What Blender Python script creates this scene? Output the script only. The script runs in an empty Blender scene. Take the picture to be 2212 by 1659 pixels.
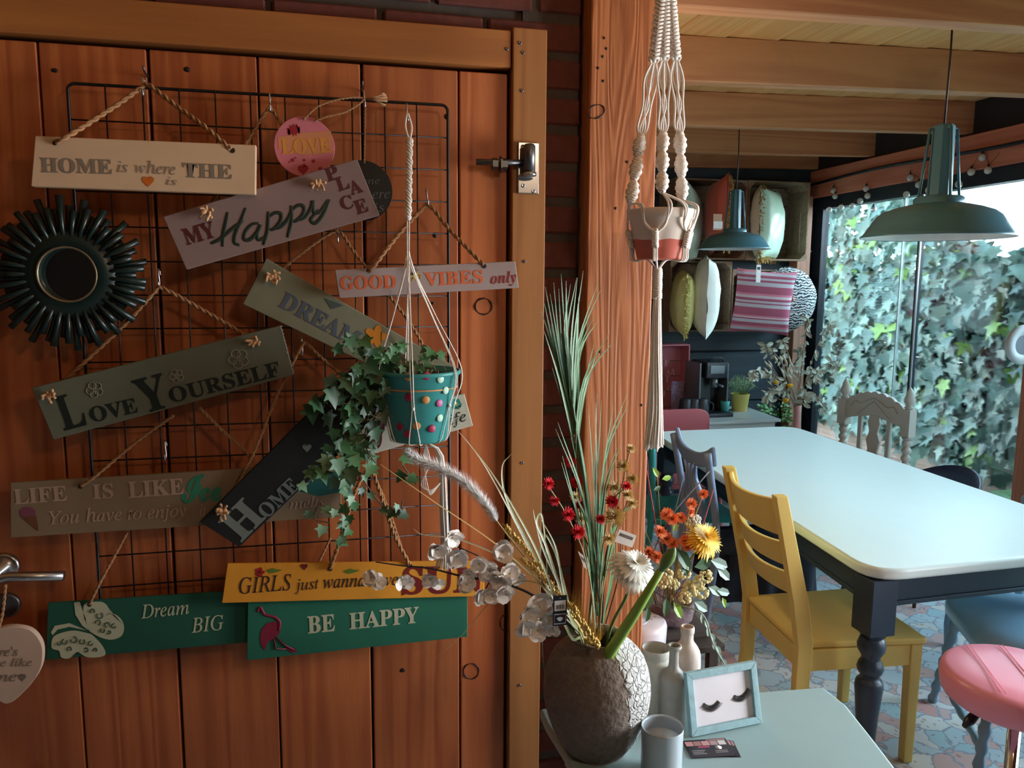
import bpy, bmesh, math, random
from math import sin, cos, pi, radians, atan2, sqrt, degrees
from mathutils import Vector, Matrix, noise
V = Vector
R = random.Random(7)
sc = bpy.context.scene
COL = sc.collection

# ------------------------------------------------------------ camera
CAM_H, F = 1.62, 1680.0
_ps, _th, _ro = radians(13.2), radians(7.35), radians(.36)
FW = V((sin(_ps)*cos(_th), cos(_ps)*cos(_th), -sin(_th)))
_r0 = V((cos(_ps), -sin(_ps), 0)); _u0 = _r0.cross(FW)
RT = _r0*cos(_ro) + _u0*sin(_ro); UP = _u0*cos(_ro) - _r0*sin(_ro)
EYE = V((0, 0, CAM_H))
cd = bpy.data.cameras.new('camera'); cam = bpy.data.objects.new('camera', cd); COL.objects.link(cam)
cd.sensor_width = 36; cd.lens = 36*F/2212; cd.clip_start = .02; cd.clip_end = 200
m4 = Matrix((RT, UP, -FW)).transposed().to_4x4(); m4.translation = EYE
cam.matrix_world = m4; sc.camera = cam

# ------------------------------------------------------------ world, lights, exposure
w = bpy.data.worlds.new('sky'); sc.world = w; w.use_nodes = True
nt = w.node_tree; nt.nodes.clear()
_o = nt.nodes.new('ShaderNodeOutputWorld'); _b = nt.nodes.new('ShaderNodeBackground')
_tc = nt.nodes.new('ShaderNodeTexCoord'); _sx = nt.nodes.new('ShaderNodeSeparateXYZ'); _cr = nt.nodes.new('ShaderNodeValToRGB')
_cr.color_ramp.elements[0].position = 0.0; _cr.color_ramp.elements[0].color = (.80, .92, 1, 1)
_cr.color_ramp.elements[1].position = .8; _cr.color_ramp.elements[1].color = (.50, .78, 1, 1)
nt.links.new(_tc.outputs['Generated'], _sx.inputs[0]); nt.links.new(_sx.outputs['Z'], _cr.inputs[0])
nt.links.new(_cr.outputs[0], _b.inputs[0]); nt.links.new(_b.outputs[0], _o.inputs[0])
_b.inputs[1].default_value = 21
def area(name, loc, target, sx, sy, energy, col, spread=180):
    l = bpy.data.lights.new(name, 'AREA'); l.shape = 'RECTANGLE'; l.size = sx; l.size_y = sy; l.energy = energy; l.color = col; l.spread = radians(spread)
    o = bpy.data.objects.new(name, l); COL.objects.link(o); o.location = loc
    o.rotation_euler = (V(target)-V(loc)).to_track_quat('-Z', 'Y').to_euler(); return o
# warm ceiling lamp of the front room, behind and to the right of the viewer
area('ceiling_lamp_light', (.95, -.35, 2.4), (0, 1.62, 1.2), .18, .18, 5.2, (1, .72, .48))
# added area light in mid-air at right, stands in for side daylight
area('side_fill_light', (2.75, .74, 1.3), (0, 1.05, 1.25), .8, 1.2, 38, (.93, .97, 1), 100)
# added warm point light behind the post, brightens the far room's beams
_l = bpy.data.lights.new('beam_fill_light', 'POINT'); _l.energy = 17; _l.color = (1, .78, .52); _l.shadow_soft_size = .10
_lo = bpy.data.objects.new('beam_fill_light', _l); COL.objects.link(_lo); _lo.location = (.72, 2.62, 1.75)
vs = sc.view_settings
vs.view_transform = 'Standard'; vs.look = 'None'; vs.exposure = 0.0; vs.gamma = 1; vs.use_curve_mapping = False
sc.cycles.max_bounces = 8; sc.cycles.transparent_max_bounces = 16; sc.cycles.sample_clamp_indirect = 6
sc.cycles.caustics_reflective = False; sc.cycles.caustics_refractive = False

# ------------------------------------------------------------ projecting helpers: a picture point onto a real plane
def ray(x, y): return FW + RT*((x-1106)/F) - UP*((y-829.5)/F)
def PY(x, y, Y): d = ray(x, y); return EYE + d*(Y/d.y)
def PX(x, y, X): d = ray(x, y); return EYE + d*(X/d.x)
def PZ(x, y, Z): d = ray(x, y); return EYE + d*((Z-CAM_H)/d.z)

# ------------------------------------------------------------ materials
def srgb(r, g, b):
    f = lambda c: (c/255/12.92) if c/255 <= .04045 else ((c/255+.055)/1.055)**2.4
    return (f(r), f(g), f(b), 1)
MATS = {}
class NT:
    def __init__(s, name):
        s.m = bpy.data.materials.new(name); s.m.use_nodes = True; s.t = s.m.node_tree
        s.b = s.t.nodes['Principled BSDF']
    def n(s, typ, **k):
        x = s.t.nodes.new('ShaderNode'+typ)
        for a, v in k.items():
            if a in x.inputs: x.inputs[a].default_value = v
            else: setattr(x, a, v)
        return x
    def l(s, a, b): s.t.links.new(a, b)
def mixc(N, fac, a, b):
    x = N.n('Mix', data_type='RGBA')
    for i, v in ((0, fac), (6, a), (7, b)):
        if isinstance(v, (int, float, tuple)): x.inputs[i].default_value = v
        else: N.l(v, x.inputs[i])
    return x.outputs[2]
def bump(N, src, st, dist=.002):
    b = N.n('Bump'); b.inputs['Strength'].default_value = st; b.inputs['Distance'].default_value = dist
    N.l(src, b.inputs['Height']); N.l(b.outputs[0], N.b.inputs['Normal'])
def plain(name, col, rough=.5, metal=0, var=.08, nscale=14, bmp=.15, spec=.5, trans=0, sheen=0):
    if name in MATS: return MATS[name]
    N = NT(name); N.b.inputs['Roughness'].default_value = rough; N.b.inputs['Metallic'].default_value = metal
    N.b.inputs['Specular IOR Level'].default_value = spec
    if sheen: N.b.inputs['Sheen Weight'].default_value = sheen
    if trans: N.b.inputs['Subsurface Weight'].default_value = trans; N.b.inputs['Subsurface Radius'].default_value = (.01, .01, .01)
    tc = N.n('TexCoord'); no = N.n('TexNoise', Scale=float(nscale), Detail=4.0); N.l(tc.outputs['Object'], no.inputs['Vector'])
    d = tuple(c*(1-var*2) for c in col[:3])+(1,); h = tuple(min(1, c*(1+var)) for c in col[:3])+(1,)
    N.l(mixc(N, no.outputs['Fac'], d, h), N.b.inputs['Base Color'])
    if bmp: bump(N, no.outputs['Fac'], bmp)
    MATS[name] = N.m; return N.m
def wood(name, c1, c2, axis='Z', fine=60, rough=.45, wavy=1.0, bmp=.25, dark=(.02, .008, .004, 1), knots=.0, rnd=.25):
    if name in MATS: return MATS[name]
    N = NT(name); tc = N.n('TexCoord'); oi = N.n('ObjectInfo')
    mp = N.n('Mapping'); s = [1, 1, 1]; i = 'XYZ'.index(axis); s[i] = .045
    mp.inputs['Scale'].default_value = s
    off = N.n('VectorMath', operation='SCALE'); cmb = N.n('CombineXYZ')
    for k in range(3): N.l(oi.outputs['Random'], cmb.inputs[k])
    N.l(cmb.outputs[0], off.inputs[0]); off.inputs['Scale'].default_value = 7.3
    ad = N.n('VectorMath', operation='ADD'); N.l(tc.outputs['Object'], ad.inputs[0]); N.l(off.outputs[0], ad.inputs[1])
    N.l(ad.outputs[0], mp.inputs[0])
    broad = N.n('TexNoise', Scale=float(9*wavy), Detail=2.0, Distortion=.6); N.l(mp.outputs[0], broad.inputs['Vector'])
    rings = N.n('Math', operation='MULTIPLY'); N.l(broad.outputs['Fac'], rings.inputs[0]); rings.inputs[1].default_value = float(fine)
    sn = N.n('Math', operation='SINE'); N.l(rings.outputs[0], sn.inputs[0])
    fn = N.n('TexNoise', Scale=float(fine*4), Detail=3.0); N.l(mp.outputs[0], fn.inputs['Vector'])
    a = N.n('MapRange'); N.l(sn.outputs[0], a.inputs[0]); a.inputs[1].default_value = -1; a.inputs[2].default_value = 1; a.inputs[3].default_value = 0; a.inputs[4].default_value = 1
    mx = N.n('Mix', data_type='FLOAT'); mx.inputs[0].default_value = .45; N.l(a.outputs[0], mx.inputs[2]); N.l(fn.outputs['Fac'], mx.inputs[3])
    c = mixc(N, mx.outputs[0], c1, c2)
    bl = N.n('TexNoise', Scale=2.3, Detail=3.0); N.l(ad.outputs[0], bl.inputs['Vector'])
    cr = N.n('ValToRGB'); cr.color_ramp.elements[0].position = .62; cr.color_ramp.elements[1].position = .78; N.l(bl.outputs['Fac'], cr.inputs[0])
    fk = N.n('Math', operation='MULTIPLY'); N.l(cr.outputs[0], fk.inputs[0]); fk.inputs[1].default_value = .75*(knots or .3)
    c = mixc(N, fk.outputs[0], c, dark)
    hv = N.n('HueSaturation'); N.l(c, hv.inputs['Color'])
    mr = N.n('MapRange'); N.l(oi.outputs['Random'], mr.inputs[0]); mr.inputs[3].default_value = 1-rnd; mr.inputs[4].default_value = 1+rnd*.7
    N.l(mr.outputs[0], hv.inputs['Value']); N.l(hv.outputs[0], N.b.inputs['Base Color'])
    N.b.inputs['Roughness'].default_value = rough; bump(N, mx.outputs[0], bmp, .0015)
    MATS[name] = N.m; return N.m
def emit(name, col, st):
    N = NT(name); N.b.inputs['Emission Color'].default_value = col; N.b.inputs['Emission Strength'].default_value = st; MATS[name] = N.m; return N.m
def glassy(name, tint, refl=1.0, rough=0.0):
    if name in MATS: return MATS[name]
    N = NT(name); tr = N.n('BsdfTransparent'); tr.inputs[0].default_value = tint; gl = N.n('BsdfGlossy'); gl.inputs['Roughness'].default_value = rough
    fr = N.n('Fresnel'); fr.inputs[0].default_value = 1.5; mu = N.n('Math', operation='MULTIPLY'); mu.inputs[1].default_value = refl; N.l(fr.outputs[0], mu.inputs[0])
    mx = N.n('MixShader'); N.l(mu.outputs[0], mx.inputs[0]); N.l(tr.outputs[0], mx.inputs[1]); N.l(gl.outputs[0], mx.inputs[2])
    out = [x for x in N.t.nodes if x.type == 'OUTPUT_MATERIAL'][0]; N.l(mx.outputs[0], out.inputs[0])
    MATS[name] = N.m; return N.m
def S(r, g, b, name=None, **k): return plain(name or 'paint_%d_%d_%d' % (r, g, b), srgb(r, g, b), **k)

# ------------------------------------------------------------ mesh builder
class MB:
    def __init__(s): s.v = []; s.f = []; s.sm = []; s.mi = []; s.cur = 0
    def add(s, vs, fs, smooth=False):
        n = len(s.v); s.v += [tuple(x) for x in vs]
        for f in fs: s.f.append([i+n for i in f]); s.sm.append(smooth); s.mi.append(s.cur)
        return s
    def box(s, x0, x1, y0, y1, z0, z1, M=None):
        vs = [V((x, y, z)) for z in (z0, z1) for y in (y0, y1) for x in (x0, x1)]
        if M is not None: vs = [M @ v for v in vs]
        return s.add(vs, [(0, 2, 3, 1), (4, 5, 7, 6), (0, 1, 5, 4), (2, 6, 7, 3), (0, 4, 6, 2), (1, 3, 7, 5)])
    def tube(s, pts, r, n=6, caps=True, smooth=True, up=None, flat=1.0):
        pts = [V(p) for p in pts]; m = len(pts)
        rs = r if isinstance(r, (list, tuple)) else [r]*m
        t0 = (pts[1]-pts[0]).normalized(); a = up or (V((0, 0, 1)) if abs(t0.z) < .9 else V((1, 0, 0)))
        nx = t0.cross(a).normalized(); ring = []
        for i, p in enumerate(pts):
            t = (pts[min(i+1, m-1)]-pts[max(i-1, 0)])
            t = t.normalized() if t.length > 1e-9 else t0
            nx = (nx - t*nx.dot(t)); nx = nx.normalized() if nx.length > 1e-6 else t.orthogonal().normalized()
            ny = t.cross(nx); ring.append([p + nx*(rs[i]*cos(2*pi*k/n)) + ny*(rs[i]*flat*sin(2*pi*k/n)) for k in range(n)])
        vs = [q for rg in ring for q in rg]
        fs = [(i*n+k, i*n+(k+1) % n, (i+1)*n+(k+1) % n, (i+1)*n+k) for i in range(m-1) for k in range(n)]
        if caps: fs += [tuple(range(n))[::-1], tuple((m-1)*n+k for k in range(n))]
        return s.add(vs, fs, smooth)
    def lathe(s, prof, c=(0, 0, 0), n=24, M=None, smooth=True, cap=True, dr=None):
        vs = []
        for j, (r, z) in enumerate(prof):
            for k in range(n):
                a = 2*pi*k/n; q = r*(1+(dr(a, z) if dr else 0))
                vs.append(V((q*cos(a), q*sin(a), z)))
        vs = [(M @ v if M is not None else v) + V(c) for v in vs]; m = len(prof)
        fs = [(j*n+k, j*n+(k+1) % n, (j+1)*n+(k+1) % n, (j+1)*n+k) for j in range(m-1) for k in range(n)]
        if cap:
            if prof[0][0] > 1e-5: fs.append(tuple(range(n))[::-1])
            if prof[-1][0] > 1e-5: fs.append(tuple((m-1)*n+k for k in range(n)))
        return s.add(vs, fs, smooth)
    def ball(s, c, r, n=10, m=6, sq=(1, 1, 1), M=None):
        prof = [(max(1e-4, r*sin(pi*j/m)), -r*cos(pi*j/m)) for j in range(m+1)]
        b = MB(); b.lathe(prof, n=n, cap=False); vs = [V((x*sq[0], y*sq[1], z*sq[2])) for x, y, z in b.v]
        if M is not None: vs = [M @ v for v in vs]
        return s.add([v+V(c) for v in vs], b.f, True)
    def prism(s, pts, y0, y1, M=None):
        "polygon pts (x,z) extruded along Y"
        n = len(pts); vs = [V((x, y0, z)) for x, z in pts]+[V((x, y1, z)) for x, z in pts]
        if M is not None: vs = [M @ v for v in vs]
        return s.add(vs, [tuple(range(n)), tuple(range(2*n-1, n-1, -1))]+[(k, n+k, n+(k+1) % n, (k+1) % n) for k in range(n)])
    def slab(s, pts, z0, z1):
        n = len(pts); vs = [V((x, y, z0)) for x, y in pts]+[V((x, y, z1)) for x, y in pts]
        return s.add(vs, [tuple(range(n))[::-1], tuple(range(n, 2*n))]+[(k, (k+1) % n, n+(k+1) % n, n+k) for k in range(n)])
    def build(s, name, mats, parent=None, bevel=0, seg=2, sub=0, label=None, kind=None, loc=None, weld=False):
        me = bpy.data.meshes.new(name); me.from_pydata(s.v, [], s.f)
        me.polygons.foreach_set('use_smooth', s.sm); me.polygons.foreach_set('material_index', s.mi)
        bm = bmesh.new(); bm.from_mesh(me)
        if weld: bmesh.ops.remove_doubles(bm, verts=bm.verts, dist=1e-5)
        if len(s.v) < 60000: bmesh.ops.recalc_face_normals(bm, faces=bm.faces)
        bm.to_mesh(me); bm.free(); me.update()
        for m in (mats if isinstance(mats, (list, tuple)) else [mats]): me.materials.append(m)
        o = bpy.data.objects.new(name, me); COL.objects.link(o)
        if parent is not None:
            o.parent = parent
            o.matrix_parent_inverse = Matrix.Translation(-parent.location) if parent.get('_w') else Matrix()
        if loc is not None: o.location = loc
        if bevel:
            b = o.modifiers.new('bevel', 'BEVEL'); b.width = bevel; b.segments = seg; b.limit_method = 'ANGLE'
            if seg > 1:
                for p in me.polygons: p.use_smooth = True
                o.modifiers.new('wn', 'WEIGHTED_NORMAL')
        if sub: q = o.modifiers.new('sub', 'SUBSURF'); q.levels = q.render_levels = sub
        if label: o['label'] = label
        if kind: o['kind'] = kind
        return o
def tag(o, label, cat, group=None, kind=None):
    o['label'] = label; o['category'] = cat
    if group: o['group'] = group
    if kind: o['kind'] = kind
    return o
def thing(name, label, cat, loc=(0, 0, 0), group=None, rot=0, world=True):
    "an Empty at the thing's base; world=True: children are meshed in world coordinates"
    o = bpy.data.objects.new(name, None); o.empty_display_size = .05; COL.objects.link(o); o.location = loc; o.rotation_euler = (0, 0, rot)
    if world: o['_w'] = 1
    return tag(o, label, cat, group)
def struct(name, loc=(0, 0, 0)):
    o = bpy.data.objects.new(name, None); o.empty_display_size = .05; COL.objects.link(o); o.location = loc; o['kind'] = 'structure'; o['_w'] = 1; return o
def dup(o, parent=None, keep=False):
    c = o.copy(); COL.objects.link(c)
    if parent is not None: c.parent = parent; c.matrix_parent_inverse = o.matrix_parent_inverse.copy()
    for ch in list(o.children): dup(ch, c)
    return c
def cr(pts, n=8):
    "catmull-rom through points"
    P = [V(p) for p in pts]; P = [P[0]*2-P[1]]+P+[P[-1]*2-P[-2]]; out = []
    for i in range(1, len(P)-2):
        for k in range(n):
            t = k/n; a, b, c, d = P[i-1:i+3]
            out.append(.5*((2*b)+(c-a)*t+(2*a-5*b+4*c-d)*t*t+(3*b-a-3*c+d)*t**3))
    out.append(P[-2]); return out
def rope(mb, pts, r, pitch=None, strands=2, n=5, res=10):
    P = cr(pts, res); pitch = pitch or r*7; L = 0; S_ = [[] for _ in range(strands)]
    t0 = (P[1]-P[0]).normalized(); nx = t0.orthogonal().normalized()
    # resample evenly
    Q = [P[0]]; step = pitch/7; acc = 0
    for a, b in zip(P, P[1:]):
        d = (b-a).length; u = step-acc
        while u <= d: Q.append(a+(b-a)*(u/d if d else 0)); u += step
        acc = d-(u-step)
    if len(Q) < 3: Q = P
    for i, p in enumerate(Q):
        t = (Q[min(i+1, len(Q)-1)]-Q[max(i-1, 0)]).normalized(); nx = (nx-t*nx.dot(t)).normalized(); ny = t.cross(nx)
        for k in range(strands):
            a = 2*pi*(i*step/pitch + k/strands); S_[k].append(p+nx*(r*.5*cos(a))+ny*(r*.5*sin(a)))
    for q in S_: mb.tube(q, r*.62, n)
    return mb

# ------------------------------------------------------------ writing
def mathstr(s, style):
    out = ''
    base = {'B': (0x1D400, 0x1D41A), 'I': (0x1D434, 0x1D44E), 'BI': (0x1D468, 0x1D482), 'BS': (0x1D4D0, 0x1D4EA)}[style]
    for ch in s:
        if 'A' <= ch <= 'Z': out += chr(base[0]+ord(ch)-65)
        elif 'a' <= ch <= 'z': out += '\u210E' if (style == 'I' and ch == 'h') else chr(base[1]+ord(ch)-97)
        else: out += ch
    return out
def textmesh(s, bold=0):
    c = bpy.data.curves.new('t', 'FONT'); c.body = s; c.resolution_u = 3; c.fill_mode = 'FRONT'; c.offset = bold
    o = bpy.data.objects.new('t', c); me = bpy.data.meshes.new_from_object(o)
    bpy.data.objects.remove(o); bpy.data.curves.remove(c); return me
def lettering(parent, s, style, O, U, W, mat, bold=0, name='lettering', stencil=None):
    "text fitted to the box O, O+U, O+U+W (world vectors)"
    me = textmesh(mathstr(s, style) if style else s, bold)
    xs = [v.co.x for v in me.vertices]; ys = [v.co.y for v in me.vertices]
    x0, x1, y0, y1 = min(xs), max(xs), min(ys), max(ys)
    for v in me.vertices: v.co = O + U*((v.co.x-x0)/(x1-x0)) + W*((v.co.y-y0)/(y1-y0))
    me.name = name; me.materials.clear(); me.materials.append(mat)
    o = bpy.data.objects.new(name, me); COL.objects.link(o); o.parent = parent
    if parent.get('_w'): o.matrix_parent_inverse = Matrix.Translation(-parent.location)
    return o
def wtext(parent, s, style, p0, p1, h, Y, mat, bold=0, name='lettering', slant=0):
    "text on the plane y=Y; p0,p1 picture points of the bottom left and right of its box, h its height in px"
    a, b = PY(*p0, Y), PY(*p1, Y); u = b-a; dx, dy = p1[0]-p0[0], p1[1]-p0[1]; L = sqrt(dx*dx+dy*dy)
    q = PY(p0[0]+dy/L*h, p0[1]-dx/L*h, Y)
    hh = (q-a).length; wv = V((-u.z, 0, u.x)).normalized()*hh
    return lettering(parent, s, style, a, u, wv + u.normalized()*slant*hh, mat, bold, name)
def wpoly(parent, pts, Y, mat, name='motif', dy=.0006, smooth=False):
    "flat painted shape on the plane y=Y from picture points"
    P = [PY(*p, Y) for p in pts]
    if smooth: P = cr(P+[P[0]], 4)[:-1]
    mb = MB(); n = len(P); bm_v = [tuple(p) for p in P]
    me = bpy.data.meshes.new(name); bm = bmesh.new(); vs_ = [bm.verts.new(v) for v in bm_v]; f = bm.faces.new(vs_)
    bmesh.ops.triangulate(bm, faces=bm.faces, ngon_method='EAR_CLIP')
    bm.to_mesh(me); bm.free(); me.materials.append(mat)
    o = bpy.data.objects.new(name, me); COL.objects.link(o); o.parent = parent
    if parent.get('_w'): o.matrix_parent_inverse = Matrix.Translation(-parent.location)
    return o
def circ(x, y, r, n=12, sq=1, a0=0): return [(x+r*cos(a0+2*pi*k/n), y+r*sq*sin(a0+2*pi*k/n)) for k in range(n)]
def heart(x, y, r, n=20):
    return [(x+r*(16*sin(t)**3)/16, y-r*(13*cos(t)-5*cos(2*t)-2*cos(3*t)-cos(4*t))/16) for t in [2*pi*k/n for k in range(n)]]
def petals(x, y, r, k=5, inner=.45, n=40): return [(x+r*(inner+(1-inner)*abs(cos(k*t/2)))*cos(t), y+r*(inner+(1-inner)*abs(cos(k*t/2)))*sin(t)) for t in [2*pi*i/n for i in range(n)]]
def star(x, y, r, k=9, inner=.6): return [(x+(r if i % 2 == 0 else r*inner)*cos(pi*i/k), y+(r if i % 2 == 0 else r*inner)*sin(pi*i/k)) for i in range(2*k)]
# ------------------------------------------------------------ shared materials
DOORW = wood('door_wood', srgb(154, 74, 34), srgb(196, 112, 60), 'Z', 46, .5, 1.0, .3, knots=.7, rnd=.14)
FRAMEW = wood('frame_wood', srgb(148, 90, 42), srgb(174, 114, 58), 'Z', 40, .55, .6, .2, rnd=.1)
HEADW = wood('head_wood', srgb(150, 88, 40), srgb(182, 116, 56), 'X', 40, .55, .6, .2, rnd=.1)
POSTW = wood('post_wood', srgb(150, 78, 38), srgb(200, 124, 72), 'Z', 100, .5, 1.5, .65, rnd=.05)
BEAMW = wood('beam_wood', srgb(186, 122, 84), srgb(216, 156, 112), 'X', 40, .6, .8, .15, knots=.35, rnd=.12)
HDRW = wood('header_wood', srgb(184, 108, 84), srgb(208, 134, 108), 'Y', 40, .6, .8, .15, rnd=.1)
CEILW = wood('ceiling_wood', srgb(214, 156, 96), srgb(236, 188, 130), 'Y', 50, .55, .8, .15, knots=.3, rnd=.12)
DARKW = wood('blueblack_boards', srgb(40, 56, 70), srgb(56, 74, 90), 'X', 40, .55, .7, .3, dark=(.01, .015, .02, 1), rnd=.12)
CRATEW = wood('crate_wood', srgb(128, 104, 84), srgb(164, 138, 112), 'X', 50, .75, 1, .3, knots=.4, rnd=.2)
FENCEW = wood('fence_wood', srgb(150, 120, 110), srgb(190, 160, 150), 'Y', 40, .8, 1, .3, rnd=.15)
BRICK = plain('brick_clay', srgb(104, 52, 42), .85, var=.2, nscale=60, bmp=.5)
MORT = plain('mortar', srgb(84, 74, 66), .95, var=.2, nscale=50, bmp=.6)
BLACKM = S(14, 14, 16, 'black_metal', rough=.4, bmp=0)
STEEL = plain('steel', (.55, .55, .56, 1), .28, 1, bmp=0)
STEELD = plain('dark_steel', (.16, .16, .17, 1), .4, 1, bmp=.1, nscale=60)
CHROME = plain('chrome', (.8, .8, .82, 1), .08, 1, bmp=0)
NAVYF = S(28, 38, 50, 'window_frame_paint', rough=.4, bmp=0)
FLOORM = plain('floor_boards', srgb(150, 150, 150), .6, var=.15, nscale=5)
TWINE = plain('jute_twine', srgb(168, 122, 82), .95, var=.2, nscale=300, bmp=.4)
COTTON = plain('cotton_cord', srgb(244, 234, 224), .9, var=.08, nscale=400, bmp=.4)

# ------------------------------------------------------------ floor, walls, ceiling
def panel_struct(name, box, mat):
    mb = MB(); mb.box(*box); o = mb.build(name, mat); o['kind'] = 'structure'; return o
panel_struct('floor', (-1.8, 3.76, -2.2, 5.6, -.06, -.008), FLOORM)
panel_struct('ground', (3.76, 14, -6, 14, -.14, -.06), plain('garden_ground', srgb(150, 160, 130), .95, var=.3, nscale=4, bmp=.6))
def ceil_z(x): return 2.63 + .027*(x-1.4)
ceil = struct('ceiling')
x = -1.80; i = 0
xs = [1.144+.2415*k for k in range(-13, 12)]
for a, b in zip(xs, xs[1:]):
    a = max(a, -1.85); b = min(b, 3.9)
    if b-a < .03: continue
    mb = MB(); z0 = ceil_z((a+b)/2)+.002*R.random(); mb.box(a+.0055, b-.0055, -2.3, 5.75, z0, z0+.03); mb.build('plank', CEILW, ceil, bevel=.003, seg=1)
mb = MB(); mb.add([(-1.9, -2.4, ceil_z(-1.9)+.034), (4.1, -2.4, ceil_z(4.1)+.034), (4.1, 5.9, ceil_z(4.1)+.034), (-1.9, 5.9, ceil_z(-1.9)+.034),
  (-1.9, -2.4, ceil_z(-1.9)+.06), (4.1, -2.4, ceil_z(4.1)+.06), (4.1, 5.9, ceil_z(4.1)+.06), (-1.9, 5.9, ceil_z(-1.9)+.06)], [(3, 2, 1, 0), (4, 5, 6, 7), (0, 1, 5, 4), (1, 2, 6, 5), (2, 3, 7, 6), (3, 0, 4, 7)]).build('roof_board', S(40, 34, 30), ceil)
for y0, y1, xa in ((-1.9, -1.83, -1.8), (-1.05, -.98, -1.8), (-.2, -.13, -1.8), (.62, .69, -1.8), (2.25, 2.32, .5), (3.08, 3.15, .5), (3.975, 4.04, .5), (4.825, 4.89, .5), (5.47, 5.54, .5)):
    mb = MB(); q = []
    for X_ in (xa, 3.72):
        for y in (y0, y1):
            for z in (ceil_z(X_)-.18, ceil_z(X_)): q.append((X_, y, z))
    mb.add(q, [(0, 1, 3, 2), (4, 6, 7, 5), (0, 4, 5, 1), (2, 3, 7, 6), (1, 5, 7, 3), (0, 2, 6, 4)])
    mb.build('beam', BEAMW, ceil, bevel=.004, seg=1)
# closed walls of the front room and the far room's hidden side
WALLP = plain('dim_wall_boards', srgb(62, 48, 40), .8, var=.1)
panel_struct('wall_left', (-1.9, -1.8, -2.2, 1.70, 0, 2.8), WALLP)
panel_struct('wall_rear', (-1.9, 3.8, -2.3, -2.2, 0, 2.8), WALLP)
panel_struct('wall_side', (.45, .525, 1.72, 5.6, 0, 2.8), WALLP)
wr = struct('wall_right')
mb = MB(); mb.box(3.7, 3.78, -2.2, 1.25, 0, 2.75); mb.build('wall_panel', WALLP, wr)
mb = MB(); mb.box(3.66, 3.78, -2.2, 5.6, 2.29, 2.495); mb.build('header', HDRW, wr, bevel=.004, seg=1)
mb = MB(); mb.box(3.70, 3.76, -2.2, 5.6, 2.495, 2.75); mb.build('upper_panel', S(30, 34, 44), wr)
# end wall of blue-black boards
wb = struct('wall_back')
zz = 2.70
for k, (a, b) in enumerate(((-.06, .325), (.325, .716), (.716, 1.108), (1.108, 1.5), (1.5, 1.89), (1.89, 2.28), (2.28, 2.7))):
    mb = MB(); mb.box(.5, 3.72, 5.5+.003*R.random(), 5.54, a+.004, b-.004); mb.build('plank', DARKW, wb, bevel=.006, seg=1)
mb = MB(); mb.box(.5, 3.76, 5.542, 5.6, 0, 2.75); mb.build('backing', S(12, 14, 18), wb)
# brick wall around the door opening
wf = struct('wall_front')
mb = MB(); mb.box(-1.9, -1.1, 1.665, 1.74, 0, 2.8); mb.box(.40, .522, 1.629, 1.74, 0, 2.8); mb.box(-1.9, .42, 1.636, 1.74, 2.08, 2.8); mb.build('mortar', MORT, wf)
br = []
for row in range(38):
    z0 = .012+row*.0745
    if z0 > 2.70: break
    zt = z0+.0585; off = .105 if row % 2 else 0
    xa = .526
    while xa > -1.85:
        wd = (.105 if (row % 2 and xa > .5) else .21)
        xb = xa-wd
        inc = z0 > 2.09 or xa > .45 or xa < -1.19
        if inc:
            lo = max(xb+.012, .40) if (z0 < 2.09 and xa > 0) else xb+.012
            j = .004*R.random()
            mb = MB(); mb.box(lo, xa-.003*R.random(), 1.622+j, 1.70, z0+.003*R.random(), zt-.003*R.random())
            mb.build('brick', BRICK, wf, bevel=.004, seg=1)
        xa = xb
# door
door = struct('door_1'); door['label'] = 'reddish-brown plank door behind the wire grid'
for a, b in ((-1.08, -.885), (-.883, -.692), (-.69, -.502), (-.499, -.3195), (-.3145, -.1245), (-.1215, .0695), (.0745, .2635), (.2665, .3665)):
    mb = MB(); mb.box(a, b, 1.62, 1.645, .02, 2.046); mb.build('plank', DOORW, door, bevel=.003, seg=2)
mb = MB(); mb.box(-1.2, .39, 1.662, 1.69, -.008, 2.10); mb.build('door_backing', S(16, 8, 5), door)  # added dark board, keeps light from leaking through the gaps around the door
mb = MB(); mb.box(-1.12, .40, 1.60, 1.70, -.05, -.006); mb.build('door_backing', S(16, 8, 5), door)
# knots: dark rings and spots that stand a hair proud of the door's varnish
KN = S(38, 16, 8, 'knot_wood', rough=.5, bmp=0)
def knot(par, px, py, Y, rx, rz, ring=True, tilt=0):
    c = PY(px, py, Y); mb = MB(); P = []
    for k in range(17):
        a = 2*pi*k/16; x_, z_ = rx*cos(a), rz*sin(a); P.append(c+V((x_*cos(tilt)-z_*sin(tilt), 0, x_*sin(tilt)+z_*cos(tilt))))
    if ring: mb.tube(P, [.0013+.0006*sin(k*1.7) for k in range(17)], 4, caps=False)
    else: mb.lathe([(rx, 0), (rx*.6, .001), (.0001, .0012)], c=c, n=10, M=Matrix.Rotation(pi/2, 4, 'X') @ Matrix.Diagonal((1, rz/rx, 1, 1)))
    mb.build('knot', KN, par)
knot(door, 1045, 662, 1.6195, .018, .017); knot(door, 1018, 1450, 1.6195, .017, .019, tilt=.5); knot(door, 1093, 1345, 1.6195, .014, .019)
for px, py, rx, rz in ((965, 252, .005, .006), (940, 508, .005, .006), (118, 152, .006, .004), (870, 1448, .006, .005), (935, 655, .003, .003), (404, 150, .006, .005)):
    knot(door, px, py, 1.6195, rx, rz, False)
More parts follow.
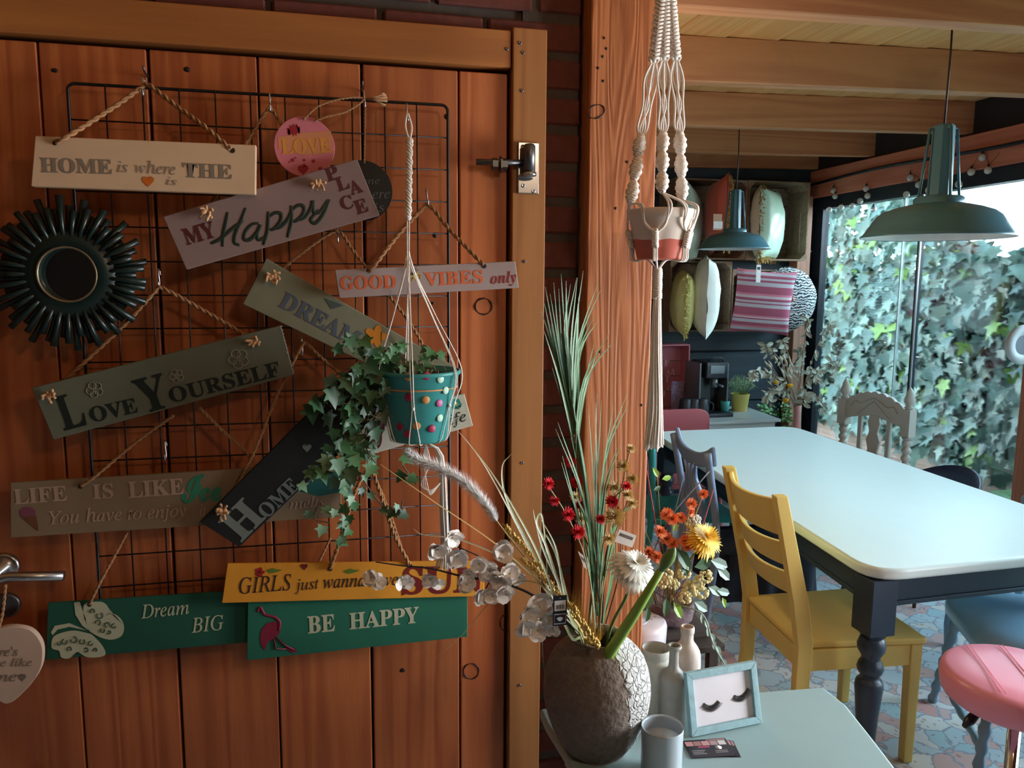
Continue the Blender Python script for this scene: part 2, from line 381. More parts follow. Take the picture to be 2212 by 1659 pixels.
# lever handle and lock rose at the door's left
hd = MB(); c = PY(12, 1222, 1.62); hd.lathe([(.026, 0), (.026, .008), (.022, .010), (.010, .011), (.009, .05)], c=c, n=20, M=Matrix.Rotation(pi/2, 4, 'X'))
p = PY(20, 1246, 1.572); q = PY(138, 1244, 1.572); hd.tube([c+V((0, -.045, 0)), c+V((.004, -.05, -.01)), p, q], [.009, .009, .0095, .0095], 12)
hd.build('door_handle', STEEL, door)
hd = MB(); hd.lathe([(.024, 0), (.024, .006), (.020, .008), (.0001, .008)], c=PY(16, 1305, 1.62), n=20, M=Matrix.Rotation(pi/2, 4, 'X')); hd.build('lock_rose', STEELD, door)
# hinge at the right: plate, barrel, threaded pin with nut and washer
mb = MB(); a = PY(1118, 307, 1.603); b = PY(1163, 420, 1.603)
mb.box(a.x, b.x, 1.598, 1.604, b.z, a.z); hp = mb.build('hinge', STEEL, door, bevel=.002)
mb = MB(); c = PY(1143, 372, 1.584); mb.lathe([(.0125, 0), (.0125, .052), (.009, .056)], c=c, n=16); mb.build('hinge_barrel', STEELD, hp)
mb = MB(); mb.lathe([(.015, 0), (.015, .007)], c=c-V((0, 0, .008)), n=16); mb.build('hinge_collar', STEEL, hp)
mb = MB(); a = PY(1029, 350, 1.589); b = PY(1135, 352, 1.586); mb.tube([a, b], .0065, 12); mb.build('pin', STEELD, hp)
mb = MB(); a = PY(1074, 355, 1.589); mb.lathe([(.0125, -.011), (.0125, .0)], c=a, n=6, M=Matrix.Rotation(pi/2, 4, 'Y'), smooth=False); mb.lathe([(.017, .001), (.017, .0045)], c=a+V((.004, 0, 0)), n=6, M=Matrix.Rotation(pi/2, 4, 'Y'), smooth=False); mb.lathe([(.0125, .006), (.0125, .02)], c=a, n=6, M=Matrix.Rotation(pi/2, 4, 'Y'), smooth=False); mb.build('nut', STEELD, hp)
for px, py in ((1129, 316), (1130, 401), (1152, 413)):
    mb = MB(); mb.lathe([(.0042, 0), (.004, .002), (.0022, .002), (.002, .001)], c=PY(px, py, 1.598), n=10, M=Matrix.Rotation(pi/2, 4, 'X')); mb.build('screw', STEEL, hp)
# frame of the door
t1 = struct('trim_1'); t1['label'] = 'paler wooden frame around the plank door'
mb = MB(); mb.box(-1.3, .3715, 1.608, 1.66, 2.055, 2.128); mb.build('head_board', HEADW, t1, bevel=.003)
mb = MB(); mb.box(.3735, .446, 1.604, 1.66, 0, 2.134); mb.build('jamb', FRAMEW, t1, bevel=.003)
mb = MB(); mb.box(-1.18, -1.09, 1.604, 1.66, 0, 2.054); mb.build('jamb', FRAMEW, t1, bevel=.003)
for px, py in ((1095, 106), (1123, 93), (1130, 114), (1127, 196), (1133, 565), (1128, 1000), (1122, 1480)):
    mb = MB(); mb.lathe([(.0035, 0), (.0033, .0014), (.0015, .0014), (.001, .0004)], c=PY(px, py, 1.604 if px > 1100 else 1.608), n=10, M=Matrix.Rotation(pi/2, 4, 'X')); mb.build('screw', STEELD, t1)
# heavy post between the door and the room beyond
t2 = struct('trim_2'); t2['label'] = 'thick orange wooden post with wavy grain right of the bricks'
mb = MB(); mb.box(.531, .681, 1.58, 1.73, 0, 2.63); mb.build('post', POSTW, t2, bevel=.004)
knot(t2, 1288, 241, 1.5795, .019, .013, True, .4)
for px, py in ((1305, 82), (1310, 105), (1302, 122), (1292, 147), (1303, 175), (1330, 450), (1296, 760), (1386, 875), (1355, 350)):
    knot(t2, px, py, 1.5795, .003, .003, False)
# post in the far corner and by the garden window
t3 = struct('trim_3'); mb = MB(); mb.box(3.49, 3.60, 5.36, 5.47, 0, 2.29); mb.build('corner_post', wood('corner_post_wood', srgb(160, 112, 92), srgb(184, 138, 116), 'Z', 40, .6, .8, .2), t3, bevel=.004)
t4 = struct('trim_4'); mb = MB(); mb.box(3.66, 3.76, 3.36, 3.46, 0, 2.29); mb.build('window_post', wood('window_post_wood', srgb(160, 96, 68), srgb(182, 118, 88), 'Z', 40, .6, .8, .2), t4, bevel=.004)
# glazed side
win = struct('window_1'); win['label'] = 'tall glazed side of the room looking onto ivy'
for bx in ((3.70, 3.76, 5.38, 5.5, 0, 2.2), (3.685, 3.765, 1.25, 5.5, 2.2, 2.29), (3.70, 3.76, 1.25, 5.5, 0, .07), (3.70, 3.76, 1.25, 1.32, 0, 2.2)):
    mb = MB(); mb.box(*bx); mb.build('window_frame', NAVYF, win, bevel=.003, seg=1)
ALU = plain('aluminium_strip', (.5, .52, .55, 1), .35, .8, bmp=0)
for y in (4.34, 2.3):
    mb = MB(); mb.box(3.70, 3.735, y, y+.018, .07, 2.2); mb.build('mullion', NAVYF, win)
    mb = MB(); mb.box(3.695, 3.705, y-.012, y-.001, .07, 2.2); mb.build('mullion_strip', ALU, win)
mb = MB(); mb.box(3.715, 3.72, 4.513, 4.521, .07, 2.2); mb.build('glass_edge', S(230, 240, 240), win)
GL = glassy('window_glass', (.93, .985, .985, 1), .8)
for a, b, xx in ((4.517, 5.38, 3.728), (3.46, 4.517, 3.718), (2.3, 3.36, 3.728), (1.32, 2.31, 3.718)):
    mb = MB(); mb.box(xx, xx+.005, a, b, .07, 2.2); mb.build('pane', GL, win)
# cable along the header
mb = MB(); mb.tube([V((3.645, y, 2.405+.012*sin(y*3)-.004*(y-3.5))) for y in [3.2+.12*k for k in range(20)]], .011, 8)
tag(mb.build('cable', S(20, 30, 42, rough=.4, bmp=0)), 'dark cable pipe running along the wooden beam above the window', 'cable')
# ------------------------------------------------------------ dining table
TOPM = S(222, 236, 234, 'table_paint', rough=.32, var=.015, bmp=.02)
NAVY = S(42, 56, 72, 'navy_paint', rough=.38, var=.05, bmp=.1)
def rounded(pts, rad, n=6):
    out = []; m = len(pts)
    for i in range(m):
        p, a, b = V(pts[i]+(0,)), V(pts[i-1]+(0,)), V(pts[(i+1) % m]+(0,))
        r_ = rad[i] if isinstance(rad, (list, tuple)) else rad
        u, v = (a-p).normalized()*r_, (b-p).normalized()*r_
        for k in range(n+1):
            t = k/n; q = (p+u)*(1-t)**2+p*2*t*(1-t)+(p+v)*t*t; out.append((q.x, q.y))
    return out
dt = thing('dining_table', 'large white-topped dining table with navy turned legs', 'table', (2.2, 3.05, 0))
TQ = [(1.585, 1.955), (2.665, 1.975), (2.775, 4.215), (1.835, 4.215)]
mb = MB(); mb.slab(rounded(TQ, .13), .722, .76); mb.build('table_top', TOPM, dt, bevel=.012, seg=3)
def inset(q, d):
    c = sum((V(p+(0,)) for p in q), V())/4; out = []
    for p in q: p = V(p+(0,)); s = V((1 if p.x > c.x else -1, 1 if p.y > c.y else -1, 0)); out.append(p-s*d)
    return out
IN = inset(TQ, .075)
for k in range(4):
    a, b = IN[k], IN[(k+1) % 4]; d = (b-a).normalized(); n_ = V((-d.y, d.x, 0))*.012
    for z0, z1, th in ((.63, .72, 1), (.615, .63, 1.5)):
        mb = MB(); mb.slab([(a-n_*th)[:2], (b-n_*th)[:2], (b+n_*th)[:2], (a+n_*th)[:2]], z0, z1)
        mb.build('apron' if th == 1 else 'apron_bead', NAVY, dt, bevel=.002, seg=1)
legp = [(.030, 0), (.028, .02), (.024, .06), (.034, .24), (.041, .32), (.044, .345), (.041, .365), (.03, .375), (.028, .385), (.037, .395), (.041, .41), (.037, .425), (.028, .44), (.030, .45), (.042, .47), (.044, .488), (.038, .505), (.034, .515)]
for a in IN:
    mb = MB(); mb.lathe(legp, c=(a.x, a.y, 0), n=20)
    h = .046; mb.box(a.x-h, a.x+h, a.y-h, a.y+h, .53, .715); mb.lathe([(.034, .51), (.055, .535)], c=(a.x, a.y, 0), n=4, smooth=False, cap=False, M=Matrix.Rotation(pi/4, 4, 'Z'))
    mb.build('leg', NAVY, dt, bevel=.003, seg=1)

# ------------------------------------------------------------ chairs
def post_path(mb, path, w, d):
    "rectangular post swept along (x,y,z) points in local space"
    vs = []; m = len(path)
    for i, p in enumerate(path):
        ww = w[i] if isinstance(w, list) else w; dd = d[i] if isinstance(d, list) else d
        vs += [V(p)+V((a*ww/2, b*dd/2, 0)) for a, b in ((-1, -1), (1, -1), (1, 1), (-1, 1))]
    fs = [(i*4+k, i*4+(k+1) % 4, (i+1)*4+(k+1) % 4, (i+1)*4+k) for i in range(m-1) for k in range(4)]
    mb.add(vs, fs+[(3, 2, 1, 0), tuple((m-1)*4+k for k in range(4))]); return mb
def curved_slat(mb, x, y0, y1, z0, z1, bow, th, lean=0, n=10, topbow=0):
    vs = []
    for i in range(n+1):
        t = i/n; y = y0+(y1-y0)*t; c = 1-(2*t-1)**2
        for z, e in ((z0, 0), (z1, 1)):
            for s_ in (0, th): vs.append(V((x-bow*c-lean*(z-z0)+s_, y, z+(topbow*c if e else 0))))
    fs = []
    for i in range(n):
        a, b = i*4, (i+1)*4
        fs += [(a, b, b+2, a+2), (a+1, a+3, b+3, b+1), (a+2, b+2, b+3, a+3), (a, a+1, b+1, b)]
    fs += [(0, 2, 3, 1), (n*4, n*4+1, n*4+3, n*4+2)]
    mb.add(vs, fs); return mb
YEL = S(234, 200, 112, 'yellow_paint', rough=.42, var=.03, bmp=.05)
ch = thing('dining_chair', 'mustard yellow wooden chair with slatted back at the table corner', 'chair', (1.715, 2.33, 0), rot=radians(-5.5), world=False)
for s in (-1, 1):
    mb = MB(); post_path(mb, [(-.235, s*.2, 0), (-.205, s*.2, .22), (-.20, s*.2, .45), (-.225, s*.2, .6), (-.31, s*.2, .955)], [.04, .046, .055, .055, .042], .034)
    mb.build('leg', YEL, ch, bevel=.004)
    mb = MB(); post_path(mb, [(.2, s*.195, 0), (.2, s*.195, .43)], [.034, .042], [.034, .042]); mb.build('leg', YEL, ch, bevel=.004)
    mb = MB(); mb.box(-.185, .18, s*.2-.011, s*.2+.011, .355, .428); mb.build('apron', YEL, ch, bevel=.002, seg=1)
for x_ in (-.2, .2):
    mb = MB(); mb.box(x_-.011, x_+.011, -.18, .18, .355, .428); mb.build('apron', YEL, ch, bevel=.002, seg=1)
mb = MB(); mb.slab(rounded([(-.215, -.2), (.235, -.222), (.235, .222), (-.215, .2)], .02), .430, .452); mb.build('seat', YEL, ch, bevel=.007, seg=3)
for z0, z1, xb, bw in ((.812, .94, -.282, .045), (.705, .792, -.250, .042), (.605, .687, -.226, .038)):
    mb = MB(); curved_slat(mb, xb, -.187, .187, z0, z1, bw, .016, lean=.24, topbow=-.012); mb.build('slat', YEL, ch, bevel=.003, seg=1)

GREYP = S(128, 142, 170, 'lavender_grey_paint', rough=.4, var=.04, bmp=.05)
NAVYC = S(26, 34, 50, 'navy_fabric', rough=.9, var=.2, nscale=30, bmp=.3)
pc = thing('dining_chair', 'lavender-grey chair with pierced fiddle back beyond the yellow one', 'chair', (1.80, 3.07, 0), rot=radians(-6), world=False)
for s in (-1, 1):
    mb = MB(); P = [(-.29, s*.2, 0), (-.245, s*.2, .2), (-.215, s*.2, .45), (-.215, s*.2, .62), (-.245, s*.205, .8), (-.27, s*.215, .93)]
    mb.tube(cr(P, 4), .017, 8); mb.build('leg', GREYP, pc)
    mb = MB(); mb.tube([(.2, s*.19, 0), (.2, s*.19, .42)], [.013, .02], 8); mb.build('leg', GREYP, pc)
# top rail: sagging in the middle, ears up
mb = MB(); n = 16; vs = []; fs = []
for i in range(n+1):
    t = i/n*2-1; y = t*.225; zt = .905+.055*abs(t)**3.0+.012*cos(t*pi*1.5)*0; zb = .84+.035*abs(t)**2 - (0 if abs(t) > .5 else 0)
    for z in (zb, zt):
        for th in (0, .022): vs.append((-.245-.03*(1-t*t)-.12*(z-.84)+th, y, z))
for i in range(n):
    a, b = i*4, i*4+4; fs += [(a, b, b+2, a+2), (a+1, a+3, b+3, b+1), (a+2, b+2, b+3, a+3), (a, a+1, b+1, b)]
fs += [(0, 2, 3, 1), (n*4, n*4+1, n*4+3, n*4+2)]
mb.add(vs, fs); mb.build('top_rail', GREYP, pc, bevel=.007, seg=2)
for k, yy in enumerate((-.052, -.018, .018, .052)):
    mb = MB(); P = [(-.215, yy*.55, .46), (-.225, yy*1.15, .60), (-.24, yy*1.5, .70), (-.255, yy*.8, .78), (-.268, yy*1.5, .86)]
    mb.tube(cr(P, 5), [.007+.008*max(0, cos((j-8)/7))for j in range(21)], 6, flat=1.2); mb.build('splat_bar', GREYP, pc)
mb = MB(); mb.slab(rounded([(-.2, -.17), (.22, -.21), (.22, .21), (-.2, .17)], .04), .40, .47); mb.build('seat', NAVYC, pc, bevel=.015, seg=3)
# dark cloth hanging from the seat in folds
def skirt(name, mat, parent, pts, z0, z1, amp, freq):
    mb = MB(); vs = []; P = rounded(pts, .05); n = 0; Q = []
    for a, b in zip(P, P[1:]+P[:1]):
        a, b = V(a), V(b); m = max(1, int((b-a).length/.012))
        for k in range(m): Q.append(a.lerp(b, k/m))
    c = sum(Q, V((0, 0)))/len(Q)
    for j in range(5):
        for i, q in enumerate(Q):
            r_ = (q-c).normalized(); t = j/4; vs.append((*(q+r_*(amp*t*(sin(i*freq)+.5*sin(i*freq*.37+1)+1))), z1+(z0-z1)*t+(.01*sin(i*.1) if j == 4 else 0)))
    m = len(Q); fs = [(j*m+i, j*m+(i+1) % m, (j+1)*m+(i+1) % m, (j+1)*m+i) for j in range(4) for i in range(m)]
    mb.add(vs, fs, True); return mb.build(name, mat, parent)
th = skirt('throw_blanket', NAVYC, None, [(-.15, -.2), (.24, -.235), (.24, .235), (-.15, .2)], .27, .474, .012, .9)
th.location = (1.80, 3.07, 0); th.rotation_euler = (0, 0, radians(-6))
tag(th, 'dark navy cloth hanging in folds from the lavender-grey chair seat', 'blanket')

TEAL = S(52, 150, 150, 'teal_paint', rough=.4, var=.05, bmp=.05)
tc_ = thing('dining_chair', 'teal chair partly hidden behind the thick post', 'chair', (1.80, 3.70, 0), rot=radians(-4), world=False)
for s in (-1, 1):
    mb = MB(); mb.tube(cr([(-.31, s*.19, 0), (-.26, s*.19, .25), (-.235, s*.19, .5), (-.245, s*.19, .9)], 4), .017, 8); mb.build('leg', TEAL, tc_)
    mb = MB(); mb.tube(cr([(.26, s*.19, 0), (.215, s*.19, .15), (.20, s*.185, .42)], 4), [.012]*3+[.014]*3+[.017]*3, 8); mb.build('leg', TEAL, tc_)
mb = MB(); mb.slab(rounded([(-.23, -.2), (.23, -.22), (.23, .22), (-.23, .2)], .05), .42, .455); mb.build('seat', TEAL, tc_, bevel=.01)
mb = MB(); curved_slat(mb, -.245, -.19, .19, .78, .9, .03, .016); mb.build('back_rail', TEAL, tc_, bevel=.004)

PINKP = S(182, 84, 92, 'raspberry_paint', rough=.45, var=.04, bmp=.03)
pk = thing('dining_chair', 'raspberry pink chair with rounded back at the far table end', 'chair', (2.09, 4.33, 0), rot=radians(-90), world=False)
# local +X points to the table (world -Y)
mb = MB(); mb.slab(rounded([(-.18, -.2), (.2, -.21), (.2, .21), (-.18, .2)], .05), .42, .455); mb.build('seat', PINKP, pk, bevel=.01)
mb = MB(); n = 20; P = rounded([(-.27, .66), (.27, .66), (.27, .832), (-.27, .832)], [.03, .03, .075, .075], 5)
vs = [(-.19-.04*(1-(y/.27)**2), y, z) for y, z in P]+[(-.165-.04*(1-(y/.27)**2), y, z) for y, z in P]; m = len(P)
mb.add(vs, [tuple(range(m)), tuple(range(2*m-1, m-1, -1))]+[(k, m+k, m+(k+1) % m, (k+1) % m) for k in range(m)]); mb.build('backrest', PINKP, pk, bevel=.006)
for s in (-1, 1):
    mb = MB(); mb.tube(cr([(-.17, s*.15, .43), (-.185, s*.165, .6), (-.182, s*.175, .74)], 4), [.014]*6+[.01, .006, .004], 8, flat=.8); mb.build('back_support', PINKP, pk)
    for x_ in (-.16, .17): mb = MB(); mb.tube([(x_*1.15, s*.19, 0), (x_, s*.17, .42)], [.011, .016], 8); mb.build('leg', PINKP, pk)

# carved pale chair on the window side
CARV = S(196, 192, 184, 'antique_grey_paint', rough=.55, var=.06, bmp=.1)
def turned_post(z0, z1, r, beads, pitch=.045):
    prof = [(r, z0)]; z = z0+.01
    for k in range(beads): prof += [(r*.62, z), (r, z+pitch*.3), (r*1.05, z+pitch*.5), (r, z+pitch*.7), (r*.62, z+pitch)]; z += pitch
    prof += [(r, z+.005), (r, z1)]; return prof
cv = thing('dining_chair', 'pale carved antique chair with scalloped crest by the window', 'chair', (3.20, 4.02, 0), rot=radians(-170), world=False)
for s in (-1, 1):
    y = s*.235
    mb = MB(); mb.lathe([(.02, 0), (.022, .42)]+turned_post(.46, .74, .026, 6)[0:]+[(.03, .75)], c=(-.0, y, 0), n=14); mb.box(-.028, .028, y-.03, y+.03, .755, .915); mb.lathe([(.02, .915), (.028, .925), (.016, .935), (.03, .955), (.031, .975), (.02, 1.0), (.022, 1.005), (.012, 1.03), (.001, 1.045)], c=(0, y, 0), n=14)
    lg = mb.build('leg', CARV, cv)
    mb = MB(); mb.lathe([(.018, 0), (.024, .1), (.02, .12), (.026, .2), (.026, .42)], c=(.42, y, 0), n=12); mb.build('leg', CARV, cv)
mb = MB(); vs = []; n = 28; fs = []
for i in range(n+1):
    t = i/n*2-1; y = t*.205; zt = .915+.065*(1-t*t)+.010*abs(sin(i*pi/4)); zb = .80+.05*(1-abs(t))*(1 if abs(t) > .4 else .9)
    for z in (zb, zt):
        for x_ in (-.014, .014): vs.append((x_, y, z))
for i in range(n):
    a, b = i*4, i*4+4; fs += [(a, b, b+2, a+2), (a+1, a+3, b+3, b+1), (a+2, b+2, b+3, a+3), (a, a+1, b+1, b)]
mb.add(vs, fs); crest = mb.build('crest_rail', CARV, cv, bevel=.003, seg=1)
mb = MB()
for s in (-1, 1):
    mb.tube(cr([(.016, 0, .95), (.018, s*.05, .93), (.018, s*.10, .905), (.018, s*.14, .915), (.018, s*.17, .88)], 5), .0025, 5)
    mb.tube(cr([(.016, 0, .93), (.018, s*.04, .90), (.018, s*.09, .86), (.018, s*.12, .84)], 5), .002, 5)
mb.build('carving', S(178, 174, 166), crest)
mb = MB(); P = [(0, .855), (.03, .85), (.045, .80), (.03, .74), (.05, .69), (.035, .63), (.05, .57), (.03, .50), (0, .49)]
pp = P+[(-a, b) for a, b in P[-2:0:-1]]; m = len(pp)
mb.add([(x_, y, z) for x_ in (-.009, .009) for y, z in pp], [tuple(range(m)), tuple(range(2*m-1, m-1, -1))]+[(k, m+k, m+(k+1) % m, (k+1) % m) for k in range(m)]); mb.build('splat', CARV, cv, bevel=.002, seg=1)
for s in (-1, 1):
    mb = MB(); mb.box(-.01, .01, s*.105-.014, s*.105+.014, .49, .83); mb.build('slat', CARV, cv, bevel=.003, seg=1)
mb = MB(); mb.box(-.02, .02, -.21, .21, .45, .50); mb.build('lower_rail', CARV, cv)
mb = MB(); mb.slab(rounded([(0, -.24), (.44, -.24), (.44, .24), (0, .24)], .03), .42, .45); mb.build('seat', CARV, cv, bevel=.006)

# navy tub chair
nb = thing('dining_chair', 'navy bucket chair with curved rim tucked under the table', 'chair', (2.62, 3.02, 0), rot=radians(172), world=False)
NAV2 = S(36, 52, 86, 'navy_shell', rough=.45, var=.04, bmp=.03)
mb = MB(); vs = []; fs = []; n = 22; rows = 7
for j in range(rows+1):
    for i in range(n+1):
        a = radians(-100+200*i/n); u = j/rows; h = .36*cos(a*.62)**1.2
        rr = .20+.055*u; vs.append((-rr*cos(a)-.02*u, rr*1.05*sin(a), .44+u*(h-.02)))
fs = [(j*(n+1)+i, j*(n+1)+i+1, (j+1)*(n+1)+i+1, (j+1)*(n+1)+i) for j in range(rows) for i in range(n)]
mb.add(vs, fs, True); o = mb.build('backrest', NAV2, nb); md = o.modifiers.new('solid', 'SOLIDIFY'); md.thickness = .012; md.offset = 0
mb = MB(); mb.lathe([(.001, .43), (.2, .435), (.215, .45), (.19, .46), (.001, .455)], n=24); mb.build('seat', NAV2, nb)
for s in (-1, 1):
    for x_ in (-.14, .14): mb = MB(); mb.tube([(x_*1.5, s*.22, 0), (x_, s*.12, .43)], [.009, .014], 8); mb.build('leg', S(60, 50, 44), nb)

# blue-grey turned chair at the right edge
BG = S(132, 160, 182, 'blue_grey_paint', rough=.4, var=.04, bmp=.05)
tg = thing('dining_chair', 'light blue-grey chair with turned posts at the picture edge', 'chair', (3.12, 2.62, 0), rot=radians(-175), world=False)
for s in (-1, 1):
    y = s*.215
    mb = MB(); mb.lathe([(.018, 0), (.026, .1), (.018, .12), (.025, .25), (.025, .45), (.02, .47), (.03, .52), (.018, .54), (.029, .60), (.03, .66), (.018, .68), (.024, .70), (.018, .715), (.026, .74), (.026, .92), (.018, .93), (.027, .945), (.016, .96), (.02, .975), (.015, .99), (.001, 1.0)], c=(0, y, 0), n=14); mb.build('leg', BG, tg)
    mb = MB(); mb.lathe([(.018, 0), (.026, .1), (.02, .2), (.025, .42)], c=(.4, y*1.05, 0), n=12); mb.build('leg', BG, tg)
for z0, z1 in ((.86, .92), (.70, .73), (.50, .53)):
    mb = MB(); mb.box(-.011, .011, -.2, .2, z0, z1); mb.build('back_rail', BG, tg, bevel=.004)
mb = MB(); mb.slab(rounded([(-.02, -.23), (.42, -.23), (.42, .23), (-.02, .23)], .04), .42, .46); mb.build('seat', BG, tg, bevel=.01)

# chair with blue glossy seat at the near end
BLUS = S(150, 200, 234, 'blue_leather', rough=.22, var=.03, bmp=.04)
bs = thing('dining_chair', 'chair with shiny blue padded seat under the near table end', 'chair', (2.36, 2.05, 0), rot=radians(62), world=False)
mb = MB(); P = rounded([(-.24, -.25), (.27, -.27), (.27, .27), (-.24, .25)], .13, 8)
c0 = V((0, 0)); vs = []; prof = [(.90, .405), (.99, .415), (1.0, .445), (.96, .475), (.80, .497), (.4, .510), (.0, .512)]
for s_, z in prof: vs += [(p[0]*s_, p[1]*s_, z) for p in P]
m = len(P); mb.add(vs, [(j*m+i, j*m+(i+1) % m, (j+1)*m+(i+1) % m, (j+1)*m+i) for j in range(len(prof)-1) for i in range(m)]+[tuple(range(m))[::-1]], True); mb.build('seat', BLUS, bs)
for s in (-1, 1):
    for x_ in (-.2, .23):
        mb = MB(); A, B = V((x_*1.25, s*.25, 0)), V((x_*.95, s*.2, .405)); P = [A.lerp(B, k/24) for k in range(25)]
        mb.tube(P, [.016+.004*sin(k*1.9)+.006*(k/24) for k in range(25)], 10); mb.build('leg', BG, bs)
    mb = MB(); mb.tube([V((-.22, s*.235, .12)).lerp(V((.26, s*.235, .12)), k/20) for k in range(21)], [.009+.006*(abs(sin(k*.9))) for k in range(21)], 8); mb.build('stretcher', BG, bs)
mb = MB(); mb.slab(rounded([(-.22, -.21), (.22, -.21), (.22, .21), (-.22, .21)], .08), .385, .405); mb.build('seat_frame', S(170, 168, 140), bs)

# pink swivel stool
PST = S(226, 140, 158, 'pink_vinyl', rough=.35, var=.02, bmp=.02)
st = thing('swivel_stool', 'pink padded swivel stool with chrome base at the bottom right', 'stool', (1.745, 1.575, 0), world=False)
mb = MB(); rr = .185
mb.lathe([(.10, .53), (.168, .535), (rr-.004, .548), (rr, .575), (rr-.001, .596), (rr-.006, .607), (.165, .614), (.10, .619), (.001, .62)], n=48); sm_ = mb.build('seat', PST, st)
mb = MB()
for d in (-.09, -.08, .0, .01, .09, .1):
    L = sqrt(rr*rr-d*d)*.84
    mb.tube([(d*.89+t*.45, -d*.45+t*.89, .6215-.006*(abs(t)/rr)**6) for t in [L*(k/6-1) for k in range(13)]], .0012, 5)
mb.build('seam', S(232, 150, 168), sm_)
mb = MB(); mb.lathe([(.024, .03), (.024, .30), (.016, .305), (.016, .525)], n=16); mb.build('column', CHROME, st)
mb = MB(); mb.lathe([(.05, .50), (.06, .53)], n=16); mb.tube([(-.02, .0, .50), (-.09, .03, .495)], .005, 8); mb.build('mount', S(30, 30, 34), st)
hp_ = PZ(2095, 1556, .50)-V((1.745, 1.575, 0)); hq = PZ(2120, 1530, .52)-V((1.745, 1.575, 0))
mb = MB(); hh = hp_.lerp(hq, .5); mb.tube([(-.04, .02, .505), hq], .004, 8); mb.tube([hp_+(hp_-hq)*.5, hp_, hq], [.006, .013, .009], 10); mb.build('lever', S(22, 26, 32, rough=.4, bmp=0), st)
for k in range(5):
    a = radians(110+72*k); e = V((cos(a), sin(a), 0)); nrm = V((-sin(a), cos(a), 0))
    mb = MB(); mb.tube(cr([e*.02+V((0, 0, .075)), e*.12+V((0, 0, .105)), e*.22+V((0, 0, .095)), e*.27+V((0, 0, .065))], 6), .014, 10, flat=.8); bl_ = mb.build('base_arm', CHROME, st)
    mb = MB()
    for s in (-1, 1): mb.tube([e*.27+nrm*(s*.010)+V((0, 0, .026)), e*.27+nrm*(s*.022)+V((0, 0, .026))], .026, 14)
    mb.tube([e*.27+V((0, 0, .026)), e*.27+V((0, 0, .06))], .008, 8); mb.build('caster', S(22, 24, 28, rough=.4, bmp=0), bl_)

# ------------------------------------------------------------ rug
N = NT('rug_weave'); tcn = N.n('TexCoord'); v1 = N.n('TexVoronoi', Scale=11.0); v2 = N.n('TexVoronoi', Scale=11.0, feature='DISTANCE_TO_EDGE'); ns = N.n('TexNoise', Scale=9.0, Detail=5.0); v3 = N.n('TexVoronoi', Scale=26.0)
wv = N.n('VectorMath', operation='ADD'); sc_ = N.n('VectorMath', operation='SCALE'); sc_.inputs['Scale'].default_value = .12
N.l(tcn.outputs['Object'], ns.inputs['Vector']); N.l(ns.outputs['Color'], sc_.inputs[0]); N.l(tcn.outputs['Object'], wv.inputs[0]); N.l(sc_.outputs[0], wv.inputs[1])
for q in (v1, v2, v3): N.l(wv.outputs[0], q.inputs['Vector'])
c1 = N.n('ValToRGB'); e = c1.color_ramp; e.interpolation = 'CONSTANT'
e.elements[0].color = srgb(222, 214, 210); e.elements[1].position = .25; e.elements[1].color = srgb(216, 178, 172)
for p_, cc in ((.45, srgb(196, 208, 214)), (.62, srgb(226, 220, 214)), (.78, srgb(180, 202, 208)), (.88, srgb(214, 160, 154))): x_ = e.elements.new(p_); x_.color = cc
N.l(v1.outputs['Color'], c1.inputs[0])
c3 = N.n('ValToRGB'); e = c3.color_ramp; e.elements[0].position = .16; e.elements[0].color = srgb(196, 120, 120); e.elements[1].position = .24; e.elements[1].color = (1, 1, 1, 1)
N.l(v3.outputs['Distance'], c3.inputs[0])
m1 = N.n('Mix', data_type='RGBA', blend_type='MULTIPLY'); m1.inputs[0].default_value = .55; N.l(c1.outputs[0], m1.inputs[6]); N.l(c3.outputs[0], m1.inputs[7])
c2 = N.n('ValToRGB'); e = c2.color_ramp; e.elements[0].position = .02; e.elements[0].color = (1, 1, 1, 1); e.elements[1].position = .05; e.elements[1].color = (0, 0, 0, 1)
N.l(v2.outputs['Distance'], c2.inputs[0])
N.l(mixc(N, c2.outputs[0], m1.outputs[2], srgb(160, 164, 176)), N.b.inputs['Base Color']); N.b.inputs['Roughness'].default_value = .95; bump(N, ns.outputs['Fac'], .3)
mb = MB(); mb.slab([(.85, 1.2), (3.6, 1.2), (3.6, 5.1), (.85, 5.1)], -.0078, 0.0)
rg = mb.build('rug', N.m); tag(rg, 'large pale rug with faded pink and blue oriental pattern under the table', 'rug')
# ------------------------------------------------------------ wire grid on the door
gr = thing('wire_grid', 'black wire display grid hung on the plank door', 'rack', (-.10, 1.585, .974))
mb = MB(); x0, x1, z0, z1 = -.446, .238, .968, 1.97; rc = .012
P = []
for cx, cz, a0 in ((x1-rc, z1-rc, 0), (x0+rc, z1-rc, 90), (x0+rc, z0+rc, 180), (x1-rc, z0+rc, 270)):
    for k in range(5): a = radians(a0+22.5*k); P.append(V((cx+rc*cos(a), 1.588, cz+rc*sin(a))))
mb.tube(P+[P[0]], .0030, 8, caps=False); mb.build('frame', BLACKM, gr)
for k in range(1, 11):
    x = x0+(x1-x0)*k/11; mb = MB(); mb.tube([(x, 1.5845, z0), (x, 1.5845, z1)], .0015, 6); mb.build('wire', BLACKM, gr)
for k in range(1, 16):
    z = z0+(z1-z0)*k/16; mb = MB(); mb.tube([(x0, 1.588, z), (x1, 1.588, z)], .0015, 6); mb.build('wire', BLACKM, gr)
for x, z in ((-.317, 1.985), (.072, 1.983)):
    mb = MB(); mb.tube([(x, 1.622, z+.012), (x, 1.59, z+.012), (x, 1.578, z+.02)], .0018, 6); mb.build('mounting_hook', STEELD, gr)

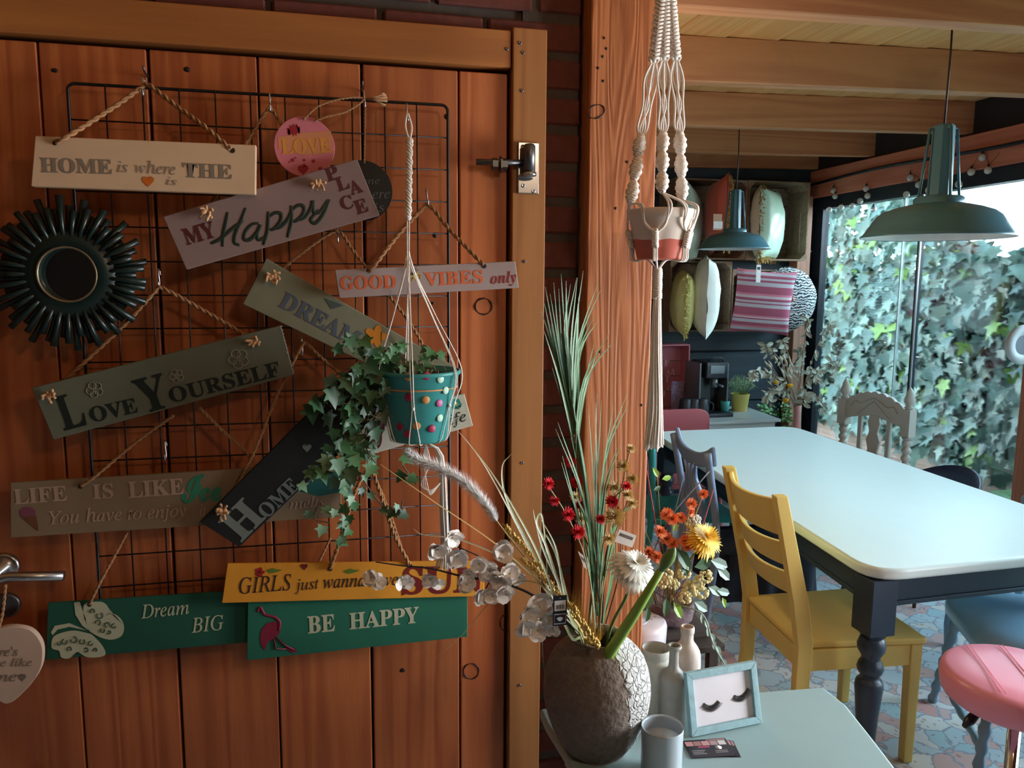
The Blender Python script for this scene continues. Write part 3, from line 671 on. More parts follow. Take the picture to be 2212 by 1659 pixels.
# ------------------------------------------------------------ signs
def painted(nm, rgb, streak=True): return plain(nm, srgb(*rgb), .75, var=.07, nscale=22, bmp=.12)
def board(name, label, cat, corners, Y, th, mat, bev=.0015, cnt=None):
    "board with its front on y=Y; corners TL,TR,BR,BL in the picture"
    c = [PY(*p, Y) for p in corners]; mid = sum(c, V())/4
    o = thing(name, label, cat, (mid.x, Y+th, mid.z-.04))
    mb = MB(); mb.add([(p.x, Y, p.z) for p in c]+[(p.x, Y+th, p.z) for p in c], [(0, 1, 2, 3), (7, 6, 5, 4), (0, 4, 5, 1), (1, 5, 6, 2), (2, 6, 7, 3), (3, 7, 4, 0)])
    mb.build('board', mat, o, bevel=bev, seg=2); return o
def twine(par, pts, r=.0036, Y=None, mat=None, pitch=None):
    mb = MB(); P = [PY(p[0], p[1], p[2]) for p in pts]; rope(mb, P, r, pitch); mb.build('rope', mat or TWINE, par)
KNOTM = plain('rope_knot', srgb(206, 160, 118), .95, var=.15, nscale=200, bmp=.4)
def ropeknot(par, px, py, Y, s=.011, ang=0):
    c = PY(px, py, Y); mb = MB()
    for k in range(7):
        a = ang+k*.9; u = V((cos(a), -.35-.2*(k % 2), sin(a))); P = [c+u*(s*q)+V((R.uniform(-1, 1), R.uniform(-.5, .2), R.uniform(-1, 1)))*(s*.35) for q in (.1, .5, 1)]
        mb.tube(cr([c]+P, 3), .0026, 5)
    for k in range(3): mb.ball(c+V((R.uniform(-1, 1)*s*.5, -.002, R.uniform(-1, 1)*s*.4)), s*.42, 8, 5)
    mb.build('knot', KNOTM, par)
def hook(px, py, lab, Y=1.585, top=0):
    c = PY(px, py, Y); h = thing('s_hook', lab, 'hook', c+V((0, 0, -.02)), group='metal S-hooks on the wire grid')
    mb = MB(); P = [c+V((.001, .004, -.002)), c+V((0, .0035, .006)), c+V((0, -.004, .009)), c+V((0, -.0075, .0)), c+V((.001, -.0075, -.014)), c+V((.001, -.010, -.024)), c+V((.001, -.018, -.025)), c+V((.001, -.020, -.014))]
    mb.tube(cr(P, 5), .0016, 7); mb.build('hook_wire', STEEL, h)
EPS = .0007
WHB = painted('cream_board', (208, 172, 136)); GB = S(128, 112, 96, 'taupe_letters', bmp=0, rough=.7)
# 1 cream board
Y = 1.512
o = board('wooden_sign', 'cream wooden sign reading HOME is where THE, topmost on the door', 'sign', ((75, 293), (553, 313), (552, 420), (66, 402)), Y, .020, WHB, .002)
wtext(o, 'HOME', 'B', (89, 373), (243, 377), 33, Y-EPS, GB, .01); wtext(o, 'is', 'I', (254, 372), (277, 373), 24, Y-EPS, GB)
wtext(o, 'where', 'I', (292, 374), (380, 378), 28, Y-EPS, GB); wtext(o, 'THE', 'B', (396, 383), (502, 387), 31, Y-EPS, GB, .01); wtext(o, 'is', 'I', (359, 399), (382, 401), 17, Y-EPS, GB)
wpoly(o, heart(320, 391, 13), Y-EPS, S(196, 98, 24, 'orange_heart', bmp=0))
HOLE = S(40, 22, 14, 'drilled_hole', bmp=0)
for q in ((119, 308), (502, 325)): wpoly(o, circ(*q, 6), Y-EPS, HOLE, 'hole')
twine(o, ((119, 308, 1.510), (150, 292, 1.506), (240, 235, 1.545), (308, 188, 1.572), (322, 184, 1.572), (385, 232, 1.555), (440, 272, 1.53), (502, 325, 1.510)), .0045)
hook(311, 180, 'dark hook above the cream HOME sign', top=1)
# 3 pink disc and 4 black disc
DPK = painted('pink_disc', (214, 120, 132)); RED = S(160, 24, 42, 'crimson_paint', bmp=0, rough=.6)
Y = 1.556
c = PY(658, 317, Y)
o = thing('round_sign', 'round pink sign reading LOVE behind the grey PLACE sign', 'sign', (c.x, Y, c.z-.05))
mb = MB(); mb.lathe([(.0555, 0), (.0555, .006)], c=c+V((0, .006, 0)), n=40, M=Matrix.Rotation(pi/2, 4, 'X'), smooth=False); mb.build('disc', DPK, o, bevel=.0008, seg=1)
wpoly(o, [(600, 296), (655, 286), (715, 283), (719, 330), (660, 336), (602, 322)], Y-.0003, S(214, 138, 96, 'peach_band', bmp=0))
wtext(o, 'LOVE', 'B', (609, 334), (716, 330), 34, Y-EPS, S(226, 150, 62, 'orange_letters', bmp=0), .01)
wpoly(o, star(635, 281, 15, 11, .55), Y-EPS, RED)
for q in ((632, 346, 4), (657, 346, 3), (657, 357, 4), (677, 348, 4), (625, 350, 2), (638, 341, 2), (692, 365, 5)): wpoly(o, circ(*q, 8), Y-EPS, RED)
wpoly(o, heart(655, 366, 12), Y-EPS, RED)
twine(o, ((655, 258, 1.553), (690, 228, 1.550), (745, 212, 1.552), (786, 214, 1.565), (750, 240, 1.556), (705, 252, 1.55), (677, 262, 1.553)), .0022)
mb = MB(); c2 = PY(812, 214, 1.56)
for k in range(34): a = R.uniform(-.9, .9); mb.tube([c2+V((-.022, 0, 0)), c2+V((0, R.uniform(-.004, .004), .004*sin(a*3))), c2+V((.022*cos(a), R.uniform(-.006, .006), .018*sin(a)))], .0007, 3)
mb.build('frayed_end', KNOTM, o)
Y = 1.566; c = PY(783, 412, Y)
o = thing('round_sign', 'round black sign with grey italics behind the grey PLACE sign', 'sign', (c.x, Y, c.z-.05))
mb = MB(); mb.lathe([(.0575, 0), (.0575, .005)], c=c+V((0, .005, 0)), n=40, M=Matrix.Rotation(pi/2, 4, 'X'), smooth=False); mb.build('disc', S(20, 17, 16, 'black_disc', bmp=0), o)
GI = S(88, 92, 88, 'grey_italics', bmp=0)
wtext(o, 'home', 'I', (757, 400), (821, 397), 17, Y-EPS, GI); wtext(o, 'where', 'I', (762, 431), (843, 428), 23, Y-EPS, GI); wtext(o, 'is', 'I', (809, 459), (832, 456), 19, Y-EPS, GI)
twine(o, ((787, 352, 1.562), (788, 280, 1.565), (789, 228, 1.57)), .002)
hook(786, 206, 'hook holding the twine of the round black sign')
# 2 MY Happy PLACE
MAU = painted('mauve_grey_board', (138, 112, 106)); DRD = S(84, 26, 24, 'oxblood_letters', bmp=0); DGR = S(30, 44, 32, 'dark_green_script', bmp=0)
Y = 1.534
o = board('wooden_sign', 'mauve-grey sign reading MY Happy PLACE, tilted up to the right', 'sign', ((352, 468), (771, 343), (820, 465), (402, 582)), Y, .016, MAU)
wtext(o, 'MY', 'B', (404, 530), (470, 511), 36, Y-EPS, DRD, .012); mb = MB()
for P in (((492, 458), (489, 476), (483, 504), (481, 533)), ((531, 449), (521, 476), (509, 504), (507, 524), (519, 530)), ((456, 526), (476, 516), (502, 494), (526, 477)),
          ((560, 482), (544, 485), (530, 501), (528, 517), (541, 517), (556, 501), (563, 485), (556, 504), (558, 518), (572, 512), (580, 500)), ((580, 457), (578, 498), (569, 529)), ((579, 470), (594, 460), (607, 462), (606, 478), (591, 495), (580, 495)), ((591, 495), (606, 490), (622, 474), (629, 456)),
          ((629, 444), (630, 478), (621, 513)), ((630, 455), (643, 444), (656, 446), (655, 462), (640, 477), (630, 478)), ((640, 477), (658, 470), (672, 450), (676, 434), (678, 458), (692, 457), (709, 431)), ((712, 431), (699, 462), (682, 482), (672, 474), (689, 453))):
    C_ = cr([PY(*p, Y-.0005) for p in P], 5); mb.tube(C_, [.0034-.0014*abs(2*k/(len(C_)-1)-1)**3 for k in range(len(C_))], 8, flat=.2, up=V((0, 1, 0)))
mb.build('lettering', DGR, o)
for ch_, x, y in (('P', 721, 378), ('L', 744, 399), ('A', 772, 407), ('C', 753, 441), ('E', 784, 449)):
    wtext(o, ch_, 'B', (x-12, y+15), (x+14, y+7), 30, Y-EPS, DRD, .012)
ropeknot(o, 447, 457, Y-.006, .013, .3); ropeknot(o, 688, 400, Y-.006, .012, 1.2)
twine(o, ((447, 457, Y+.016), (520, 330, 1.573), (578, 238, 1.572), (588, 238, 1.572), (640, 320, 1.573), (688, 400, Y+.016)), .0036)
hook(583, 214, 'steel hook between the cream sign and the pink disc')
# 5 GOOD VIBES only
LIL = painted('lilac_grey_board', (172, 152, 148)); ORG = S(224, 110, 66, 'coral_letters', bmp=0)
Y = 1.530
o = board('wooden_sign', 'lilac-grey sign reading GOOD VIBES only in coral letters', 'sign', ((723, 583), (1113, 564), (1121, 622), (733, 644)), Y, .02, LIL)
wtext(o, 'GOOD', 'B', (736, 627), (856, 623), 30, Y-EPS, ORG, .012); wtext(o, 'VIBES', 'B', (918, 619), (1044, 612), 30, Y-EPS, ORG, .012); wtext(o, 'only', 'BI', (1061, 621), (1117, 617), 33, Y-EPS, S(150, 40, 44, 'brick_red_italics', bmp=0))
wpoly(o, petals(897, 597, 12, 6, .35), Y-EPS, S(200, 168, 90, 'ochre_paint', bmp=0))
mb = MB(); b = PY(897, 583, 1.522)
for k in range(5): mb.tube([b, b+V((.006*cos(k*1.3), -.002, .007*sin(k*1.3)))], .0006, 3)
mb.build('wire_twist', BLACKM, o)
twine(o, ((797, 583, 1.528), (806, 577, 1.524), (862, 505, 1.545), (912, 452, 1.566), (928, 444, 1.568), (975, 500, 1.552), (1046, 574, 1.526)), .0042)
for q in ((797, 584), (1046, 575)): wpoly(o, circ(*q, 5), Y-EPS, HOLE, 'hole')
hook(921, 418, 'shiny hook above the GOOD VIBES only sign')
# 6 DREAM
SAGE = painted('sage_grey_board', (124, 122, 98)); SLATE = S(84, 92, 104, 'slate_letters', bmp=0)
Y = 1.556
o = board('wooden_sign', 'sage-grey sign reading DREAM, sloping down behind the ivy pot', 'sign', ((575, 558), (993, 798), (950, 862), (524, 657)), Y, .014, SAGE)
wtext(o, 'DREAM', 'B', (600, 661), (768, 751), 37, Y-EPS, SLATE, .012)
wpoly(o, petals(812, 727, 26, 5, .5), Y-EPS, S(206, 128, 34, 'amber_flower', bmp=0)); wpoly(o, [(700, 643), (742, 660), (716, 668)], Y-EPS, S(74, 84, 80, 'slate_patch', bmp=0))
ropeknot(o, 591, 598, Y-.006, .013, .8)
twine(o, ((591, 598, 1.572), (640, 556, 1.574), (706, 508, 1.574), (735, 502, 1.574), (760, 538, 1.574), (797, 585, 1.574), (880, 690, 1.574), (940, 790, 1.574)), .0034)
hook(728, 497, 'hook just under the mauve-grey sign')
# 7 LOVE YOURSELF
OLV = painted('olive_grey_board', (104, 106, 88)); DKG = S(22, 32, 26, 'black_green_letters', bmp=0)
Y = 1.538
o = board('wooden_sign', 'olive-grey sign reading LOVE YOURSELF with pale flowers', 'sign', ((68, 838), (606, 703), (635, 810), (115, 950)), Y, .016, OLV)
wtext(o, 'L', 'B', (139, 931), (191, 917), 76, Y-EPS, DKG, .01); wtext(o, 'OVE', 'B', (199, 914), (300, 891), 34, Y-EPS, DKG, .012)
wtext(o, 'Y', 'B', (308, 895), (373, 877), 76, Y-EPS, DKG, .012); wtext(o, 'OURSELF', 'B', (370, 872), (608, 812), 34, Y-EPS, DKG, .012)
PALE = S(150, 150, 128, 'pale_flower', bmp=0)
for x, y, r in ((515, 775, 24), (381, 812, 17), (204, 842, 20)):
    for k in range(5):
        a = 1.2566*k+.4; mb = MB(); cc = PY(x+r*.5*cos(a), y+r*.5*sin(a), Y-.001); q = PY(x+r*.5*cos(a)+r*.42, y+r*.5*sin(a), Y-.001); rr_ = (q-cc).length
        mb.tube([cc+V((rr_*cos(t), 0, rr_*sin(t))) for t in [2*pi*i/10 for i in range(11)]], .0008, 4, caps=False); mb.build('flower_outline', PALE, o)
ropeknot(o, 108, 854, Y-.006, .011, 2); ropeknot(o, 548, 738, Y-.006, .012, .2)
mb = MB()
for k in range(9): q = PY(606+k*1.9, 706+k*8, Y-.001); mb.tube([q, q+V((.003, 0, .0012))], .0009, 3)
mb.build('torn_edge', S(190, 186, 170, bmp=0), o)
twine(o, ((108, 854, Y+.017), (190, 775, 1.568), (270, 700, 1.57), (338, 626, 1.566), (350, 622, 1.566), (430, 665, 1.57), (510, 712, 1.57), (548, 738, Y+.017)), .004)
hook(344, 592, 'steel hook above the olive-grey LOVE YOURSELF sign')
# 8 LIFE IS LIKE
KHA = painted('khaki_board', (134, 112, 86)); TAN = S(178, 148, 128, 'tan_letters', bmp=0); TQ2 = S(42, 132, 100, 'turquoise_script', bmp=0)
Y = 1.563
o = board('wooden_sign', 'khaki sign reading LIFE IS LIKE Ice with an ice cream cone', 'sign', ((22, 1043), (736, 1000), (738, 1117), (22, 1162)), Y, .009, KHA)
wtext(o, 'LIFE', 'B', (31, 1090), (146, 1081), 33, Y-EPS, TAN, .012); wtext(o, 'IS', 'B', (201, 1079), (246, 1076), 33, Y-EPS, TAN, .012); wtext(o, 'LIKE', 'B', (278, 1076), (398, 1067), 35, Y-EPS, TAN, .012)
wtext(o, 'Ice', 'BS', (392, 1088), (480, 1082), 60, Y-EPS, TQ2, .02); wtext(o, 'You have to enjoy', 'I', (106, 1142), (403, 1124), 40, Y-EPS, TAN, .006); wtext(o, 'it', 'I', (432, 1116), (446, 1115), 26, Y-EPS, TAN)
wtext(o, 'melts', 'I', (626, 1100), (702, 1094), 24, Y-EPS, TAN)
wpoly(o, [(640, 1060), (700, 1020), (736, 1018), (738, 1062), (690, 1072)], Y-.0003, S(34, 98, 92, 'petrol_patch', bmp=0))
wpoly(o, circ(60, 1108, 17, 14, .8), Y-EPS, S(128, 66, 82, 'plum_scoop', bmp=0)); wpoly(o, [(48, 1118), (78, 1114), (84, 1148)], Y-EPS*1.2, S(110, 66, 36, 'cone_brown', bmp=0))
for q in ((174, 1050), (556, 1012)): wpoly(o, circ(*q, 6), Y-EPS, HOLE, 'hole')
twine(o, ((174, 1050, 1.560), (210, 1025, 1.556), (300, 950, 1.573), (378, 895, 1.573)), .0034); twine(o, ((430, 880, 1.573), (480, 930, 1.573), (530, 975, 1.571), (556, 1012, 1.560)), .0034)
# 9 black HOME
BLK = painted('black_board', (16, 18, 18)); SLV = S(120, 128, 122, 'silver_letters', bmp=0)
Y = 1.545
o = board('wooden_sign', 'long black sign reading HOME, steeply slanted behind the ivy', 'sign', ((432, 1128), (775, 782), (868, 848), (517, 1182)), Y, .012, BLK)
wtext(o, 'H', 'B', (522, 1172), (576, 1118), 68, Y-EPS, SLV, .012); wtext(o, 'OME', 'B', (577, 1122), (650, 1052), 33, Y-EPS, SLV, .012); wtext(o, 'OME', 'B', (757, 938), (838, 862), 36, Y-EPS, SLV, .012)
wpoly(o, heart(663, 967, 10), Y-EPS, SLV)
ropeknot(o, 481, 1105, Y-.006, .014, 1.6)
twine(o, ((481, 1105, 1.560), (545, 985, 1.553), (600, 850, 1.566), (652, 748, 1.572), (662, 742, 1.574), (700, 778, 1.574), (760, 830, 1.562)), .0034)
hook(652, 738, 'dark hook under the sage-grey DREAM sign')
# 10 pale sign
PAL = painted('pale_board', (206, 196, 178))
Y = 1.552
o = board('wooden_sign', 'pale sign with a small teal flower, mostly behind the teal pot', 'sign', ((771, 915), (1003, 850), (1022, 920), (790, 985)), Y, .006, PAL)
wtext(o, 'life', 'I', (966, 928), (1011, 915), 30, Y-EPS, S(36, 34, 34, 'ink', bmp=0), .006)
wpoly(o, petals(985, 873, 13, 6, .55), Y-EPS, S(62, 140, 124, 'teal_flower', bmp=0)); wpoly(o, circ(985, 873, 4), Y-EPS*1.3, S(196, 168, 90, 'ochre_centre', bmp=0))
wtext(o, 'S', 'BS', (806, 972), (846, 960), 66, Y-EPS, S(92, 32, 44, 'wine_script', bmp=0), .02)
# 12 Dream BIG, 13 BE HAPPY, 11 GIRLS
Y = 1.5725; TGR = painted('deep_green_board', (18, 82, 62)); CRM = S(190, 190, 160, 'bone_paint', bmp=0)
o = board('wooden_sign', 'deep green sign reading Dream BIG with a white butterfly', 'sign', ((103, 1303), (560, 1273), (560, 1386), (98, 1426)), Y, .006, TGR)
wtext(o, 'Dream', 'I', (305, 1337), (409, 1326), 30, Y-EPS, CRM, .006); wtext(o, 'BIG', 'I', (414, 1368), (484, 1360), 33, Y-EPS, CRM, .006)
wpoly(o, [(172, 1300), (186, 1340), (192, 1362), (178, 1352), (163, 1328), (160, 1302)], Y-EPS, CRM)
wpoly(o, [(194, 1364), (182, 1336), (182, 1306), (205, 1300), (225, 1302), (236, 1318), (228, 1330), (246, 1326), (262, 1338), (268, 1356), (262, 1374), (240, 1382), (215, 1376)], Y-EPS, CRM, smooth=True)
wpoly(o, [(190, 1368), (200, 1372), (222, 1396), (226, 1416), (190, 1420), (166, 1408), (150, 1422), (132, 1420), (128, 1406), (112, 1400), (114, 1378), (130, 1368), (160, 1362)], Y-EPS, CRM, smooth=True)
wpoly(o, [(110, 1366), (118, 1352), (150, 1346), (188, 1362), (150, 1354), (124, 1360), (114, 1372)], Y-EPS, CRM)
DG2 = S(22, 74, 58, 'stencil_gap', bmp=0)
for x, y, r in ((216, 1330, 7), (212, 1345, 6), (232, 1350, 6), (246, 1352, 5), (222, 1362, 5), (200, 1320, 5), (140, 1386, 6), (160, 1382, 7), (178, 1386, 6), (196, 1390, 5), (150, 1402, 5), (186, 1404, 5), (128, 1390, 4), (206, 1404, 4), (236, 1366, 4)):
    mb = MB(); cc = PY(x, y, Y-.0012); r_ = r*.00085; mb.tube([cc+V((r_*cos(t)*.9, 0, r_*sin(t))) for t in [2*pi*i/9*.8+x for i in range(10)]], .0009, 4); mb.build('stencil_gap', DG2, o)
wpoly(o, circ(193, 1306, 5), Y-EPS*1.4, HOLE, 'hole')
twine(o, ((193, 1306, 1.569), (215, 1260, 1.565), (245, 1205, 1.572), (275, 1150, 1.578)), .003)
Y = 1.562
o = board('wooden_sign', 'sea-green sign reading BE HAPPY with a red flamingo', 'sign', ((535, 1296), (1010, 1282), (1010, 1376), (533, 1427)), Y, .007, painted('sea_green_board', (26, 106, 82)))
wtext(o, 'BE', 'B', (665, 1369), (724, 1363), 37, Y-EPS, CRM, .012); wtext(o, 'HAPPY', 'B', (755, 1360), (905, 1345), 36, Y-EPS, CRM, .012)
FLM = S(132, 22, 52, 'flamingo_red', bmp=0)
wpoly(o, [(596, 1342), (606, 1352), (604, 1368), (592, 1380), (580, 1386), (576, 1392), (573, 1406), (564, 1394), (562, 1376), (566, 1358), (578, 1346)], Y-EPS, FLM)
mb = MB(); mb.tube(cr([PY(*p, Y-.0008) for p in ((556, 1322), (560, 1312), (566, 1318), (572, 1328), (592, 1333), (604, 1344), (602, 1362))], 4), [.0022]*5+[.0028]*20, 6, flat=.3, up=V((0, 1, 0))); mb.build('motif', FLM, o)
for P in (((596, 1376), (616, 1394), (636, 1404)), ((592, 1380), (596, 1402), (618, 1402))):
    mb = MB(); mb.tube([PY(*p, Y-.001) for p in P], .0013, 4); mb.build('motif', FLM, o)
wpoly(o, [(614, 1398), (636, 1400), (642, 1406), (632, 1412)], Y-EPS, FLM)
Y = 1.547
o = board('wooden_sign', 'bright yellow sign reading GIRLS just wanna have SUN', 'sign', ((491, 1218), (1046, 1212), (1046, 1288), (479, 1303)), Y, .007, painted('sun_yellow_board', (222, 148, 34)))
BRN = S(60, 34, 24, 'brown_script', bmp=0); OX = S(116, 24, 20, 'deep_red_letters', bmp=0)
wtext(o, 'GIRLS', 'I', (517, 1284), (630, 1275), 36, Y-EPS, BRN, .004); wtext(o, 'just', 'I', (638, 1284), (690, 1279), 32, Y-EPS, BRN, .004); wtext(o, 'wanna', 'I', (698, 1272), (789, 1267), 20, Y-EPS, BRN, .008); wtext(o, 'have', 'I', (797, 1268), (860, 1264), 30, Y-EPS, BRN, .004)
wtext(o, 'SUN', 'B', (868, 1286), (1043, 1280), 62, Y-EPS, OX, .02)
wpoly(o, petals(561, 1236, 11, 5, .6), Y-EPS, S(160, 26, 24, 'red_flower', bmp=0)); wpoly(o, circ(561, 1236, 3), Y-EPS*1.5, BRN)
GLF = S(96, 120, 36, 'leaf_green_paint', bmp=0)
for x, y in ((590, 1232), (758, 1233)): wpoly(o, [(x-17, y+1), (x, y-5), (x+4, y-3), (x+20, y-1), (x+8, y+4), (x-6, y+7)], Y-EPS, GLF)
wpoly(o, heart(657, 1224, 8), Y-EPS, OX)
wpoly(o, circ(713, 1229, 5), Y-EPS*1.4, HOLE, 'hole'); wpoly(o, circ(886, 1222, 5), Y-EPS*1.4, HOLE, 'hole')
twine(o, ((713, 1229, 1.544), (735, 1165, 1.542), (768, 1060, 1.55), (800, 1010, 1.565), (806, 1020, 1.56), (850, 1150, 1.55), (886, 1222, 1.544)), .004)
twine(o, ((866, 1180, 1.555), (835, 1090, 1.56), (803, 1018, 1.572)), .003)
hook(358, 962, 'steel hook above the khaki LIFE IS LIKE sign')
twine(o, ((689, 1214, 1.568), (715, 1160, 1.575)), .0025)
# heart plaque at the left edge
Y = 1.545; Hh = painted('cream_heart', (206, 176, 154))
hp = [(-130, 1360), (-95, 1352), (-62, 1362), (-44, 1385), (-30, 1372), (-4, 1358), (30, 1354), (66, 1362), (88, 1388), (92, 1420), (84, 1452), (58, 1488), (16, 1521), (-20, 1500), (-70, 1470), (-120, 1430), (-142, 1395)]
c = PY(-30, 1440, Y)
o = thing('heart_plaque', 'cream heart plaque with writing hanging at the left edge', 'sign', (c.x, Y, c.z-.06))
P = cr([PY(*p, Y) for p in hp+hp[:1]], 4)[:-1]
mb = MB(); n = len(P); mb.add([(p.x, Y, p.z) for p in P]+[(p.x, Y+.014, p.z) for p in P], [tuple(range(n)), tuple(range(2*n-1, n-1, -1))]+[(k, n+k, n+(k+1) % n, (k+1) % n) for k in range(n)]); mb.build('board', Hh, o, bevel=.004, seg=3)
wtext(o, "There's", 'I', (-52, 1420), (39, 1417), 22, Y-EPS, GB, .01); wtext(o, 'no place like', 'I', (-102, 1448), (69, 1444), 23, Y-EPS, GB, .01); wtext(o, 'home', 'I', (-62, 1474), (36, 1472), 24, Y-EPS, GB, .01)
wpoly(o, heart(48, 1463, 9), Y-EPS, GB)
twine(o, ((-4, 1362, 1.548), (6, 1320, 1.55), (12, 1262, 1.553)), .003)
# sunburst mirror
Y = 1.56; c = PY(148, 593, Y); MG = S(18, 36, 32, 'dark_green_lacquer', rough=.35, bmp=.1)
o = thing('sunburst_mirror', 'small round mirror in a dark green sunburst frame', 'mirror', (c.x, 1.60, c.z-.12))
RY = Matrix.Rotation(pi/2, 4, 'X')
mb = MB(); mb.lathe([(.047, -.02), (.047, .008), (.051, .010), (.075, .004), (.085, -.010)], c=c, n=48, M=RY, cap=False); mb.build('frame_ring', MG, o)
mb = MB(); mb.lathe([(.0475, .006), (.0505, .0095), (.049, .012), (.0465, .009)], c=c, n=48, M=RY, cap=False); mb.build('rim', plain('aged_brass', (.35, .26, .15, 1), .4, .8), o)
mb = MB(); mb.lathe([(.0001, -.012), (.048, -.012)], c=c, n=48, M=RY, cap=False); mb.build('mirror_glass', plain('mirror_silver', (.55, .62, .62, 1), .06, 1, var=0, bmp=0), o)
for k in range(66):
    a = 2*pi*k/66; L = .104+.022*((k*7) % 3)/2+.010*R.random(); d = V((cos(a), 0, sin(a))); y0 = .006 if k % 2 else -.003
    mb = MB(); mb.tube([c+d*.055+V((0, -y0*0, 0)), c+d*.088+V((0, -y0, 0)), c+d*(L*1.03)+V((0, -y0+.004, 0))], [.0030, .0046, .0066], 6); mb.build('ray', MG, o)
# ------------------------------------------------------------ ivy leaves, shared by several plants
def leafgreen(nm, c, c2=None, rough=.4):
    return plain(nm, srgb(*c), rough, var=.18, nscale=40, bmp=.15, trans=0)
IVL = [(0, 0), (.18, -.06), (.46, -.02), (.34, .20), (.62, .46), (.30, .46), (.20, .62), (0, 1.0)]
def ivy_leaf_mesh(name, mat, s=1.0, fold=.18, curl=.15):
    P = IVL+[(-x, y) for x, y in IVL[-2:0:-1]]
    vs = [V((x*s, y*s, s*(fold*abs(x)-curl*y*y))) for x, y in P]; mid = [V((0, y*s, -s*curl*y*y)) for y in (.25, .55)]
    me = bpy.data.meshes.new(name); n = len(P); vs += mid; a, b = n, n+1
    fs = [(0, 1, a), (1, 2, 3, a), (3, 4, 5, b), (5, 6, b), (6, 7, b), (3, b, a)]
    fs = fs+[tuple(sorted_(f)) for f in []]
    def mir(i): return i if i in (0, 7, a, b) else n-i
    fs += [tuple(mir(i) for i in f)[::-1] for f in fs]
    me.from_pydata(vs, [], fs); me.materials.append(mat)
    for p in me.polygons: p.use_smooth = True
    return me
IVM = [leafgreen('ivy_dark', (46, 84, 52)), leafgreen('ivy_mid', (74, 124, 78)), leafgreen('ivy_grey', (120, 160, 124))]
LEAFS = [ivy_leaf_mesh('leaf', m) for m in IVM]
def place_leaf(me, par, loc, nrm, up, s, name='leaf', spin=0):
    o = bpy.data.objects.new(name, me); COL.objects.link(o); z = V(nrm).normalized(); y = (V(up)-z*V(up).dot(z)).normalized(); x = y.cross(z)
    M = Matrix((x, y, z)).transposed().to_4x4() @ Matrix.Rotation(spin, 4, 'Z') @ Matrix.Scale(s, 4); M.translation = V(loc)-(par.location if par else V())
    o.parent = par; o.matrix_basis = M; return o

# ------------------------------------------------------------ teal dotted pot in its cotton hanger
TP = S(62, 150, 148, 'teal_pot', rough=.38, var=.03, bmp=.03)
pc_ = V((.1625, 1.475, 0)); zb_, zt_ = 1.322, 1.457
def pr(z): return .0535+(.0765-.0535)*(z-zb_)/(zt_-zb_)
o = thing('plant_pot', 'teal pot with painted dots hanging in white cotton cords', 'pot', (pc_.x, pc_.y, zb_))
mb = MB(); mb.lathe([(.001, zb_), (.051, zb_), (.0535, zb_+.004), (pr(1.42), 1.42), (pr(1.421)+.002, 1.422), (pr(zt_)+.001, zt_-.008), (pr(zt_)+.004, zt_-.007), (pr(zt_)+.004, zt_), (pr(zt_), zt_), (pr(1.40)-.002, 1.40), (.001, 1.40)], c=(pc_.x, pc_.y, 0), n=48); mb.build('pot', TP, o)
mb = MB(); mb.lathe([(pr(1.425)+.0028, 1.4235), (pr(1.425)+.0036, 1.425), (pr(1.425)+.0032, 1.4265)], c=(pc_.x, pc_.y, 0), n=48, cap=False); mb.build('band', S(206, 150, 96, 'gold_band', bmp=0), o)
dots = {'a': (S(176, 40, 84, 'magenta_dot', bmp=0), [(921, 812), (883, 858), (933, 926), (864, 922), (880, 938)]), 'b': (S(224, 164, 98, 'apricot_dot', bmp=0), [(882, 814), (920, 864), (900, 920)]), 'c': (S(190, 224, 200, 'mint_dot', bmp=0), [(950, 819), (961, 843), (950, 903)]), 'd': (S(196, 96, 150, 'pink_dot', bmp=0), [(949, 871)])}
for mt, L in dots.values():
    for q in L:
        d = ray(*q); best = None
        for k in range(400):
            p = EYE+d*(1.25+k*.0008)
            if (V((p.x, p.y))-V((pc_.x, pc_.y))).length < pr(p.z)+.0012: best = p; break
        if best:
            nn = V((best.x-pc_.x, best.y-pc_.y, 0)).normalized(); mb = MB(); M = nn.to_track_quat('Z', 'Y').to_matrix().to_4x4(); mb.lathe([(.0074, 0), (.0068, .0006), (.0001, .0007)], c=best+nn*(.0007+(.002 if best.z > 1.42 else 0)), n=14, M=M); mb.build('dot', mt, o)
soil = MB(); soil.lathe([(.070, 1.445), (.05, 1.450), (.001, 1.452)], c=(pc_.x, pc_.y, 0), n=20); soil.build('soil', plain('soil', srgb(50, 38, 28), 1, var=.4, nscale=120, bmp=1), o)
# hanger
hg = thing('cord_hanger', 'knotted white cotton hanger carrying the teal dotted pot', 'plant hanger', (PY(880, 235, 1.56)))
hook(878, 236, 'steel hook carrying the white cotton hanger')
top = PY(880, 245, 1.555); kn1 = PY(885, 305, 1.548); kn2 = PY(882, 470, 1.515); split = PY(882, 560, 1.50)
mb = MB()
for s in (-1, 1): mb.tube(cr([kn1, kn1.lerp(top, .5)+V((s*.006, 0, 0)), top+V((s*.001, 0, 0))], 5), .0022, 6)
mb.build('loop', COTTON, hg)
mb = MB(); n = 46
for s in range(4):
    mb.tube([kn1.lerp(kn2, i/n)+V(((.0042+.0012*sin(i*1.1))*cos(i*.75+s*pi/2), .0042*sin(i*.75+s*pi/2), 0)) for i in range(n+1)], .0024, 6)
mb.build('braid', COTTON, hg)
mb = MB(); mb.ball(kn1, .0075, 10, 6); mb.ball(kn2+V((0, 0, .0)), .006, 10, 6); mb.build('knot', COTTON, hg)
rim = lambda a, z=zt_, e=.0058: V((pc_.x+(pr(z)+e)*cos(a), pc_.y+(pr(z)+e)*sin(a), z))
bot = V((pc_.x+.012, pc_.y, zb_-.006))
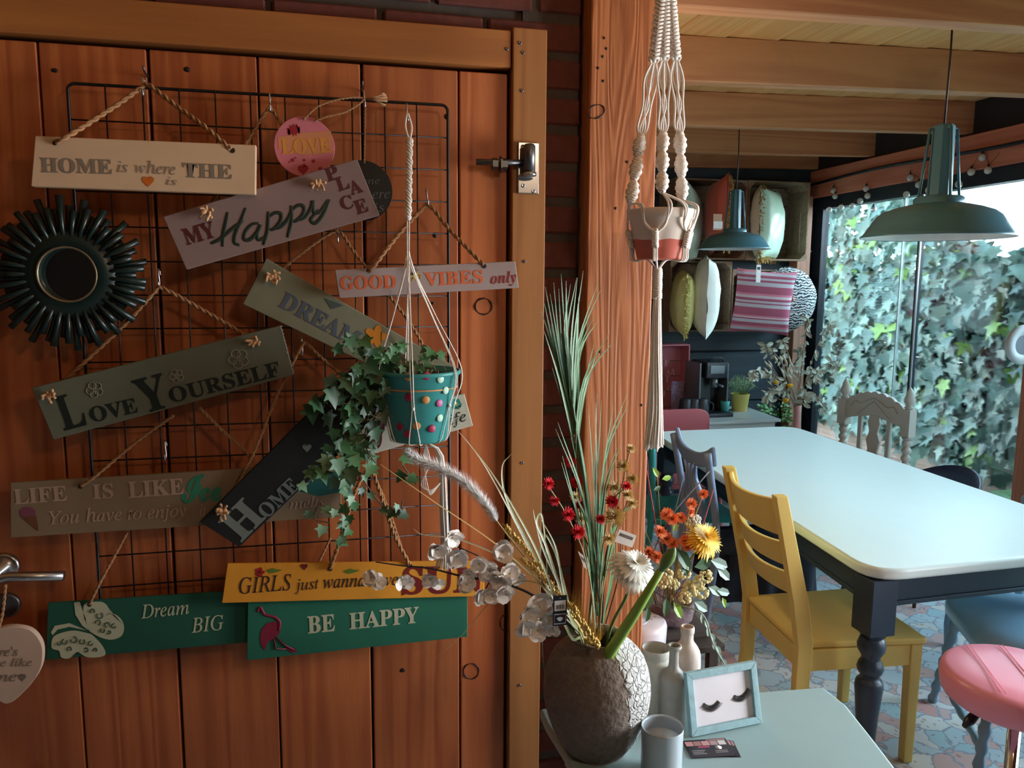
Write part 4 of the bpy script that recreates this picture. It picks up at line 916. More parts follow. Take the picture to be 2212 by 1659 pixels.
for a in (200, 255, 320, 350, 100):
    a = radians(a)
    for s in (-1, 1):
        mb = MB(); j = .010*s
        mb.tube(cr([kn2+V((s*.002, 0, 0)), split+V((.003*cos(a)+s*.0015, 0, 0)), split.lerp(rim(a+.03*s), .5), rim(a+.03*s), rim(a+.03*s, 1.39, .003), rim(a+.16*s, zb_+.012, .003), V((pc_.x+.045*cos(a+.2*s), pc_.y+.045*sin(a+.2*s), zb_-.003)), bot], 6), .0011, 5); mb.build('cord', COTTON, hg)
    mb = MB(); mb.ball(rim(a, 1.392, .003), .0036, 8, 5); mb.build('knot', COTTON, hg)
# tassel under the pot
ta, tb = PY(952, 985, 1.475), PY(965, 1225, 1.475); mb = MB()
for k in range(54):
    a = k*2.4; r0 = .004*sqrt((k+.5)/54)*2; wv_ = R.uniform(-.002, .002)
    P = [bot+V((.2*r0*cos(a), .2*r0*sin(a), 0)), ta+V((r0*.7*cos(a), r0*.7*sin(a), .0)), ta.lerp(tb, .5)+V((r0*cos(a)+wv_, r0*sin(a), 0)), ta.lerp(tb, .8)+V((r0*1.2*cos(a), r0*sin(a), 0)), tb+V((r0*3.0*cos(a), r0*2.2*sin(a), R.uniform(-.004, .004)))]
    mb.tube(cr(P, 3), .00085, 4)
mb.build('tassel', COTTON, hg)
mb = MB()
for k in range(4): p = ta+V((-.01, -.006, -.012)); mb.tube(cr([bot, p+V((-.012-.004*k, 0, .0)), p+V((-.03+.004*k, -.004, -.04)), p+V((-.012, -.006, -.052-.003*k)), p+V((.008, 0, -.04))], 5), .0011, 5)
mb.build('loose_loops', COTTON, hg)

# trailing ivy of the teal pot
iv = thing('ivy_plant', 'trailing ivy spilling left out of the hanging teal pot', 'plant', (pc_.x, pc_.y, 1.45))
STEM = S(92, 74, 52, 'ivy_stem', bmp=0)
base = V((pc_.x-.02, pc_.y, 1.455)); nleaf = 0
def vine(P, nl, smin, smax, mats, face=V((.35, -1, .25)), spread=.02):
    global nleaf
    C_ = cr(P, 6); mb = MB(); mb.tube(C_, .0013, 5); mb.build('stem', STEM, iv)
    for k in range(nl):
        t = (k+.5)/nl; p = C_[min(len(C_)-1, int(t*len(C_)))]; q = p+V((R.uniform(-1, 1)*spread, R.uniform(-.9, .25)*spread, R.uniform(-.8, .6)*spread))
        nr = face+V((R.uniform(-.6, .6), R.uniform(-.3, .3), R.uniform(-.4, .6))); up = V((R.uniform(-.9, .9), R.uniform(-.3, .1), -1+R.uniform(-.2, .6)))
        place_leaf(LEAFS[R.choice(mats)], iv, q, nr, up, R.uniform(smin, smax)); nleaf += 1
q = lambda x, y, Y=1.44: PY(x, y, Y)
vine([base, q(800, 765), q(770, 735), q(740, 740)], 13, .022, .034, [0, 0, 1])
vine([base, q(790, 790), q(745, 800), q(705, 830), q(700, 880)], 20, .024, .04, [0, 0, 0], spread=.026)
vine([base, q(800, 800), q(775, 850), q(760, 900), q(745, 960), q(735, 1000)], 26, .024, .038, [0, 0, 1], spread=.028)
vine([base, q(810, 810), q(800, 860), q(790, 930), q(770, 980)], 18, .022, .034, [0, 0, 0], spread=.026)
vine([q(745, 960), q(730, 995), q(700, 1000), q(672, 1005), q(665, 1030)], 9, .022, .034, [1, 2, 1])
vine([q(745, 960), q(745, 1000), q(742, 1020), q(742, 1060)], 7, .024, .04, [1, 2, 1], spread=.016)
vine([q(760, 940), q(785, 960), q(800, 985), q(812, 1000)], 5, .022, .032, [1, 1, 2], spread=.012)
vine([q(745, 1020), q(748, 1080), q(745, 1130), q(740, 1165)], 11, .018, .026, [1, 2, 1], spread=.014)
vine([q(740, 1100), q(715, 1105), q(690, 1090), q(680, 1120), q(712, 1130)], 4, .016, .024, [1, 2], spread=.010)
vine([q(770, 1010), q(800, 1060), q(835, 1100), q(862, 1105), q(870, 1080)], 8, .016, .024, [1, 2, 0], spread=.012)
vine([q(875, 960), q(870, 1000), q(885, 1025), q(900, 1040)], 3, .022, .028, [1], spread=.007)
vine([base, q(830, 770), q(850, 745), q(875, 740)], 9, .018, .027, [1, 2, 1], face=V((.2, -1, .6)), spread=.014)
vine([V((pc_.x+.02, pc_.y, 1.455)), q(905, 780, 1.47), q(930, 765, 1.46), q(935, 755, 1.46)], 10, .016, .026, [1, 1, 0], face=V((.2, -.8, .8)), spread=.016)
vine([V((pc_.x, pc_.y, 1.455)), q(880, 780, 1.45), q(860, 765, 1.45)], 8, .014, .022, [1, 0, 2], face=V((0, -.8, .8)), spread=.016)
mb = MB()
for k in range(40):
    a = R.uniform(0, 6.28); r_ = .06*sqrt(R.random()); b = V((pc_.x+r_*cos(a), pc_.y+r_*sin(a), 1.45)); mb.tube([b, b+V((R.uniform(-.01, .01), R.uniform(-.01, .01), R.uniform(.008, .022)))], .001, 4)
for k in range(14): p = q(R.uniform(755, 830), R.uniform(740, 1000)); mb.tube(cr([p, p+V((-.008, -.01, -.008)), p+V((-.02, -.008, -.018+R.uniform(-.01, .02)))], 3), .0007, 4)
o2 = mb.build('dry_stems', S(150, 124, 88, 'dry_stem', bmp=0), iv); o2['kind'] = 'stuff'

# ------------------------------------------------------------ white and coral pot in macrame
WP = V((.625, 1.42, 0)); wz0, wz1 = 1.668, 1.762
N = NT('dipped_pot'); tcn = N.n('TexCoord'); sx = N.n('SeparateXYZ'); N.l(tcn.outputs['Object'], sx.inputs[0]); no = N.n('TexNoise', Scale=30.0); N.l(tcn.outputs['Object'], no.inputs['Vector'])
ma = N.n('Math', operation='MULTIPLY_ADD'); N.l(no.outputs['Fac'], ma.inputs[0]); ma.inputs[1].default_value = .008; N.l(sx.outputs['Z'], ma.inputs[2])
gt = N.n('Math', operation='GREATER_THAN'); N.l(ma.outputs[0], gt.inputs[0]); gt.inputs[1].default_value = 1.708
N.l(mixc(N, gt.outputs[0], srgb(206, 104, 86), srgb(232, 214, 200)), N.b.inputs['Base Color']); N.b.inputs['Roughness'].default_value = .45
wp = thing('plant_pot', 'white pot with coral dipped base hanging in macrame by the post', 'pot', (WP.x, WP.y, wz0))
mb = MB(); mb.lathe([(.001, wz0), (.042, wz0), (.044, wz0+.003), (.060, wz1-.018), (.063, wz1-.017), (.066, wz1-.002), (.0655, wz1), (.0635, wz1-.001), (.058, wz1-.02), (.001, wz1-.024)], c=(WP.x, WP.y, 0), n=40); mb.build('pot', N.m, wp)
mc = thing('macrame_hanger', 'white macrame plant hanger with long tassel in front of the post', 'plant hanger', (WP.x, WP.y, 2.45))
def spiral(mb, A, B, lobes, amp=.0075, r=.0028, strands=3):
    n = lobes*14
    for s in range(strands):
        mb.tube([A.lerp(B, i/n)+V(((.002+amp*abs(sin(pi*lobes*i/n))**.7)*cos(i*1.15+s*2*pi/strands), (.002+amp*abs(sin(pi*lobes*i/n))**.7)*sin(i*1.15+s*2*pi/strands), 0)) for i in range(n+1)], r, 6)
mb = MB()
for s in range(3):
    mb.tube([A_ for A_ in [PY(1415, 395, 1.42)]]*1+[PY(1416, 400, 1.42)], .001, 3) if False else None
arms = [((1428, 0), (1412, 135), (1385, 290), (1362, 440), -158), ((1440, 0), (1434, 130), (1432, 285), (1430, 415), -88), ((1452, 0), (1460, 130), (1468, 285), (1474, 432), -25)]
hub = PZ(1438, 0, 2.45); hub = PY(1440, -110, 1.42)
ex = [PY(1445, 100, 1.47), PY(1440, 288, 1.48), PY(1440, 425, 1.485)]
allarms = [(PY(*a[0], 1.42), PY(*a[1], 1.42-.0), PY(*a[2], 1.42), PY(*a[3], 1.42+(-.055 if a[4] == -88 else -.02)), radians(a[4])) for a in arms]
for A0, A1, A2, A3, ang in allarms:
    mb = MB(); n = 40
    for s in (-1, 1):   # square-knot band
        mb.tube([hub.lerp(A1, .12+.88*i/n) + V((s*(.0065+.0022*abs(sin(i*1.1))), .003*sin(i*2.2+s), 0)) for i in range(n+1)], .0027, 6)
    mb.tube([hub, hub.lerp(A1, .5), A1], .0045, 6)
    for i in range(0, 26): p = hub.lerp(A1, .12+.88*i/26); mb.tube([p+V((-.008, -.004, .001)), p+V((0, -.007, -.0012)), p+V((.008, -.004, .001))], .0026, 5)
    mb.build('square_knots', COTTON, mc)
    mb = MB()
    for s in range(5):
        f = (s-2)/2; mb.tube(cr([A1+V((f*.004, 0, 0)), A1.lerp(A2, .25)+V((f*.013, .003*(s % 2), 0)), A1.lerp(A2, .6)+V((-f*.008 if s % 2 else f*.008, -.003, 0)), A1.lerp(A2, .9)+V((f*.010, 0, 0)), A2+V((f*.003, 0, -.004))], 5), .0021, 6)
    mb.build('cords', COTTON, mc)
    mb = MB(); spiral(mb, A2, A3, 3, amp=.0085, r=.0034, strands=4); mb.build('spiral_knots', COTTON, mc)
WR = lambda a, z: V((WP.x+cos(a)*(.044+.020*(z-wz0)/(wz1-wz0)+.005), WP.y+sin(a)*(.044+.020*(z-wz0)/(wz1-wz0)+.005), z))
tk = PY(1420, 585, 1.42); kn = [radians(-123), radians(-55), radians(-5), radians(160)]
ends = [(A3, ang) for _, _, _, A3, ang in allarms]
for i_, (A3, ang) in enumerate(ends):
    for s in (-1, 1):
        for e in (0, 1):
            ka = kn[[3, 0, 0, 1, 1, 2][i_*2+(s > 0)]]
            mb = MB(); mb.tube(cr([A3, WR(ang+.18*s+.08*e*s, wz1+.004), WR((ang+ka)/2 if abs(ang-ka) < 3 else ka, 1.735)+V((0, 0, -.003*e)), WR(ka+.03*e, 1.715)], 6), .0021, 6); mb.build('cord', COTTON, mc)
for ka in kn:
    mb = MB(); A, B = WR(ka, 1.722)*1, WR(ka, 1.690); n = 18
    for s in range(3): mb.tube([A.lerp(B, i/n)+V((.0045*cos(i*.9+s*2.1), .0045*sin(i*.9+s*2.1), 0)) for i in range(n+1)], .0028, 6)
    mb.build('knot', COTTON, mc)
    for e in range(3):
        mb = MB(); mb.tube(cr([B+V((.003*(e-1), 0, 0)), WR(ka, wz0+.004)+V((.003*(e-1), 0, -.006)), tk+V((.02*cos(ka), .02*sin(ka), .022)), tk], 5), .0021, 6); mb.build('cord', COTTON, mc)
mb = MB(); A, B = tk+V((0, 0, .004)), PY(1419, 645, 1.42)
for s in range(2): mb.tube([A.lerp(B, i/60)+V((.0085*cos(i*.75+s*pi), .0085*sin(i*.75+s*pi), 0)) for i in range(61)], .0021, 6)
mb.tube([A, B], .0075, 10); mb.build('wrap', COTTON, mc)
mb = MB(); T1 = PY(1412, 962, 1.42)
for k in range(40):
    a = k*2.4; r0 = .013*sqrt((k+.5)/40); P = [B+V((r0*.5*cos(a), r0*.5*sin(a), .005)), B.lerp(T1, .35)+V((r0*.8*cos(a), r0*.8*sin(a), 0)), B.lerp(T1, .75)+V((r0*1.15*cos(a+.3), r0*sin(a+.3), 0)), T1+V((r0*1.5*cos(a), r0*1.3*sin(a), R.uniform(-.012, .006)))]
    mb.tube(cr(P, 4), .0019, 5)
mb.build('tassel', COTTON, mc)
mb = MB(); mb.tube([hub, hub+V((0, 0, .5))], .003, 6); mb.build('hanging_cord', COTTON, mc)

# ------------------------------------------------------------ small table in front
GT = S(150, 176, 178, 'pale_blue_grey_table', rough=.4, var=.03, bmp=.03)
tb_ = thing('side_table', 'small pale blue-grey table with rounded ends below the post', 'table', (.72, 1.2, 0))
L_ = [(.404, 1.455)]+[(1.033, 1.405)]+[(1.035, 1.33), (1.01, 1.22), (.985, 1.12), (.955, 1.0), (.90, .90), (.78, .85), (.62, .85), (.50, .90), (.45, .99), (.428, 1.10), (.412, 1.25), (.402, 1.40)]
mb = MB(); mb.slab(L_, .728, .75); mb.build('table_top', GT, tb_, bevel=.006, seg=3)
mb = MB(); mb.slab([(.44, 1.39), (.98, 1.35), (.93, 1.0), (.80, .92), (.6, .92), (.48, 1.0)], .66, .727); mb.build('apron', GT, tb_)
for x, y in ((.47, 1.36), (.95, 1.32), (.52, 1.0), (.88, .98)): mb = MB(); mb.tube([(x, y, 0), (x, y, .66)], [.014, .022], 10); mb.build('leg', GT, tb_)

# big rough vase
N = NT('rough_vase'); tcn = N.n('TexCoord'); sx = N.n('SeparateXYZ'); N.l(tcn.outputs['Object'], sx.inputs[0]); no = N.n('TexNoise', Scale=22.0, Detail=6.0); N.l(tcn.outputs['Object'], no.inputs['Vector'])
ma = N.n('Math', operation='MULTIPLY_ADD'); N.l(no.outputs['Fac'], ma.inputs[0]); ma.inputs[1].default_value = .05; N.l(sx.outputs['X'], ma.inputs[2])
vz = N.n('Math', operation='MULTIPLY_ADD'); N.l(sx.outputs['Z'], vz.inputs[0]); vz.inputs[1].default_value = .12; N.l(ma.outputs[0], vz.inputs[2])
gt = N.n('MapRange'); N.l(vz.outputs[0], gt.inputs[0]); gt.inputs[1].default_value = .062; gt.inputs[2].default_value = .066
vo = N.n('TexVoronoi', Scale=70.0, feature='DISTANCE_TO_EDGE'); nn = N.n('TexNoise', Scale=90.0, Detail=5.0)
dv = N.n('VectorMath', operation='ADD'); ds = N.n('VectorMath', operation='SCALE'); ds.inputs['Scale'].default_value = .03; n5 = N.n('TexNoise', Scale=40.0); N.l(tcn.outputs['Object'], n5.inputs['Vector']); N.l(n5.outputs['Color'], ds.inputs[0]); N.l(tcn.outputs['Object'], dv.inputs[0]); N.l(ds.outputs[0], dv.inputs[1])
N.l(dv.outputs[0], vo.inputs['Vector']); N.l(tcn.outputs['Object'], nn.inputs['Vector'])
pl_ = mixc(N, nn.outputs['Fac'], srgb(150, 146, 142), srgb(214, 212, 210)); cl_ = mixc(N, nn.outputs['Fac'], srgb(92, 80, 72), srgb(138, 122, 110))
N.l(mixc(N, gt.outputs[0], cl_, pl_), N.b.inputs['Base Color']); N.b.inputs['Roughness'].default_value = .85
hm = N.n('Math', operation='MULTIPLY'); vr = N.n('MapRange'); N.l(vo.outputs['Distance'], vr.inputs[0]); vr.inputs[2].default_value = .12; N.l(vr.outputs[0], hm.inputs[0]); N.l(gt.outputs[0], hm.inputs[1])
ha = N.n('Math', operation='ADD'); N.l(hm.outputs[0], ha.inputs[0]); N.l(nn.outputs['Fac'], ha.inputs[1]); bump(N, ha.outputs[0], .9, .004)
vc = V((.472, 1.30, .75))
vp = [(.001, .002), (.052, .002), (.058, .004), (.078, .035), (.093, .075), (.0995, .11), (.098, .145), (.088, .178), (.072, .200), (.058, .211), (.053, .219), (.052, .223), (.047, .223), (.046, .214), (.06, .195), (.08, .15), (.08, .1), (.06, .03), (.001, .02)]
prof = [(p.x, p.z) for p in cr([V((a, 0, b)) for a, b in vp], 3)]
vs_ = thing('vase', 'large rough grey vase with cracked plaster side, full of stems', 'vase', vc)
mb = MB(); mb.lathe(prof, c=vc, n=96, dr=lambda a, z: .012*noise.noise(V((cos(a)*2, sin(a)*2, z*14)))+.012*noise.noise(V((cos(a)*9, sin(a)*9, z*70)))*(1 if cos(a-.1) > .15 else .2)); b_ = mb.build('body', N.m, vs_)
b_.matrix_parent_inverse = Matrix(); b_.location = (0, 0, 0)
for v in b_.data.vertices: v.co -= vc

# bottles, jar, candle
STN = plain('stoneware_grey', srgb(150, 146, 140), .5, var=.12, nscale=50, bmp=.25); STP = plain('stoneware_pink', srgb(206, 192, 182), .7, var=.15, nscale=45, bmp=.7); STW = plain('stoneware_white', srgb(192, 192, 182), .7, var=.15, nscale=45, bmp=.7)
def lobj(name, label, cat, c, prof, mat, n=36, part='body'):
    o = thing(name, label, cat, c); mb = MB(); mb.lathe([(p.x, p.z) for p in cr([V((a, 0, b)) for a, b in prof], 2)], c=c, n=n); mb.build(part, mat, o); return o
c = V((.648, 1.345, .75))
lobj('bottle', 'slim grey stoneware bottle with flared lip beside the rough vase', 'bottle', c, [(.001, 0), (.023, 0), (.0265, .004), (.027, .03), (.027, .085), (.0255, .1), (.016, .112), (.0105, .12), (.0095, .135), (.0095, .152), (.0135, .157), (.015, .161), (.0135, .164), (.0085, .163), (.0075, .15), (.0075, .13), (.001, .128)], STN)
c = V((.705, 1.405, .75))
lobj('bottle', 'crusted pinkish-white bottle with bulging shoulders, at the back', 'bottle', c, [(.001, 0), (.026, 0), (.029, .005), (.029, .04), (.0265, .06), (.029, .075), (.0295, .1), (.027, .118), (.019, .132), (.0135, .14), (.013, .155), (.0145, .158), (.0145, .168), (.0125, .171), (.0105, .168), (.0105, .15), (.001, .145)], STP)
c = V((.632, 1.395, .75))
lobj('jar', 'open crusted whitish jar between the vase and the bottles', 'jar', c, [(.001, 0), (.03, 0), (.0345, .005), (.035, .05), (.0345, .10), (.032, .113), (.0285, .118), (.0295, .122), (.0305, .134), (.029, .137), (.0265, .136), (.0255, .122), (.0255, .11), (.001, .108)], STW)
cc = PZ(1431, 1570, .84); c = V((cc.x, cc.y, .75))
cn = lobj('candle', 'white candle in a silvery frosted glass cup, nearest the viewer', 'candle', c, [(.001, 0), (.034, 0), (.036, .002), (.0365, .05), (.037, .089), (.0365, .091), (.0345, .0905), (.034, .085), (.034, .07), (.034, .068)], plain('silvered_glass', srgb(176, 186, 194), .25, .15, var=.08, nscale=8, bmp=0), part='cup')
mb = MB(); mb.lathe([(.0338, .066), (.02, .068), (.001, .0675)], c=c, n=30); mb.build('wax', S(226, 224, 206, 'wax', rough=.4, bmp=0, trans=.2), cn)
mb = MB(); mb.tube([c+V((0, 0, .067)), c+V((.001, 0, .073))], .0008, 5); mb.build('wick', S(150, 140, 110), cn)

# picture frame with eyelashes
FB = plain('chalky_blue_frame', srgb(146, 182, 190), .65, var=.16, nscale=70, bmp=.5)
bl = PZ(1490, 1590, .7505); br_ = PZ(1641, 1559, .7505); ux = (br_-bl).normalized(); W_ = (br_-bl).length; back = V((-ux.y, ux.x, 0)); lean = radians(14); uz = V((0, 0, cos(lean)))+back*sin(lean); nf = ux.cross(uz)
if nf.y > 0: nf = -nf
H_ = .120; fr_ = thing('picture_frame', 'chalky blue frame with two black eyelashes on a white ground', 'picture frame', bl.lerp(br_, .5))
def FP(u, v, d=0): return bl+ux*(u*W_)+uz*(v*H_)+nf*d
def fbox(u0, u1, v0, v1, d0, d1): 
    mb = MB(); vs = [FP(u, v, d) for d in (d0, d1) for v in (v0, v1) for u in (u0, u1)]; return mb.add(vs, [(0, 2, 3, 1), (4, 5, 7, 6), (0, 1, 5, 4), (2, 6, 7, 3), (0, 4, 6, 2), (1, 3, 7, 5)])
bw, bh = .085, .115
for k, q4 in enumerate((((0, 0), (1, 0), (1-bw, bh), (bw, bh)), ((1, 0), (1, 1), (1-bw, 1-bh), (1-bw, bh)), ((1, 1), (0, 1), (bw, 1-bh), (1-bw, 1-bh)), ((0, 1), (0, 0), (bw, bh), (bw, 1-bh)))):
    mb = MB(); vs = [FP(u, v, .009) for u, v in q4]+[FP(u, v, -.004) for u, v in q4]; mb.add(vs, [(0, 1, 2, 3), (7, 6, 5, 4), (0, 4, 5, 1), (1, 5, 6, 2), (2, 6, 7, 3), (3, 7, 4, 0)]); mb.build('moulding', FB, fr_, bevel=.001, seg=2)
fbox(bw*.9, 1-bw*.9, bh*.9, 1-bh*.9, -.003, .001).build('picture', S(226, 220, 226, 'white_card', bmp=0), fr_)
LSH = S(14, 14, 16, 'lash_black', bmp=0)
for cu, cv_, ti in ((.33, .43, -.0), (.77, .50, .32)):
    mb = MB()
    for k in range(23):
        t = k/22*2-1; u, v = cu+.095*t, cv_+.06*(t*t-.4)+ti*.12*t; L = .13*(1-.2*abs(t)); a = -pi/2+t*.8+ti*.2
        mb.tube([FP(u, v, .0016), FP(u+L*.5*cos(a)*.8, v+L*.55*sin(a), .0016), FP(u+L*cos(a), v+L*.8*sin(a)*1.0, .0016)], [.0009, .0006, .0002], 4)
    mb.tube([FP(cu+.1*t, cv_+.06*(t*t-.4)+ti*.12*t, .0016) for t in [k/10*2-1 for k in range(11)]], .0012, 4); mb.build('eyelash', LSH, fr_)
mb = MB(); p = FP(.5, .75, -.004); mb.tube([p, V((p.x, p.y, .752))+back*.045], .003, 6); mb.build('stand', S(60, 60, 62), fr_)

# visiting cards
CK = S(40, 36, 44, 'card_dark', rough=.35, bmp=0); CP = S(206, 150, 150, 'card_pink', rough=.4, bmp=0); CWt = S(220, 214, 214, 'card_white', bmp=0, rough=.4); CM = S(200, 70, 120, 'card_magenta', bmp=0)
for k, (dx, dy, an) in enumerate(((.010, .004, -.10), (.006, .002, -.05), (.003, .003, .03), (0, 0, 0))):
    a, b = PZ(1488, 1637, .752), PZ(1612, 1630, .752); ux_ = (b-a).normalized(); cu_ = V((a.x+.004, a.y-.002, 0)); an0 = atan2(ux_.y, ux_.x)+an+.0; e1 = V((cos(an0), sin(an0), 0)); e2 = V((-sin(an0), cos(an0), 0)); z = .7505+.0005*k
    o = thing('business_card', ['dark card peeping out furthest at the bottom of the card stack', 'dark card second from the bottom of the fanned stack', 'dark card just under the topmost one of the stack', 'dark card with pink pictures on top of the stack by the eyelash frame'][k], 'card', (cu_.x, cu_.y, z), group='visiting cards fanned on the small table')
    def cbox(u0, u1, v0, v1, h0, h1, m, nm):
        mb = MB(); vs = [cu_+V((dx, dy, 0))+e1*u+e2*v+V((0, 0, z+h)) for h in (h0, h1) for v in (v0, v1) for u in (u0, u1)]; mb.add(vs, [(0, 2, 3, 1), (4, 5, 7, 6), (0, 1, 5, 4), (2, 6, 7, 3), (0, 4, 6, 2), (1, 3, 7, 5)]); mb.build(nm, m, o)
    cbox(0, .085, 0, .052, 0, .0004, CK, 'card')
    if k == 3:
        for j in range(5): cbox(.003+.016*j, .0175+.016*j, .036, .050, .0004, .00045, (CP, S(170, 120, 116, bmp=0), CP, S(186, 150, 150, bmp=0), CWt)[j], 'printed_picture')
        cbox(.024, .046, .0295, .0335, .0004, .00046, CM, 'printed_title')
        for j in range(3): cbox(.008, .034-.004*(j % 2), .020-.005*j, .022-.005*j, .0004, .00045, S(150, 146, 150, bmp=0), 'printed_line')
        for j in range(2): cbox(.052, .076, .017-.005*j, .019-.005*j, .0004, .00045, S(150, 146, 150, bmp=0), 'printed_line')
        mb = MB(); mb.lathe([(.0065, 0), (.0001, .0001)], c=cu_+e1*.062+e2*.028+V((0, 0, z+.00045)), n=18); mb.build('printed_disc', CWt, o)
    else: cbox(.045, .083, .036, .050, .0004, .00045, CP, 'printed_picture')
# ------------------------------------------------------------ pendant lamps
LMP = S(78, 130, 150, 'petrol_enamel', rough=.35, var=.03, bmp=.02); LIN = S(226, 228, 232, 'white_enamel', rough=.5, bmp=0)
def lamp(label, C, Rr, zr, zc, ztop):
    o = thing('pendant_lamp', label, 'lamp', (C.x, C.y, ztop), group='petrol pendant lamps over the table'); s = Rr/.235
    pf = [(.235, 0), (.236, .004), (.226, .012), (.206, .042), (.188, .070), (.168, .085), (.135, .097), (.10, .106), (.074, .112)]
    mb = MB(); mb.lathe([(a*s, zr+b*s) for a, b in pf], c=(C.x, C.y, 0), n=56, cap=False); mb.build('shade', LMP, o)
    mb = MB(); mb.lathe([(a*s*.992, zr+b*s-.0025) for a, b in pf[1:]]+[(.001, zr+.10*s)], c=(C.x, C.y, 0), n=56, cap=False); mb.build('shade_lining', LIN, o)
    mb = MB(); mb.lathe([(.076*s, zr+.108*s), (.077*s, zr+.128*s), (.070*s, zr+.134*s), (.001, zr+.135*s)], c=(C.x, C.y, 0), n=28, cap=False); mb.build('collar', LMP, o)
    mb = MB(); mb.lathe([(.038*s, zr+.13*s), (.034*s, zc-.006), (.030*s, zc)], c=(C.x, C.y, 0), n=8, smooth=False); mb.build('neck', LMP, o)
    mb = MB(); d = V((.97, -.23, 0)); e = V((.23, .97, 0))
    for ax in (d, e):
        mb.tube([C*1+V((0, 0, zc-.012))-ax*(.045*s), C+V((0, 0, zc-.012))+ax*(.045*s)], .0045, 6)
        for sg in (-1, 1): mb.tube([C+V((0, 0, zc-.012))+ax*(sg*.045*s), C+V((0, 0, zr+.13*s))+ax*(sg*.068*s)], .0048, 6)
    mb.build('bracket', LMP, o)
    mb = MB(); mb.tube([C+V((0, 0, zc-.005)), C+V((.004, 0, (zc+ztop)/2)), C+V((0, 0, ztop))], .0035, 6); mb.build('cord', S(44, 28, 24, 'lamp_cord', bmp=0), o)
    mb = MB(); mb.ball(C+V((0, 0, zr+.045*s)), .034*s, 16, 10); mb.tube([C+V((0, 0, zr+.06*s)), C+V((0, 0, zr+.12*s))], .018*s, 10); mb.build('bulb', S(226, 226, 220, 'opal_bulb', rough=.2, bmp=0), o)
lamp('large petrol metal pendant hanging nearest over the table', V((2.055, 2.335, 0)), .243, 1.787, 2.165, 2.64)
lamp('small-looking petrol metal pendant farther back near the crates', V((2.425, 4.40, 0)), .216, 1.838, 2.195, 2.655)

# ------------------------------------------------------------ crates on the end wall
def crate(label, X0, X1, Z0, Z1, Y0=5.22, Y1=5.495, posts=((0, 0), (1, 0), (0, 1), (1, 1))):
    o = thing('wooden_crate', label, 'crate', ((X0+X1)/2, (Y0+Y1)/2, Z0), group='weathered fruit crates on the end wall'); t = .011; dY = (Y1-Y0)/3
    for k in range(3):
        a, b = Y0+k*dY, Y0+(k+1)*dY-.006
        for bx in ((X0, X1, a, b, Z0, Z0+t), (X0, X1, a, b, Z1-t, Z1), (X0, X0+t, a, b, Z0+t, Z1-t), (X1-t, X1, a, b, Z0+t, Z1-t)): mb = MB(); mb.box(*bx); mb.build('slat', CRATEW, o)
    n = 4; h = (Z1-Z0-.02)/n
    for k in range(n): mb = MB(); mb.box(X0+t, X1-t, Y1-.011, Y1, Z0+.012+k*h, Z0+.012+(k+1)*h-.008); mb.build('slat', CRATEW, o)
    for (i, j) in posts:
        x = X0+t if i == 0 else X1-t; z = Z0+t if j == 0 else Z1-t; sx = 1 if i == 0 else -1; sz = 1 if j == 0 else -1
        mb = MB(); mb.prism([(x, z), (x+sx*.045, z), (x, z+sz*.045)], Y0, Y1-.012); mb.build('corner_block', CRATEW, o)
crate('upper left crate holding the coral cushion', 2.40, 2.968, 1.802, 2.370)
crate('upper right crate holding the mint satin cushion', 2.975, 3.475, 1.802, 2.372)
crate('lower left crate holding the yellow and the white cushion', 2.385, 2.868, 1.282, 1.790)
crate('lower right crate with the striped cushion in front', 2.876, 3.375, 1.278, 1.735)

# ------------------------------------------------------------ cushions
def cushion(label, c, w, h, t, rot, mat, group=None, name='cushion', nseg=18, puff=1.0, wr=.006, corner=.12):
    "c centre; width axis local X, height Z, thickness Y; rot = (x,y,z) euler"
    o = thing(name, label, 'cushion', c, group=group or 'cushions in the fruit crates', world=False); o.rotation_euler = rot
    mb = MB(); n = nseg; vs = []; idx = {}
    for s in (1, -1):
        for j in range(n+1):
            for i in range(n+1):
                u, v = i/n*2-1, j/n*2-1; e = (max(0, (1-u*u))*max(0, (1-v*v)))**.38; sh = 1-corner*(1-abs(abs(u)-abs(v)))*0-corner*((1-v*v)*abs(u)**6 if abs(u) > abs(v) else 0)*.6
                X_, Z_ = u*w/2*(1-.07*(1-v*v)*abs(u)), v*h/2*(1-.07*(1-u*u)*abs(v))
                wrk = wr*noise.noise(V((u*2.2, v*2.2, s*3+w*9)))+wr*.5*noise.noise(V((u*6, v*6, s)))*e
                vs.append((X_, s*(t/2*e*puff)+wrk, Z_))
    N_ = (n+1)**2
    fs = []
    for s in (0, 1):
        for j in range(n):
            for i in range(n): a = s*N_+j*(n+1)+i; f = (a, a+1, a+n+2, a+n+1); fs.append(f if s else f[::-1])
    mb.add(vs, fs, True); b = mb.build('cover', mat, o, weld=True); return o
def fringe(o, edge_pts, mat, L_=.03, n=160, r=.0022, name='fringe'):
    mb = MB(); P = cr(edge_pts, 8)
    for k in range(n):
        p = P[int(k/n*len(P))]+V((R.uniform(-.004, .004), R.uniform(-.004, .004), R.uniform(-.004, .004))); d = V((R.uniform(-1, 1), R.uniform(-1.6, .3), R.uniform(-1, .5))).normalized()
        L = L_*1.25; mb.tube([p, p+d*L*.5, p+d*L+V((0, 0, -L*.3))], r*1.4, 3, caps=False)
    return mb.build(name, mat, o, kind='stuff')
GOLDF = S(196, 160, 96, 'gold_fringe', bmp=0, rough=.8)
SAT = S(178, 194, 178, 'grey_green_satin', rough=.35, bmp=.05); COR = S(236, 110, 92, 'coral_velvet', rough=.7, sheen=.3); MNT = S(200, 230, 208, 'mint_satin', rough=.3, bmp=.05)
